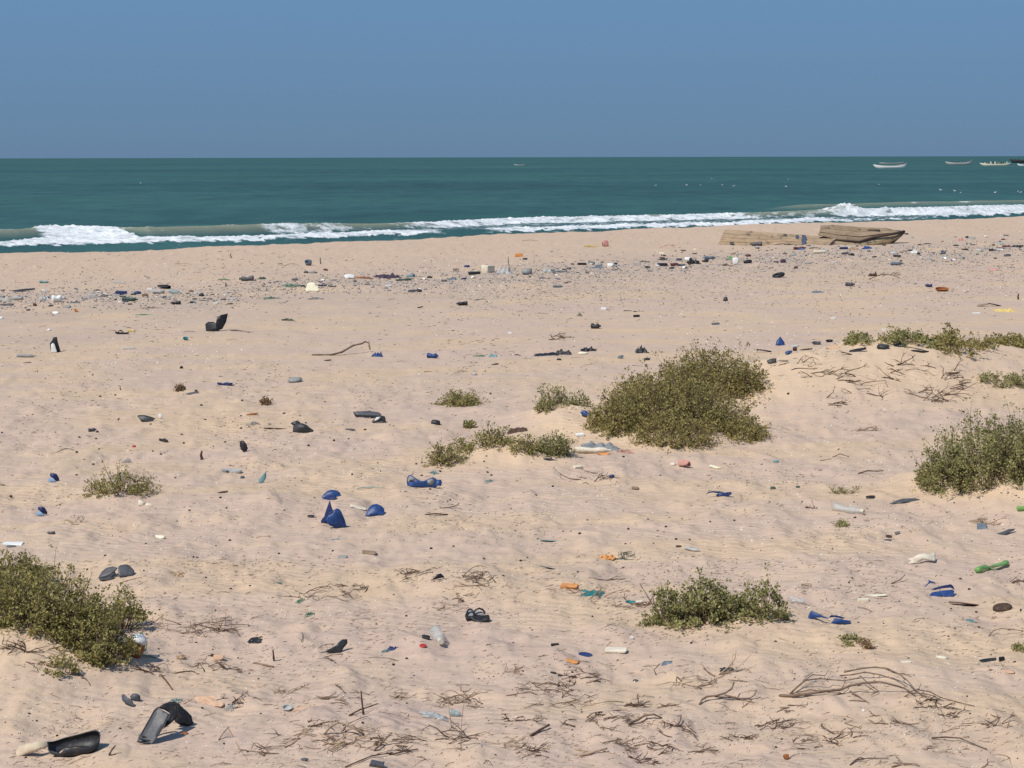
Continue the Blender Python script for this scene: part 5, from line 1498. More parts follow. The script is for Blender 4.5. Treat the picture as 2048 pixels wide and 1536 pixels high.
 ('nobottle','plastic_bottle','bottle',1116,575,20,6,'greyblue',0,'faded blue grey bottle in mid beach below the grey foam lump'),
 ('stick','driftwood_stick','stick',1086,587,22,3,'dbrown',-5,'dark stick, left one of two below the faded bottle'),
 ('stick','driftwood_stick','stick',1113,594,18,3,'dbrown',15,'dark stick, right one of two below the faded bottle'),
 ('stick','driftwood_stick','stick',1086,627,26,3,'dbrown',3,'single dark stick left of the round net ball'),
 ('chunk','charred_lump','lump',1451,602,10,11,'char',0,'black rounded knob standing on the open mid beach'),
 ('bottle','plastic_jug','jug',1192,657,21,13,'char',-20,'short black canister with grey end in mid beach'),
 ('log','driftwood_stick','stick',1256,622,18,4,'black',0,'black stick, upper left of the group of four'),
 ('log','driftwood_stick','stick',1271,624,11,4,'black',-25,'black stick, upper right of the group of four'),
 ('box','plastic_crate','box',1273,634,14,6,'black',10,'black block in the group of black sticks'),
 ('stick','driftwood_stick','stick',1281,641,18,4,'black',6,'black stick, lowest of the group of four'),
 ('slab','foam_crumb','foam block',1208,619,14,6,'white',-15,'white chip above the short black canister'),
 ('net','net_tangle','net',1159,632,12,10,'dgreen',0,'round ball of dark net left of the short black canister'),
 ('slab','plastic_strip','plastic strip',1431,649,17,5,'greyblue',0,'small blue grey strip above the largest shrub'),
 ('rag','cloth','cloth',1092,709,52,7,'black',0,'flat black rag at the left of the black pile'),
 ('rag','cloth','cloth',1128,708,36,14,'char',0,'raised black crumple in the middle of the black pile'),
 ('rag','cloth','cloth',1178,701,38,14,'black',0,'black crumple at the upper right of the black pile'),
 ('log','driftwood_stick','stick',1066,717,52,6,'dgrey',-3,'grey black log in front of the black pile'),
 ('log','driftwood_stick','stick',1155,715,28,4,'char',-4,'short black log right of the white stone by the black pile'),
 ('log','driftwood_stick','stick',1036,711,12,5,'black',0,'black stub left of the grey black log'),
 ('stone','foam_block','foam block',1166,708,21,7,'cream',0,'cream coloured slab lying in the black pile'),
 ('chunk','charred_lump','lump',1118,720,10,5,'black',0,'small black lump in front of the grey black log'),
 ('rag','boot','boot',1283,705,32,20,'char',10,'black bent boot standing left of the largest shrub'),
 ('shard','plastic_shard','plastic scrap',1294,720,13,6,'black',0,'small black dome below the black bent boot'),
 ('ring','metal_ring','ring',1241,717,9,9,'greyblue',0,'small grey ring left of the black bent boot'),
 ('stick','driftwood_stick','stick',1275,732,26,3,'dbrown',-8,'thin stick below the black bent boot'),
 ('log','driftwood_stick','stick',1093,768,22,4,'dbrown',0,'dark stick above the greenish shrublet'),
 ('stick','driftwood_stick','stick',1180,773,32,3,'bone',0,'long white stick between the shrublet and the largest shrub'),
 ('stick','driftwood_stick','stick',1183,730,30,3,'straw',0,'straw coloured stick below the black pile'),
 # ---- in front of the wreck and right
 ('bottle','plastic_bottle','bottle',1600,499,25,7,'maroon',0,'dark red bottle lying in front of the wreck'),
 ('log','driftwood_stick','stick',1630,497,22,4,'black',0,'black stick right of the dark red bottle'),
 ('nobottle','plastic_bottle','bottle',1642,506,30,7,'bone',0,'whitish bottle under the black stick by the wreck'),
 ('box','shoe','shoe',1687,498,17,5,'navy',0,'navy shoe at the foot of the bow of the wreck'),
 ('rag','net_tangle','net',1707,499,22,8,'tan',0,'tan net bundle at the foot of the bow of the wreck'),
 ('rag','plastic_bag','plastic bag',1734,498,24,8,'blue',0,'bright blue bag below the bow of the wreck'),
 ('chunk','charred_lump','lump',1703,511,13,6,'black',0,'black lump in front of the tan net bundle'),
 ('box','shoe','shoe',1794,514,15,5,'black',0,'black shoe right of the wreck in the trash line'),
 ('stone','stone','stone',1788,508,18,7,'lgrey',0,'pale grey lump behind the black shoe by the wreck'),
 ('bottle','plastic_bottle','bottle',1794,530,26,8,'greyblue',-4,'slate blue bottle lying right of centre under the trash line'),
 ('stone','bottle_cap','bottle cap',1802,523,5,4,'black',0,'tiny black cap behind the slate blue bottle'),
 ('log','driftwood_stick','stick',1856,489,18,4,'black',0,'short black stick right of the bow of the wreck'),
 ('rag','plastic_bag','plastic bag',1920,481,13,9,'pink',0,'red and white bag at the right trash line'),
 ('chunk','charred_lump','lump',1934,476,7,5,'black',0,'black lump right of the red and white bag'),
 ('branch','driftwood_stick','stick',1898,487,32,5,'bone',0,'scatter of pale sticks left of the red and white bag'),
 ('sandal','sandal','sandal',1930,500,13,5,'black',0,'black sandal below the red and white bag'),
 ('bottle','plastic_bottle','bottle',1983,502,10,6,'black',0,'stubby black bottle, left one of two at right'),
 ('bottle','plastic_bottle','bottle',2003,499,12,5,'black',0,'stubby black bottle, right one of two at right'),
 ('rag','cloth','cloth',2012,494,20,6,'maroon',0,'dark red cloth at the right end of the trash line'),
 ('rag','cloth','cloth',2034,494,20,6,'black',0,'black cloth touching the dark red cloth at right'),
 ('rag','plastic_bag','plastic bag',1828,506,13,11,'white',0,'crumpled white bag right of the wreck'),
 ('chunk','charred_lump','lump',1837,509,7,6,'black',0,'black lump right of the crumpled white bag'),
 ('bowl','plastic_cup','cup',1887,508,11,9,'greyblue',0,'pale blue cup in the trash line at right'),
 ('chunk','plastic_bag','plastic bag',1566,525,12,9,'purple',0,'purple blue bag below the left half of the wreck'),
 ('chunk','charred_lump','lump',1592,537,9,6,'dbrown',0,'dark lump below the purple blue bag'),
 ('ring','tyre_strip','rubber strip',1557,555,23,13,'black',0,'curled black rubber strip below the wreck'),
 ('blade','driftwood_stick','stick',1541,537,12,4,'black',-30,'slanting black stick left of the curled rubber strip'),
 ('branch','driftwood_log','driftwood',1770,559,74,16,'maroon',-8,'dark reddish brown driftwood heap right of centre'),
 ('rag','cloth','cloth',1745,552,20,12,'dbrown',0,'dark brown cloth at the left end of the driftwood heap'),
 ('bottle','plastic_bottle','bottle',1700,572,20,9,'dgrey',-8,'dark grey bottle left of the driftwood heap'),
 ('rag','plastic_bag','plastic bag',1636,585,28,8,'greyblue',0,'flattened blue grey bag on the mid beach'),
 ('bottle','can','can',1857,574,15,8,'navy',170,'dark blue can left of the orange ring dish'),
 ('bowl','dish','dish',1884,582,27,10,'rust',0,'round orange brown dish on the mid beach at right'),
 ('shard','plastic_shard','plastic scrap',1985,541,18,6,'pink',-10,'pale red flake near the right edge of the mid beach'),
 ('stick','driftwood_stick','stick',1984,565,17,4,'orange',-6,'little orange stick below the pale red flake'),
 ('post','plastic_bottle','bottle',2036,599,5,12,'dbrown',0,'small dark upright stub near the right edge'),
 ('blade','bark_chip','bark',1965,613,23,8,'mbrown',0,'brown slab, left one of two above the yellow cloth'),
 ('blade','bark_chip','bark',1989,612,26,8,'brown',180,'brown slab, right one of two above the yellow cloth'),
 ('rag','cloth','cloth',2010,622,50,9,'yellow',0,'flat yellow orange cloth near the right edge'),
 ('slab','foam_crumb','foam block',1666,638,13,6,'white',0,'white foam chip on the sand above the far dune'),
 ('slab','foam_crumb','foam block',1952,627,16,3,'white',0,'thin white chip left of the yellow cloth'),
 ('stick','driftwood_stick','stick',1853,621,20,8,'mbrown',-30,'slanting straight stick left of the brown slabs'),
 # ---- far dune crest
 ('shard','plastic_shard','plastic scrap',1578,709,15,10,'blue',0,'small blue piece below the blue standing triangle'),
 ('shard','plastic_shard','plastic scrap',1590,702,9,10,'maroon',0,'small brown piece right of the blue triangle'),
 ('shard','plastic_shard','plastic scrap',1545,726,20,12,'char',0,'black peaked shard left of the far dune'),
 ('blade','plastic_shard','plastic scrap',1567,723,20,6,'dgrey',180,'thin grey black shard right of the black peaked shard'),
 ('blade','plastic_shard','plastic scrap',1528,704,30,9,'char',180,'black flat shard beside the top right of the largest shrub'),
 ('bowl','plastic_bowl','bowl',1633,689,22,9,'dgrey',-10,'dark bowl, lower left of two on the dune shoulder'),
 ('bowl','plastic_bowl','bowl',1659,684,15,7,'black',0,'black bowl, upper right of two on the dune shoulder'),
 ('rag','cloth','cloth',1668,695,26,7,'lorange',0,'faded orange film below the two dark bowls'),
 ('blade','plastic_shard','plastic scrap',1715,703,34,10,'black',0,'black curved sheet, second from left on the dune crest'),
 ('blade','plastic_shard','plastic scrap',1693,709,24,8,'black',180,'black curved sheet, leftmost on the dune crest'),
 ('disc','plastic_disc','disc',1766,696,25,11,'char',0,'black domed lid on the dune crest'),
 ('rag','plastic_sheet','plastic sheet',1799,692,30,12,'black',0,'black crumpled sheet right of the domed lid'),
 ('blade','plastic_shard','plastic scrap',1838,703,40,13,'char',180,'black torn panel right of the crumpled sheet'),
 ('chunk','charred_lump','lump',1860,683,10,8,'black',0,'black lump at the foot of the reddish olive shrub'),
 ('rag','plastic_bag','plastic bag',2003,681,19,15,'dgrey',0,'dark grey bag between the right-hand dune shrubs'),
 ('slab','foam_crumb','foam block',1768,662,9,6,'white',0,'white crumb above the low wide green shrub'),
 ('shard','plastic_shard','plastic scrap',1588,693,20,5,'lgrey',0,'pale scrap lying right of the blue triangle'),
 ('blade','driftwood_stick','stick',1612,700,26,5,'dbrown',0,'dark stick left of the black curved sheets'),
 # ---- middle left
 ('sandal','sandal','sandal',327,883,23,11,'char',-30,'black torn sandal right of the small black canister'),
 ('bottle','plastic_jug','jug',185,863,17,10,'dgrey',30,'small black canister at middle left'),
 ('shard','foam_crumb','foam block',320,837,8,11,'white',0,'white upright crumb beside the black peaked shard'),
 ('post','plastic_shard','plastic scrap',403,919,8,18,'maroon',0,'dark red brown spike standing in the sand'),
 ('branch','driftwood_stick','stick',132,903,36,11,'black',0,'knobbly black twig casting a shadow at middle left'),
 ('stick','driftwood_stick','stick',46,905,30,4,'bone',0,'white stick at middle left near the left edge'),
 ('disc','bottle_cap','bottle cap',268,894,8,5,'red',0,'tiny red cap above the round green shrub'),
 ('blade','plastic_shard','plastic scrap',445,986,24,8,'dbrown',20,'dark wedge right of the round green shrub'),
 ('blade','plastic_shard','plastic scrap',6,971,14,6,'dbrown',180,'dark wedge cut by the left edge'),
 ('bottle','canister','tube',102,1068,19,9,'dgrey',160,'short grey tube left of the white shell'),
 ('sole','shoe_sole','shoe sole',463,944,44,14,'lgrey',-8,'grey shoe sole lying flat right of the round green shrub'),
 ('disc','jar_lid','lid',485,956,9,6,'dgrey',0,'small grey lid below the grey shoe sole'),
 ('shard','bone_piece','bone',320,1076,20,10,'cream',0,'bright cream coloured shell piece below the white bone'),
 ('stick','plastic_strip','plastic strip',242,1074,11,4,'red',-20,'thin red strip left of the cream coloured shell piece'),
 ('stick','driftwood_stick','stick',262,1161,48,4,'brown',0,'brown straight stick right of the left-edge shrub'),
 ('rag','fish_remains','dried remains',352,1150,42,18,'tan',0,'light brown dried remains right of the broken grey tray'),
 ('net','net_tangle','net',507,851,34,16,'grey',0,'grey net heap left of the black hump'),
 ('blade','bark_chip','bark',504,830,26,7,'rust',20,'reddish bark strip above the grey net heap'),
 ('log','driftwood_log','driftwood',551,860,48,12,'dbrown',0,'dark brown two humped log left of the black hump'),
 ('disc','charred_lump','lump',871,848,19,12,'char',0,'black domed can with a knob beside the tiny seedling'),
 ('blade','plastic_shard','plastic scrap',700,860,22,6,'dgrey',-12,'thin dark blade right of the black hump'),
 ('stick','driftwood_stick','stick',815,860,28,7,'straw',-20,'bent pale straw stalk right of the thin dark blade'),
 ('rag','shoe','shoe',1034,862,46,14,'dbrown',0,'brown black shoe lying above the sand ridge'),
 ('fork','plastic_strip','plastic strip',742,976,64,12,'lteal',8,'grey teal twisted strip left of the blue bottle'),
 ('shard','plastic_shard','plastic scrap',622,1034,16,7,'black',0,'little black arch left of the blue standing shard'),
 ('slab','plastic_strip','plastic strip',716,1015,34,3,'bone',0,'thin white strip left of the blue half disc'),
 ('stick','plastic_strip','plastic strip',766,1016,30,3,'bone',0,'thin white stick right of the blue half disc'),
 ('net','net_scrap','net scrap',676,1079,36,10,'lgrey',0,'pale net scrap in front of the blue standing shard'),
 ('log','bark_chip','bark',946,1076,28,8,'mbrown',-8,'brown bark piece in the open sand at centre'),
 ('shard','bark_chip','bark',738,1106,30,10,'mbrown',0,'dried curved bark below the pale net scrap'),
 ('stick','plastic_strip','plastic strip',747,1096,26,4,'bone',0,'white curved strip behind the dried bark'),
 ('shard','plastic_shard','plastic scrap',686,1115,19,8,'grey',0,'small grey leaf shaped shard left of the dried bark'),
 ('log','plastic_stub','plastic scrap',706,1125,13,4,'pink',0,'short reddish stub below the small grey shard'),
 ('stick','driftwood_stick','stick',523,1075,22,7,'rust',0,'curved reddish twig left of the pale net scrap'),
 ('log','bark_chip','bark',632,1150,18,6,'tan',0,'tan pith piece above the scattered stems'),
 ('net','net_tangle','net',603,1203,24,13,'ngreen',0,'dark green net clump, upper of two at centre left'),
 ('net','net_tangle','net',620,1230,20,12,'ngreen',0,'pale green net clump, lower of two at centre left'),
 ('net','net_tangle','net',560,1168,16,8,'ngreen',0,'tiny green net clump among the thin stems'),
 ('net','net_scrap','net scrap',868,947,20,11,'lteal',0,'pale green net shred above the blue bottle'),
 ('net','net_scrap','net scrap',978,964,22,11,'lteal',0,'pale green net shred right of the blue bottle'),
 ('net','net_scrap','net scrap',256,925,22,16,'lgrey',0,'fine grey thread tangle above the round green shrub'),
 # ---- middle right
 ('nobottle','plastic_jug','jug',1172,833,28,16,'blue',160,'blue jug half hidden behind the largest shrub'),
 ('rag','plastic_sheet','plastic sheet',1198,895,92,24,'cgrey',-6,'greyish transparent plastic sheet at the foot of the largest shrub'),
 ('slab','foam_block','foam block',1160,873,19,9,'white',0,'white foam block above the transparent plastic sheet'),
 ('nobottle','plastic_bottle','bottle',1187,906,76,15,'bone',0,'long cream bottle below the transparent plastic sheet'),
 ('shard','plastic_shard','plastic scrap',1207,909,27,8,'orange',10,'orange scrap under the long cream bottle'),
 ('net','net_scrap','net scrap',1250,905,34,16,'pink',0,'pinkish dry net right of the orange scrap'),
 ('shard','seashell','shell',1368,932,30,20,'pink',-30,'pinkish half shell below the largest shrub'),
 ('chunk','seashell','shell',1346,930,14,8,'bone',0,'cream shell fragment left of the pinkish half shell'),
 ('bottle','white_tube','tube',1430,937,25,10,'cream',-30,'white tube right of the pinkish half shell'),
 ('disc','bottle_cap','bottle cap',1224,955,14,9,'navy',-20,'dark blue cap among the dead stem scraps'),
 ('nobottle','plastic_bottle','bottle',1385,1102,36,15,'lgrey',-30,'pale sand coated bottle above the light green shrub'),
 ('shard','plastic_shard','plastic scrap',1357,1094,12,6,'dbrown',0,'small dark chip left of the pale sand coated bottle'),
 ('rag','cloth','cloth',1216,1116,40,16,'orange',12,'orange folded scrap beside green rope'),
 ('net','rope_tangle','rope',1248,1112,44,14,'dgreen',0,'dark green rope curling from the orange folded scrap'),
 ('blade','paint_brush','brush',1100,1083,42,10,'lteal',190,'teal headed brush like scrap on the rippled sand'),
 ('blade','plastic_shard','plastic scrap',1096,1137,30,8,'greyblue',180,'blue grey sliver below the brush like scrap'),
 ('slab','wood_block','wood block',1270,978,15,6,'mbrown',0,'small brown block right of the dead stem scraps'),
 ('slab','foam_sheet','foam sheet',1155,936,22,9,'bone',30,'folded off white sheet below the long cream bottle'),
 ('blade','plastic_shard','plastic scrap',1100,920,30,8,'dgrey',180,'dark strip with a pale edge at the foot of the sand ridge'),
 ('disc','bottle_cap','bottle cap',1552,924,11,7,'lteal',0,'pale blue cap left of the forked branch'),
 ('chunk','net_tangle','net',1546,978,12,8,'dgreen',0,'dark green knot left of the thin sprigs'),
 ('chunk','net_tangle','net',1596,975,9,6,'dgreen',0,'small green knot right of the dark green knot'),
 ('shard','plastic_shard','plastic scrap',1741,996,19,9,'black',0,'small black fin above the long black blade'),
 ('shard','plastic_shard','plastic scrap',1777,1075,16,9,'dbrown',20,'dark fragment, left one of three in the open sand'),
 ('shard','plastic_shard','plastic scrap',1795,1068,12,8,'dgrey',-10,'dark fragment, right one of three in the open sand'),
 ('blade','plastic_shard','plastic scrap',1775,1081,16,5,'dgrey',0,'thin dark fragment, lowest of three in the open sand'),
 ('shard','plastic_shard','plastic scrap',1437,991,10,5,'blue',0,'tiny blue flake under the hooked blue shard'),
 # ---- foreground
 ('shellfish','spiny_shell','shell',362,1318,24,18,'tan',0,'brown and white spiny shell in the left foreground'),
 ('shard','seashell','shell',437,1318,22,15,'lorange',0,'pale orange shell right of the spiny shell'),
 ('chunk','seashell','shell',424,1312,8,8,'dbrown',0,'dark knob touching the pale orange shell'),
 ('rag','cloth','cloth',420,1403,80,14,'lorange',-4,'faded pink orange cloth behind the black cut canister'),
 ('net','net_tangle','net',461,1418,28,22,'lgrey',0,'whitish fibre clump at the end of the pink orange cloth'),
 ('chunk','seashell','shell',370,1468,14,9,'rust',0,'small orange brown lump right of the black cut canister'),
 ('net','net_tangle','net',352,1402,22,14,'lteal',0,'pale teal fibre tuft on top of the black cut canister'),
 ('rag','cloth','cloth',512,1280,46,9,'black',-12,'black rag strip left of the black bird shaped shard'),
 ('rag','rag','rag',785,1298,26,15,'navy',-15,'small dark blue rag in the centre foreground'),
 ('net','net_scrap','net scrap',771,1304,16,12,'lteal',0,'teal fibre tuft touching the small dark blue rag'),
 ('disc','bottle_cap','bottle cap',846,1292,15,7,'red',0,'faded red cap beside the clear bottle base'),
 ('shard','plastic_shard','plastic scrap',851,1277,18,12,'black',0,'black pointed chip left of the clear bottle base'),
 ('bowl','pipe_end','pipe',575,1420,22,17,'lgrey',0,'grey pipe mouth with sand inside in the foreground'),
 ('blade','plastic_strip','plastic strip',602,1417,42,8,'lorange',0,'faded orange strip right of the grey pipe mouth'),
 ('rag','plastic_sheet','plastic sheet',868,1432,64,14,'clear',0,'crackled clear film, left part beside the thin stalks'),
 ('nobottle','plastic_bottle','bottle',910,1432,26,20,'cteal',10,'pale blue crushed bottle end between the thin stalks'),
 ('slab','plastic_block','plastic block',753,1532,31,17,'dgrey',0,'grey rounded rectangular block at the bottom edge'),
 ('chunk','stone','stone',609,1521,16,11,'dgrey',0,'dark grey stone near the bottom edge'),
 ('fork','driftwood_log','driftwood',850,1514,34,12,'mbrown',0,'grey brown forked root piece near the bottom edge'),
 ('fork','driftwood_log','driftwood',976,1532,40,26,'dbrown',-50,'thick dark forked root cut by the bottom edge'),
 ('slab','plastic_block','plastic block',1138,1174,40,13,'orange',-10,'flat orange slab left of the teal cloth'),
 ('rag','cloth','cloth',1184,1188,58,16,'teal',-6,'teal cloth snagged on dead stems'),
 ('rag','cloth','cloth',1262,1204,28,8,'teal',0,'grey teal threads right of the teal cloth'),
 ('slab','foam_crumb','foam block',1278,1206,15,8,'bone',0,'cream scrap right of the grey teal threads'),
 ('slab','wood_block','wood block',1232,1302,48,13,'bone',-8,'cream broken slab in the foreground below the light green shrub'),
 ('slab','plastic_block','plastic block',1110,1291,17,8,'black',0,'black rectangular block left of the dark oval'),
 ('disc','plastic_disc','disc',1171,1309,35,10,'navy',-10,'dark navy oval left of the cream broken slab'),
 ('shard','bark_chip','bark',1144,1324,28,12,'orange',0,'orange brown triangular flake below the dark navy oval'),
 ('fork','driftwood_stick','stick',1085,1313,36,11,'dbrown',12,'dark thick stick left of the orange brown flake'),
 ('rag','rag','rag',1334,1326,26,9,'greyblue',0,'small teal grey rag below the cream broken slab'),
 ('rag','cloth','cloth',1455,1340,34,12,'char',0,'dark rag caught in the broad V of pale sticks'),
 ('stone','stone','stone',1271,1362,12,7,'dgrey',0,'small grey stone by a standing twig'),
 ('slab','foam_crumb','foam block',1263,1278,8,7,'white',0,'bright white chip above the cream broken slab'),
 ('chunk','charred_lump','lump',1117,1374,5,10,'black',0,'little black sliver standing below a pair of black crumbs'),
 ('shard','plastic_shard','plastic scrap',1106,1346,12,6,'black',0,'black crumb, upper left of a pair'),
 ('shard','plastic_shard','plastic scrap',1121,1352,11,6,'black',0,'black crumb, lower right of a pair'),
 ('blade','plastic_shard','plastic scrap',1930,1211,76,22,'maroon',195,'long brown black tapering strip left of the black oval'),
 ('disc','rubber_pad','rubber pad',2005,1217,45,20,'dbrown',-8,'thick black brown oval pad near the right edge'),
 ('nobottle','plastic_bottle','bottle',1596,1206,36,20,'clear',-20,'clear bottle peeking out right of the light green shrub'),
 ('coil','rope_coil','rope',1613,1176,26,14,'tan',0,'tan rope coil right of the light green shrub'),
 ('slab','foam_sheet','foam sheet',1726,1203,26,12,'bone',0,'off white sheet, left of the broken white pieces'),
 ('blade','foam_sheet','foam sheet',1752,1192,44,9,'bone',0,'off white curled strip, right of the broken white pieces'),
 ('box','plastic_crate','box',2004,1322,12,12,'black',0,'small black block with a white gap near the right edge'),
 ('shard','plastic_shard','plastic scrap',1976,1321,34,12,'black',0,'black torn flap left of the small black block'),
 ('shard','bark_chip','bark',2017,1343,24,8,'lorange',0,'pale orange flake below the black torn flap'),
 ('chunk','foam_block','foam block',1884,1317,26,13,'bone',0,'crumbly white lump in the right foreground'),
 ('slab','foam_crumb','foam block',1812,1325,22,7,'bone',0,'flat white scrap left of the crumbly white lump'),
 ('net','net_scrap','net scrap',1940,1241,22,8,'lteal',0,'pale teal threads below the brown black strip'),
 ('shard','plastic_shard','plastic scrap',1573,1519,12,16,'rust',0,'rust coloured triangle standing near the bottom edge'),
 ('stone','foam_crumb','foam block',1727,1422,7,7,'white',0,'round white bead below the large fallen branch'),
 ('carton','carton_piece','plastic scrap',1963,1057,24,16,'greyblue',0,'slate grey folded tile beside the pale skeleton plant'),
 ('nobottle','plastic_bottle','bottle',2046,1021,24,13,'cgreen',0,'bright green bottle end cut by the right edge'),
 ('box','paint_tub','tub',258,1228,22,14,'lgrey',-25,'grey white box corner peeking above the left-edge shrub'),
 ('chunk','stone','stone',22,1094,22,8,'dgrey',0,'dark grey stone under the white board at the left edge'),
 ('slab','board','board',26,1088,44,5,'white',-4,'white board at the left edge above the big shrub'),
 ('bottle','plastic_bottle','bottle',75,1141,58,15,'greyblue',0,'blue grey bottle half hidden by the left-edge shrub'),
]
for it in ITEMS:
    shape, nm, cat, px, py, w, h, col, rot, lab = it[:10]
    g_ = it[10] if len(it) > 10 and it[10] else None
    c2 = it[11] if len(it) > 11 else None
    item(shape, nm, cat, px, py, w, h, col, rot, lab, g_, c2)

# ================================================================ LARGER THINGS BUILT FROM THEIR OUTLINES
BL, CH, DG, NB = M('blue'), M('char'), M('dgrey'), M('black')
def sheet_thing(name, cat, label, base, sheets):
    """sheets: (part name, outline, lean, yaw, bulge, material, thickness, bend)"""
    g = ground(*base); root = empty(name, g)
    for s in sheets:
        pn, pts, lean, yaw, bulge, mat, th = s[:7]
        b0 = s[7] if len(s) > 7 and s[7] else base
        nd = s[8] if len(s) > 8 else (0, 0, 0)
        sheet_part(pn, pts, b0, mat, lean, yaw, bulge, th, root, nudge=nd)
    tag(root, label, cat); return root
S = lambda x0, y0, pts: [(x0 + a / 4.0, y0 + b / 4.0) for a, b in pts]

sheet_thing('plastic_sheet', 'plastic scrap', 'large black angular sheet standing up like a wing on the open sand', (432, 663),
    [('left_panel', [(411, 648), (417, 644), (428, 644), (432, 647), (434, 660), (412.5, 664.5)], 25, -25, 0.02, NB, 0.02),
     ('right_panel', [(431, 650), (434, 635), (441, 630), (455.5, 627), (452, 644), (444.5, 658), (433, 662)], 15, 25, 0.03, NB, 0.02)])
sheet_thing('shoe', 'shoe', 'black shoe stuck upright in the sand with its pale sole facing out', (111, 705),
    [('upper', S(0, 400, [(402, 1150), (420, 1122), (430, 1098), (455, 1096), (463, 1140), (487, 1220), (412, 1222), (406, 1190)]), 15, 10, 0.05, NB, 0.03),
     ('sole', S(0, 400, [(416, 1155), (430, 1140), (444, 1150), (452, 1172), (466, 1218), (418, 1222)]), 15, 10, 0.0, M('white'), 0.012, None, (0, -0.08, 0))])
sheet_thing('foam_board', 'foam board', 'bright cream foam board standing upright on the middle trash line', (625, 583),
    [('board', S(512, 400, [(415, 668), (440, 662), (472, 665), (477, 685), (496, 697), (503, 735), (398, 735), (402, 705)]), 30, 0, 0.0, M('cream'), 0.06)])
sheet_thing('plastic_shard', 'plastic scrap', 'dark blue triangle standing at the left of the far dune crest', (1560, 691),
    [('panel', S(1536, 400, [(60, 1160), (70, 1125), (97, 1092), (131, 1140), (133, 1166)]), 35, 0, 0.03, BL, 0.015)])
sheet_thing('plastic_shard', 'plastic scrap', 'black shard with a tapering right end lying at middle left', (290, 844),
    [('panel', S(0, 784, [(1098, 192), (1115, 185), (1160, 186), (1210, 200), (1243, 212), (1207, 240), (1150, 242), (1128, 232)]), 40, 0, 0.04, CH, 0.012)])
sheet_thing('plastic_shard', 'plastic scrap', 'black oval plate standing on edge in the sand', (488, 904),
    [('panel', S(0, 784, [(1920, 400), (1932, 388), (1950, 390), (1972, 420), (1982, 452), (1972, 472), (1950, 478), (1930, 462), (1922, 430)]), 22, 0, 0.03, NB, 0.015)])
sheet_thing('plastic_shard', 'plastic scrap', 'black hump shaped sheet with a dark folded knob on its left', (604, 866),
    [('hump', S(512, 784, [(295, 322), (300, 275), (325, 252), (365, 250), (400, 262), (430, 285), (462, 308), (455, 322)]), 38, 0, 0.10, CH, 0.015),
     ('knob', S(512, 784, [(272, 262), (290, 250), (320, 240), (342, 250), (350, 270), (330, 282), (300, 285), (292, 275)]), 45, 0, 0.05, NB, 0.02, None, (0, 0.10, 0))])
sheet_thing('channel_beam', 'beam', 'dark hollow beam pointing right behind the folded black sheet', (715, 835),
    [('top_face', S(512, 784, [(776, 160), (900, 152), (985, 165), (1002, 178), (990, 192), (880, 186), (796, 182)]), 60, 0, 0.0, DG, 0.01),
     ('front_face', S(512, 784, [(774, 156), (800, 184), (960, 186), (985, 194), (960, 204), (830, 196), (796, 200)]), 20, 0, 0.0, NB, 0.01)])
sheet_thing('plastic_sheet', 'plastic scrap', 'black folded sheet with a white inner face at the end of the hollow beam', (760, 846),
    [('back', S(512, 784, [(940, 222), (965, 196), (1000, 188), (1030, 196), (1040, 240), (1000, 236), (935, 250), (925, 238)]), 35, 0, 0.04, CH, 0.012),
     ('lining', S(512, 784, [(948, 222), (968, 198), (1000, 194), (985, 212), (960, 226)]), 35, 0, 0.03, M('white'), 0.008, None, (0, -0.06, 0))])
for px, py, lab in ((109, 963, 'dark shell shaped cap with a light blue inside, upper of two at left'), (85, 1030, 'dark shell shaped cap with a light blue inside, lower of two at left')):
    x0, y0 = (px - 109, py - 963)
    sheet_thing('lined_cap', 'cup', lab, (px, py),  # loose dark cap, light blue inside
        [('shell', [(x0 + a, y0 + b) for a, b in ((100, 952), (101, 947), (107, 946), (113, 948), (118, 957), (118, 962), (110, 960))], 20, 25, 0.05, M('navy'), 0.008),
         ('lining', [(x0 + a, y0 + b) for a, b in ((99, 957), (103, 954), (109, 955), (113, 960), (113, 963), (100, 963))], 30, -15, 0.03, M('lblue'), 0.008, None, (0, -0.05, 0))])
sheet_thing('broken_tray', 'tray', 'broken dark grey tray in two pieces between the left-edge shrub and the dried remains', (232, 1158),
    [('left_half', S(0, 784, [(792, 1478), (815, 1440), (850, 1410), (900, 1398), (940, 1408), (918, 1435), (880, 1465), (840, 1478), (800, 1486)]), 55, -15, 0.012, M('dgrey'), 0.01),
     ('rim', S(0, 784, [(786, 1484), (830, 1486), (870, 1472), (920, 1440), (926, 1450), (890, 1482), (918, 1490), (880, 1506), (820, 1508), (796, 1500)]), 55, 0, 0.0, M('char'), 0.012),
     ('right_half', S(0, 784, [(945, 1405), (960, 1388), (1010, 1380), (1040, 1392), (1074, 1432), (1062, 1470), (1000, 1478), (948, 1476)]), 50, 20, 0.012, M('dgrey'), 0.01)])
sheet_thing('bone', 'bone', 'cream animal bone right below the round green shrub', (290, 1010),
    [('knuckle', S(0, 784, [(1112, 868), (1125, 866), (1140, 878), (1158, 884), (1160, 914), (1130, 914), (1112, 905)]), 40, 0, 0.05, M('bone'), 0.03),
     ('shaft', S(0, 784, [(1150, 886), (1180, 894), (1230, 902), (1304, 902), (1304, 908), (1270, 918), (1210, 908), (1152, 914)]), 50, 0, 0.03, M('bone'), 0.02)])
sheet_thing('plastic_shard', 'plastic scrap', 'teal leaf shaped shard standing in the sand left of the grey teal strip', (524, 966),
    [('panel', [(517, 966), (519, 957), (525, 950), (532, 943), (532, 955), (528, 963), (523, 967)], 20, 0, 0.03, M('lteal'), 0.008)])
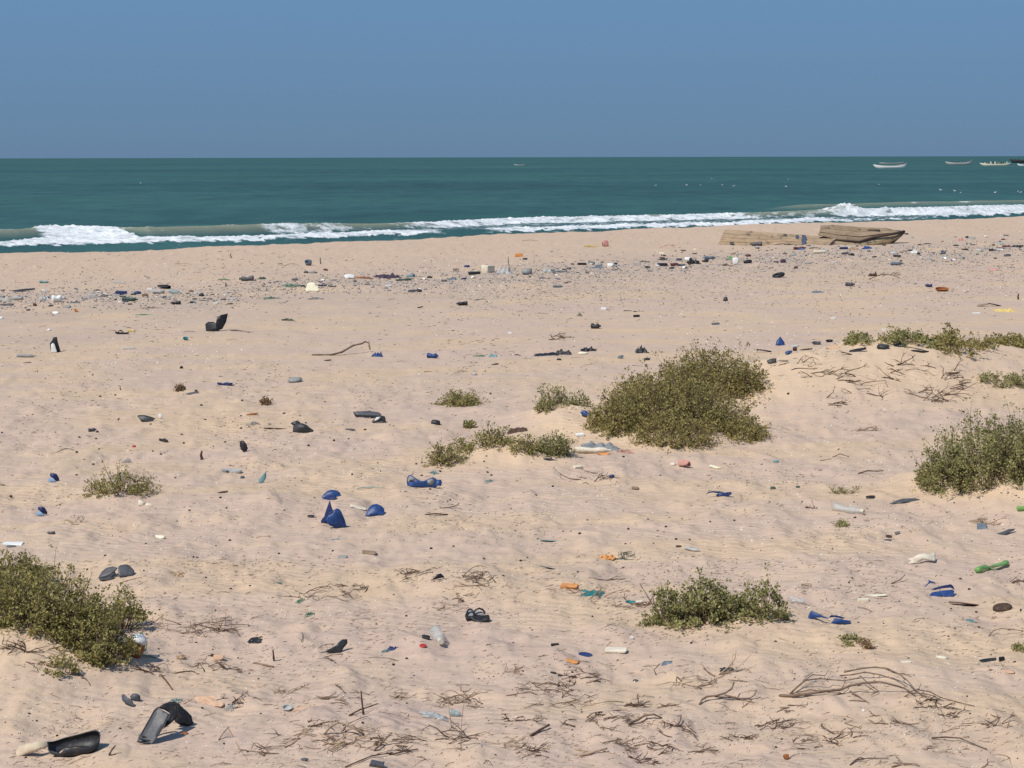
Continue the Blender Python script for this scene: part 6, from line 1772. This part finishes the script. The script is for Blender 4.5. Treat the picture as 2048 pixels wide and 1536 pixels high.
sheet_thing('plastic_shard', 'plastic scrap', 'blue dome shaped fragment above the blue standing shard', (663, 997),
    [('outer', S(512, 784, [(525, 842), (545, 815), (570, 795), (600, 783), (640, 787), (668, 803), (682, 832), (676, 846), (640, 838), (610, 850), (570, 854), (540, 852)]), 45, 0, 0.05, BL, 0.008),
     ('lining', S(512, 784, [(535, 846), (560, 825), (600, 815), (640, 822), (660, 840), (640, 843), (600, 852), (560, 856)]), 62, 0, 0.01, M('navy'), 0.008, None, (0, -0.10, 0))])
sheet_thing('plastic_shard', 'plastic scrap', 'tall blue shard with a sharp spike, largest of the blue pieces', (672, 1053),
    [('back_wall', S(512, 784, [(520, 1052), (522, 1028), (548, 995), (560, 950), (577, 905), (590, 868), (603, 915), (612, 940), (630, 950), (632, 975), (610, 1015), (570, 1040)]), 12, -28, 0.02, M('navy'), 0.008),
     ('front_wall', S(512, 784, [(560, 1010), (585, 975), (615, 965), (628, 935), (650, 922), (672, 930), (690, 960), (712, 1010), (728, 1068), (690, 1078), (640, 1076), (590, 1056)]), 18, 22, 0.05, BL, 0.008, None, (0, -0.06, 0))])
sheet_thing('plastic_shard', 'plastic scrap', 'blue half disc lying below the blue dome, with white strips beside it', (749, 1033),
    [('panel', S(512, 784, [(874, 992), (888, 960), (905, 925), (930, 902), (965, 896), (1000, 910), (1024, 935), (1028, 965), (1015, 984), (960, 982), (910, 990)]), 50, 0, 0.05, BL, 0.008)])
sheet_thing('plastic_shard', 'plastic scrap', 'dark blue hooked shard alone on the rippled sand', (1440, 993),
    [('body', S(1024, 784, [(1634, 800), (1660, 795), (1700, 808), (1750, 800), (1757, 815), (1735, 832), (1680, 834), (1636, 836), (1660, 820)]), 50, 0, 0.03, M('navy'), 0.01),
     ('hook', S(1024, 784, [(1548, 822), (1570, 800), (1610, 792), (1650, 796), (1656, 812), (1610, 803), (1580, 806)]), 30, 0, 0.0, M('navy'), 0.008)])
sheet_thing('plastic_shard', 'plastic scrap', 'long black blade below the right-edge rounded shrub', (1812, 1007),
    [('panel', S(1536, 784, [(972, 893), (1030, 868), (1075, 854), (1130, 852), (1180, 852), (1216, 862), (1160, 872), (1110, 880), (1060, 893)]), 60, 0, 0.02, M('dgrey'), 0.008)])
sheet_thing('plastic_shard', 'plastic scrap', 'black pointed blade below the slate grey folded tile', (2008, 1070),
    [('panel', S(1536, 784, [(1793, 1153), (1840, 1130), (1880, 1118), (1925, 1098), (1978, 1094), (1965, 1108), (1930, 1122), (1900, 1142), (1860, 1142)]), 55, 0, 0.02, M('dgrey'), 0.008)])
sheet_thing('paper_sheet', 'paper', 'crumpled off white paper above the green bottle', (1845, 1126),
    [('sheet', S(1536, 784, [(1118, 1338), (1160, 1325), (1200, 1300), (1250, 1290), (1300, 1300), (1335, 1282), (1338, 1352), (1290, 1350), (1240, 1340), (1200, 1362), (1160, 1372), (1120, 1372), (1145, 1352)]), 55, 0, 0.10, M('bone'), 0.006)])
sheet_thing('plastic_box', 'box', 'blue open box piece with a raised back edge near the right edge', (1886, 1194),
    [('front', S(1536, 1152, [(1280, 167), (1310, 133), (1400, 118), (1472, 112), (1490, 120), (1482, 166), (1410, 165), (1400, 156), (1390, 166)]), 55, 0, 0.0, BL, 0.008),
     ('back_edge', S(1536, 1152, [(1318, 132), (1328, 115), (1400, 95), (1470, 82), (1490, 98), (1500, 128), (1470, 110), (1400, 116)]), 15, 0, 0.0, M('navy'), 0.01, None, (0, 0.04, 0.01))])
sheet_thing('plastic_hook', 'plastic scrap', 'thin blue hooked strip left of the blue open box', (1856, 1180),
    [('strip', S(1536, 1152, [(1248, 102), (1262, 72), (1286, 50), (1284, 30), (1300, 40), (1330, 48), (1342, 60), (1310, 54), (1285, 62), (1262, 85)]), 25, 0, 0.0, BL, 0.006)])
sheet_thing('plastic_shard', 'plastic scrap', 'bright blue triangular shard, left of the joined pair', (1632, 1240),
    [('panel', S(1536, 1152, [(322, 352), (324, 320), (340, 286), (356, 280), (400, 300), (440, 320), (490, 338), (470, 340), (420, 330), (360, 335)]), 30, -20, 0.03, BL, 0.008)])
sheet_thing('plastic_shard', 'plastic scrap', 'folded dark blue shard with a black lip, right of the joined pair', (1682, 1249),
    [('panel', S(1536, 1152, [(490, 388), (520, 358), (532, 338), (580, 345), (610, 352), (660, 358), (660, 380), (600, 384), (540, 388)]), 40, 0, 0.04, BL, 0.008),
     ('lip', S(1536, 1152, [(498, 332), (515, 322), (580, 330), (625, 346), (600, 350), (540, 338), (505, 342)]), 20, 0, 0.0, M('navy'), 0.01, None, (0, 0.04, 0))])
sheet_thing('plastic_shard', 'plastic scrap', 'black bird shaped shard with an upturned head in the foreground', (670, 1306),
    [('body', S(512, 1152, [(495, 614), (560, 600), (600, 575), (640, 555), (660, 530), (690, 508), (728, 506), (730, 540), (700, 575), (680, 612), (610, 616), (560, 608)]), 40, 0, 0.06, CH, 0.008)])
sheet_thing('plastic_shard', 'plastic scrap', 'black arched triangular shard on top of the stem hummock', (876, 1159),
    [('panel', S(512, 784, [(1398, 1504), (1430, 1482), (1450, 1460), (1478, 1452), (1504, 1478), (1500, 1484), (1470, 1488), (1430, 1498)]), 40, 0, 0.05, NB, 0.008)])
sheet_thing('plastic_shard', 'plastic scrap', 'dark grey curved shard, left of the pair above the black cut canister', (256, 1412),
    [('panel', S(0, 1152, [(974, 950), (995, 945), (1020, 972), (1055, 988), (1078, 1042), (1050, 1040), (1000, 1015), (978, 995)]), 40, -10, 0.03, M('dgrey'), 0.006)])
sheet_thing('plastic_shard', 'plastic scrap', 'dark grey rounded shard, right of the pair above the black cut canister', (270, 1401),
    [('panel', S(0, 1152, [(1042, 965), (1062, 942), (1090, 940), (1118, 955), (1125, 998), (1080, 1000), (1050, 985)]), 40, 10, 0.03, M('dgrey'), 0.006)])
# sculpted sand coloured jug piece beside the tray
sheet_thing('beige_plastic_piece', 'plastic scrap', 'pale beige bottle half touching the dark cut tray at the bottom left', (62, 1512),
    [('panel', S(0, 1152, [(130, 1440), (132, 1395), (150, 1360), (210, 1342), (300, 1325), (390, 1318), (420, 1325), (395, 1360), (330, 1385), (270, 1408), (200, 1430), (150, 1446)]), 55, 0, 0.10, M('beige'), 0.008)])

def green_bottle():
    a, b_ = ground(1953, 1147), ground(2013, 1132)
    root = empty('plastic_bottle', a); ax = (b_ - a); L = ax.length
    prof = [(0, .010), (0.01 * L, .026), (.05 * L, .030), (.28 * L, .033), (.36 * L, .020), (.46 * L, .013), (.56 * L, .018), (.66 * L, .030), (.9 * L, .034), (.97 * L, .032), (L, .020)]
    V, F = lathe(prof, 14)
    q = Vector((1, 0, 0)).rotation_difference(ax.normalized()).to_matrix()
    V = [q @ Vector((v.x, v.y, v.z * (0.75 + 0.3 * math.sin(v.x * 40)))) + Vector((0, 0, 0.032)) for v in V]
    link('body', pymesh('body', V, F, True), M('cgreen'), root)
    c, cf = lathe([(0.985 * L, .006), (0.985 * L, .018), (1.03 * L, .018), (1.03 * L, .006)], 10)
    link('cap', pymesh('cap', [q @ v + Vector((0, 0, 0.032)) for v in c], cf), M('dgreen'), root)
    V, F = [], []; tube([q @ Vector((.3 * L, .02, .0)) + Vector((0, 0, .03)), q @ Vector((.5 * L, -.05, .0)) + Vector((0, 0, .01))], [.012, .003], 5, V, F)
    link('torn_label', pymesh('torn_label', V, F), M('green'), root)
    tag(root, 'bright green crushed plastic bottle near the right edge', 'bottle')
green_bottle()

def hero_bottle(name, label, p0, p1, r, mat, capmat, crush=0.5, lift=None, cat='bottle', segs=16, prof=None, seed=1, ridges=True):
    a, b_ = ground(*p0), ground(*p1)
    root = empty(name, a); ax = b_ - a; L = ax.length
    prof = prof or [(0, .3), (0, .8), (.03, 1), (.10, .97), (.14, 1), (.2, .96), (.26, 1), (.32, .94), (.4, .98), (.46, .93), (.54, .98), (.6, .96), (.68, .98), (.76, .86), (.84, .6), (.88, .42), (.93, .38)]
    V, F = lathe([(x * L, q * r) for x, q in prof], segs)
    rotm = Vector((1, 0, 0)).rotation_difference(ax.normalized()).to_matrix()
    out = []
    for v in V:
        k = math.exp(-((v.x / L - 0.45) / 0.22) ** 2) * crush
        z = v.z - max(0, v.z + 0.2 * r) * k
        w = Vector((v.x, v.y * (1 + 0.2 * k), z)) + Vector((0, 1, 1)) * 0.10 * r * noise3(v / r, 1.1, seed)
        out.append(rotm @ w + Vector((0, 0, r * 0.85)))
    link('body', pymesh('body', out, F, True), mat, root)
    c, cf = lathe([(.91 * L, r * .30), (.91 * L, r * .44), (1.0 * L, r * .44), (1.0 * L, r * .3)], 12)
    link('cap', pymesh('cap', [rotm @ v + Vector((0, 0, r * .85)) for v in c], cf), capmat, root)
    tag(root, label, cat); return root
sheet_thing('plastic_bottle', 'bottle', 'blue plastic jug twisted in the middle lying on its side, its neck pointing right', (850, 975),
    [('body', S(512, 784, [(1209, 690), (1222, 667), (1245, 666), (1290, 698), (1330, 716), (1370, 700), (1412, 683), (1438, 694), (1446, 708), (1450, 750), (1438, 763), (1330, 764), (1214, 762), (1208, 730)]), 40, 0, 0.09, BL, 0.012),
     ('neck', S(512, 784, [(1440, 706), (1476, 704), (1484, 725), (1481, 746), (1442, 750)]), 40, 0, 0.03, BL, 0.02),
     ('left_dent', S(512, 784, [(1213, 700), (1228, 673), (1246, 676), (1290, 706), (1262, 712), (1236, 706), (1220, 728)]), 40, 0, 0.085, M('grey'), 0.006, None, (0, -0.012, 0.003)),  # grey sheets paint the sheen on the jug's dented upper sides
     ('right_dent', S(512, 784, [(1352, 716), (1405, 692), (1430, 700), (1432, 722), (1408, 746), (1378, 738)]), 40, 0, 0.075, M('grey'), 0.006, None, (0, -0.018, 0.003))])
hero_bottle('plastic_bottle', 'clear dented bottle with a bluish base lying right of the thin sprigs', (1666, 1020), (1728, 1030), 0.048, M('clear'), M('bone'), 0.35, seed=5)
hero_bottle('plastic_bottle', 'clear bottle seen from its open neck, in the foreground left of the sandal', (870, 1272), (882, 1294), 0.052, M('clear'), M('bone'), 0.1, seed=8)

sd_ = sheet_thing('sandal', 'sandal', 'black sandal with raised straps lying in the centre foreground', (955, 1243),
    [('sole', S(512, 1152, [(1672, 318), (1684, 296), (1720, 300), (1760, 318), (1812, 322), (1862, 316), (1871, 340), (1862, 366), (1790, 373), (1745, 364), (1722, 344), (1682, 350)]), 58, 0, 0.0, M('black'), 0.022),
     ('footbed', S(512, 1152, [(1690, 300), (1705, 285), (1745, 288), (1800, 296), (1836, 312), (1812, 322), (1760, 320), (1725, 332), (1695, 330)]), 58, 0, 0.0, M('grey'), 0.006, None, (0, 0, 0.012)),
     ('toe_strap', S(512, 1152, [(1733, 312), (1738, 285), (1755, 270), (1785, 256), (1815, 266), (1836, 292), (1834, 312), (1822, 296), (1805, 276), (1784, 268), (1760, 280), (1750, 296), (1746, 314)]), 20, 0, 0.0, M('black'), 0.012, None, (0, 0.02, 0)),
     ('heel_strap', S(512, 1152, [(1684, 330), (1680, 300), (1692, 272), (1715, 264), (1738, 280), (1730, 290), (1712, 278), (1700, 285), (1694, 305), (1697, 330)]), 20, 0, 0.0, M('black'), 0.012, None, (0, 0.03, 0))])

def sweep_channel(root, name, path, wvec, flange, mat, th=0.006, upv=None):
    """U shaped plastic channel swept along a path; flanges turn inwards"""
    V, F = [], []
    path = [Vector(p) for p in path]; w = Vector(wvec)
    for i, p in enumerate(path):
        d = (path[min(i + 1, len(path) - 1)] - path[max(i - 1, 0)]).normalized()
        inn = d.cross(w).normalized()
        if inn.z > 0: inn = -inn
        for a, b_ in ((-0.5, 1), (-0.5, 0.3), (-0.47, 0.06), (-0.40, 0), (-.15, -.03), (.15, -.03), (0.40, 0), (0.47, 0.06), (0.5, 0.3), (0.5, 1)):
            V.append(p + w * a + inn * flange * b_)
    for i in range(len(path) - 1):
        for k in range(9):
            a = i * 10 + k; F.append((a, a + 1, a + 11, a + 10))
    o = link(name, pymesh(name, V, F, True), mat, root); add_solid(o, th, 0); return o

def canister_hero():
    g = ground(300, 1488); root = empty('cut_canister', g); Y = g.y
    Q = lambda pts: S(0, 1152, pts)
    sheet_part('front_face', Q([(1095, 1332), (1112, 1290), (1140, 1268), (1240, 1086), (1264, 1060), (1310, 1078), (1356, 1106), (1330, 1160), (1300, 1218), (1262, 1280), (1222, 1340), (1190, 1354), (1140, 1345)]), (300, 1488), DG, 38, -18, 0.02, 0.007, root)  # sunlit face painted greyer than the black fold and walls
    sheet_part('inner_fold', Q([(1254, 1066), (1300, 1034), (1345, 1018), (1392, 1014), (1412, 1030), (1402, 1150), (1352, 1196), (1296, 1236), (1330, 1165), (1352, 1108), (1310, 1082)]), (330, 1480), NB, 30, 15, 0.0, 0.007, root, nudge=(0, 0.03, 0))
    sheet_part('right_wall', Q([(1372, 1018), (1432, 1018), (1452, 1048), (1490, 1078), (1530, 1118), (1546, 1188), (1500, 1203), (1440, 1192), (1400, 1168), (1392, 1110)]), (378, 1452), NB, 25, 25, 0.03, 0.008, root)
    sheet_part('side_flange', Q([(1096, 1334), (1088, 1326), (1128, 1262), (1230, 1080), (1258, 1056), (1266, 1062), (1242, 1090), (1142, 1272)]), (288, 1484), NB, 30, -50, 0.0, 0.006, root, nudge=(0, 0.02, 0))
    yo = Y - 0.01
    V, F = [], []
    tube([P3(*q, Y + 0.02 + 0.14 * t) - g for q, t in zip(Q([(1222, 1340), (1262, 1280), (1300, 1218), (1330, 1160), (1356, 1106)]), (0, .27, .55, .8, 1))], [.003, .004, .0035, .004, .003], 5, V, F)
    link('torn_edge', pymesh('torn_edge', V, F, True), M('lgrey'), root)
    for k, (a, b_) in enumerate((((1100, 1322), (1196, 1338)), ((1112, 1298), (1204, 1318)), ((1128, 1276), (1214, 1298)))):
        V, F = [], []; c0, c1 = Q([a, b_])
        tube([P3(c0[0] + (c1[0] - c0[0]) * i / 5, c0[1] + (c1[1] - c0[1]) * i / 5 + 1.2 * math.sin(math.pi * i / 5), Y - 0.012 + 0.022 * k) - g for i in range(6)], [0.006] * 6, 6, V, F)
        link('moulded_rib', pymesh('moulded_rib', V, F, True), M('char'), root)
    tag(root, 'black cut canister bent like an arch, ribbed at its left foot, in the foreground', 'canister')
canister_hero()

def tray_hero():
    """dark half canister lying open side up, sand showing inside"""
    g = ground(150, 1503); root = empty('cut_tray', g); root.rotation_euler = (math.radians(6), math.radians(-3), math.radians(14))
    V, F = [], []; n = 28
    rings = [(0.62, 0.60, 0.0, 0), (0.80, 0.82, 0.005, 0), (0.94, 0.96, 0.035, 1), (1.0, 1.0, 0.085, 1), (0.95, 0.93, 0.083, 1)]
    for rx, ry, z, s in rings:
        for k in range(n):
            a = 2 * math.pi * k / n; c, s_ = math.cos(a), math.sin(a)
            x = 0.178 * rx * math.copysign(abs(c) ** 0.75, c); y = 0.105 * ry * math.copysign(abs(s_) ** 0.8, s_)
            zz = z * (1 + 0.25 * math.sin(a * 2 + 0.6)) * (0.45 if (s and math.sin(a) < 0 and math.cos(a) < -0.25) else 1)
            if math.cos(a) < -0.3: y *= 1.0 + 0.5 * (math.cos(a) + 0.3)
            V.append(Vector((x, y, zz)))
    for r in range(len(rings) - 1):
        for k in range(n):
            a = r * n + k; b_ = r * n + (k + 1) % n; F.append((a, b_, b_ + n, a + n))
    o = link('shell', pymesh('shell', V, F, True), M('char'), root); add_solid(o, 0.006)
    tag(root, 'dark grey cut open tray with a curved rim in the bottom left corner region', 'tray')
tray_hero()

def pot_hero():
    g = ground(263, 1308); root = empty('rusty_pot', g); Y = g.y
    V, F = lathe([(0, .6), (0, 1.0), (.3, 1.04), (.7, 1.0), (1.0, .9)], 18, 'z')
    V = [Matrix.Rotation(0.5, 3, 'Y') @ Vector((v.x * .072, v.y * .072, v.z * .125)) for v in V]
    o = link('body', pymesh('body', V, F[:-1], True), M('rust'), root)
    V, F = lathe([(0.98, .95), (1.12, .93), (1.3, .7), (1.34, .1)], 18, 'z')
    V = [Matrix.Rotation(0.5, 3, 'Y') @ Vector((v.x * .072, v.y * .072, v.z * .125)) for v in V]
    link('lid', pymesh('lid', V, F, True), M('white'), root)
    tag(root, 'rusty orange pot with a white top behind the right side of the left-edge shrub', 'pot')
    traced = traced_tube('green_rope', [([(312, 1316), (295, 1312, .01), (275, 1308, .02), (268, 1290, .08), (272, 1272, .14), (284, 1266, .16), (290, 1280, .12), (278, 1296, .06)], .006, .006),
        ([(280, 1305, .02), (276, 1288, .08), (286, 1276, .12), (294, 1284, .10), (292, 1300, .04), (282, 1306, .02)], .005, .005)], M('ngreen'))
    tag(traced, 'green rope looped around the rusty pot and trailing right', 'rope')
pot_hero()

# ================================================================ SMALL SCATTER
_cutw = (' lying', ' in ', ' at ', ' left', ' right', ' below', ' above', ' beside', ' standing', ' near', ' with ', ' on ', ' of ', ' touching', ' among', ' behind', ' from', ' between', ' under', ' just', ' alone', ' half', ' and ', ' seen', ' cut ', ' above', ' next', ' poking', ' sticking', ' end', ' brightest', ' tallest', ' that', ' over', ' catching', ' caught', ' by ', ' stuck', ' bent', ' to the', ' along', ' against', ',', ' tucked', ' snagged', ' casting', ' peeking', ' curling')
LAND = []
for it in ITEMS:
    l_ = it[9]; c_ = min([l_.find(w_) for w_ in _cutw if l_.find(w_) > 6] or [len(l_)])
    p_ = l_[:c_]
    if 2 <= len(p_.split()) <= 6: LAND.append((it[3], it[4], p_))
def near_word(px, py):
    best = min(LAND, key=lambda q: (q[0] - px) ** 2 + ((q[1] - py) * 1.6) ** 2)
    dx, dy = px - best[0], (py - best[1]) * 1.6
    w_ = ('right of' if dx > 0 else 'left of') if abs(dx) > abs(dy) else ('in front of' if dy > 0 else 'behind')
    far_ = 'just ' if dx * dx + dy * dy < 1600 else ''
    return far_ + w_ + ' the ' + best[2]

def shared(kind, n, w, d, h, col, seed):
    out = []
    for i in range(n):
        p = BUILD[kind](w, d, h, random.Random(seed + i))[0]
        me = pymesh(kind + '_piece', p[1], p[2], p[3]); me.materials.append(M(col)); out.append(me)
    return out
TWIG = sum([shared('stick', 5, 1, .1, 0.05, c, 40) for c in ('brown', 'mbrown')], []) + sum([shared('fork', 5, 1, .1, 0.06, c, 50) for c in ('brown', 'dbrown')], [])
def small(name, cat, group, meshes, px, py, size, label, rg, flat=True, squash=None):
    g = ground(px, py); o = bpy.data.objects.new(name, rg.choice(meshes)); COL.objects.link(o)
    n = ground_n(g.x, g.y, 0.08); q = Vector((0, 0, 1)).rotation_difference(n).to_matrix().to_4x4()
    a = rg.uniform(0, 2 * math.pi) if name != 'dry_twig' else rg.choice((0, math.pi)) + rg.gauss(0.1, 0.75)
    o.matrix_world = Matrix.Translation(g - Vector((0, 0, size * 0.01))) @ q @ Matrix.Rotation(a, 4, 'Z') @ Matrix.Diagonal((size, size * rg.uniform(.8, 1.2), size * rg.uniform(.7, 1.3), 1))
    tag(o, label, cat, group); return o
def zone_word(px, py):
    return ''
rt = random.Random(99)
cnt = 0
while cnt < 298:
    px, py = rt.uniform(0, 2048), 1160 + 376 * rt.random() ** 0.8
    dens = 0.25 + 0.9 * float(sstep(1330, 1420, py)) * (0.35 + 0.65 * float(sstep(420, 620, px)))
    if rt.random() > dens * (0.5 + 1.2 * max(0, float(gnoise(px * 0.006, py * 0.02, 301)) + 0.25)): continue
    size_px = rt.uniform(16, 74) * rt.uniform(0.5, 1.0)
    size = size_px / (FPX / ground(px, py).y)
    small('dry_twig', 'twig', 'dry twigs littering the foreground sand', TWIG, px, py, max(size, 0.03), 'small dead twig on the sand ' + near_word(px, py), rt)
    cnt += 1
for q_, (px, py, hw, hh, n_) in enumerate(((1420, 1500, 42, 16, 6), (1490, 1478, 40, 18, 7), (1010, 1345, 36, 14, 6), (1180, 1352, 50, 12, 7), (1335, 1408, 34, 14, 6), (1370, 1470, 44, 18, 7), (800, 1392, 34, 14, 6), (770, 1486, 46, 16, 8),
        (545, 1500, 44, 16, 7), (625, 1446, 40, 14, 6), (1015, 1490, 50, 22, 8), (1090, 1505, 44, 16, 7), (1612, 1492, 40, 16, 6), (1695, 1475, 40, 14, 6), (560, 1386, 40, 14, 6), (480, 1408, 40, 12, 6), (1240, 1490, 50, 16, 8), (1180, 1440, 50, 16, 8),
        (1850, 1490, 36, 12, 5), (1045, 1440, 44, 14, 7), (1570, 1420, 34, 14, 5), (1330, 1500, 40, 14, 6), (890, 1215, 40, 18, 6), (720, 1180, 44, 18, 6), (1230, 1440, 50, 20, 7))):
    brush('loose dead stems ' + near_word(px, py), px, py, hw, hh, n_, 200 + q_, (WOOD, WOOD_D, WOOD_L, WOOD_D)[q_ % 4], 0.09, 'dead stem clusters on the foreground sand', 0.35)
LUMP = sum([shared('chunk', 4, 1, .8, .6, c, 70) for c in ('black', 'dbrown')], [])
cnt = 0
while cnt < 270:
    px, py = rt.uniform(0, 2048), 780 + 740 * rt.random()
    if rt.random() > 0.25 + 1.3 * max(0, float(gnoise(px * 0.007, py * 0.012, 311))) + (0.5 if px < 1000 and py < 960 else 0): continue
    size = rt.uniform(3.2, 6.5) / (FPX / ground(px, py).y)
    small('charred_crumb', 'crumb', 'dark crumbs dotting the near sand', LUMP, px, py, size, 'tiny dark crumb on the sand ' + near_word(px, py), rt); cnt += 1
CHIPS = {c: shared('shard', 3, 1, .7, .35, c, 90) + shared('slab', 2, 1, .5, .3, c, 95) for c in ('black', 'dgrey', 'white', 'greyblue', 'navy', 'bone', 'maroon', 'lteal', 'lorange', 'brown', 'grey', 'lgrey', 'blue', 'cteal')}
names = {'black': 'black', 'dgrey': 'dark grey', 'white': 'white', 'greyblue': 'slate blue', 'navy': 'navy', 'bone': 'off white', 'maroon': 'dark red', 'lteal': 'pale teal', 'lorange': 'pale orange', 'brown': 'brown', 'grey': 'grey', 'lgrey': 'pale grey', 'blue': 'blue', 'cteal': 'cloudy cyan'}
def line_y(px):      # centre of the trash line in the photograph
    return float(np.interp(px, [0, 300, 420, 600, 800, 1000, 1200, 1400, 1600, 1800, 2048], [600, 594, 596, 566, 562, 552, 536, 520, 506, 500, 490]))
cnt = 0
weights = ['black'] * 6 + ['dgrey'] * 5 + ['white'] * 2 + ['greyblue'] * 2 + ['navy', 'bone', 'bone', 'maroon', 'lteal', 'lteal', 'lorange', 'brown', 'brown', 'grey', 'grey', 'grey', 'lgrey', 'lgrey', 'lgrey', 'blue', 'cteal', 'cteal', 'cteal']
while cnt < 290:
    px = rt.uniform(0, 2048)
    if px < 480 and rt.random() > 0.9: continue
    if 480 < px < 1080 and rt.random() > 0.30: continue
    py = line_y(px) + rt.gauss(0, 9 if px < 1300 else 13)
    c = rt.choice(weights)
    size = rt.uniform(5, 14) * rt.uniform(0.7, 1.1) / (FPX / ground(px, py).y)
    where = 'left' if px < 480 else 'middle' if px < 1080 else 'right'
    small('litter_piece', 'litter', 'small litter along the trash line, %s part' % where, CHIPS[c], px, py, size, 'small %s plastic piece %s' % (names[c], near_word(px, py)), rt); cnt += 1

# litter too small and too plentiful to count: shell grit, dark grit, chaff
def grit(name, n, region, size, mat, label, seed, stretch=1.0, dens=None, h=0.5):
    rs = np.random.RandomState(seed); V = []; F = []; P = []
    x0, x1, y0, y1 = region
    m = n * 4
    px = rs.uniform(x0, x1, m); py = y0 + (y1 - y0) * rs.rand(m)
    keep = rs.rand(m) < (dens(px, py) if dens is not None else 1)
    px, py = px[keep][:n], py[keep][:n]
    D = np.stack([(px - 1024) / FPX, -(py - 768) / FPX, -np.ones_like(px)], 1) @ R3.T
    D = D / D[:, 1:2]
    Y = -CAM_H / D[:, 2]
    for _ in range(4):
        Y = (H(D[:, 0] * Y, Y) - CAM_H) / D[:, 2]
    X = D[:, 0] * Y
    Z = H(X, Y)
    n = len(px)
    s = rs.uniform(size[0], size[1], n) * Y / FPX
    a = rs.uniform(0, math.pi, n) * (1 if stretch < 1.5 else 0.35) 
    tmpl = np.array([(-.5, 0, 0), (0, -.36 / stretch, 0), (.5, 0, 0), (0, .36 / stretch, 0), (0.05, 0, h / stretch)])
    tm = tmpl[None] * s[:, None, None] * (1 + 0.4 * rs.uniform(-1, 1, (n, 5, 1)))
    ca, sa = np.cos(a)[:, None], np.sin(a)[:, None]
    vx = tm[:, :, 0] * ca - tm[:, :, 1] * sa; vy = tm[:, :, 0] * sa + tm[:, :, 1] * ca
    VV = np.stack([X[:, None] + vx, Y[:, None] + vy, Z[:, None] + tm[:, :, 2] + 0.001], -1).reshape(-1, 3)
    i = np.arange(n)[:, None] * 5
    FF = np.concatenate([np.concatenate([i + p, i + q, i + 4], 1) for p, q in ((0, 1), (1, 2), (2, 3), (3, 0))], 0)
    o = link(name, np_mesh(name, VV, FF), mat); tag(o, label, kind='stuff'); return o
nz = lambda sx, sy, sd, lo=0.0, hi=0.4: (lambda px, py: np.clip(0.12 + sstep(lo, hi, gnoise(px * sx, py * sy, sd)), 0, 1))
line_np = lambda px: np.interp(px, [0, 300, 420, 600, 800, 1000, 1200, 1400, 1600, 1800, 2048], [600, 594, 596, 570, 565, 552, 540, 525, 515, 508, 498])
band = lambda lo, hi: (lambda px, py: np.clip(np.exp(-((py - line_np(px) - lo) / hi) ** 2), 0, 1))
grit('shell_grit', 3800, (-60, 2110, 520, 1536), (1.6, 4.2), M('shellw'), 'white shell crumbs sprinkled over the whole beach', 1, 1.2, nz(.004, .008, 401))
grit('dark_grit', 6000, (-60, 2110, 515, 1536), (1.6, 4.0), M('dbrown'), 'dark grains and droppings sprinkled over the whole beach', 2, 1.2, nz(.005, .010, 402))
grit('brown_chaff', 5200, (-60, 2110, 500, 1300), (4, 11), M('brown'), 'short brown chaff scattered over the middle beach', 3, 5.0, nz(.005, .012, 403))
grit('foreground_chaff', 4200, (-60, 2110, 1120, 1540), (5, 17), M('mbrown'), 'fine broken stalk litter on the foreground sand', 4, 6.0, nz(.005, .014, 404, -0.1, 0.35))
grit('trash_line_flakes', 7800, (-60, 2110, 470, 660), (1.8, 5), M('grey'), 'pale plastic flakes packed along the trash line', 5, 1.6, band(-2, 13), 0.6)
grit('trash_line_dark_flakes', 4600, (-60, 2110, 470, 660), (2, 6), M('dgrey'), 'dark flakes packed along the trash line', 6, 1.8, band(2, 17), 0.6)
grit('seaweed_fragments', 2600, (900, 2110, 520, 640), (2.5, 7), M('dgreen'), 'grey green weed fragments below the right trash line', 7, 2.6, band(38, 34), 0.3)
grit('ochre_fragments', 900, (-60, 2110, 480, 1000), (2, 5), M('lorange'), 'ochre crumbs scattered on the middle beach', 8, 1.6, nz(.006, .01, 408))
grit('beach_specks', 1500, (-60, 2110, 440, 600), (1.6, 4), M('brown'), 'fine dark specks on the orange sand near the water', 9, 2.0, nz(.006, .02, 409))
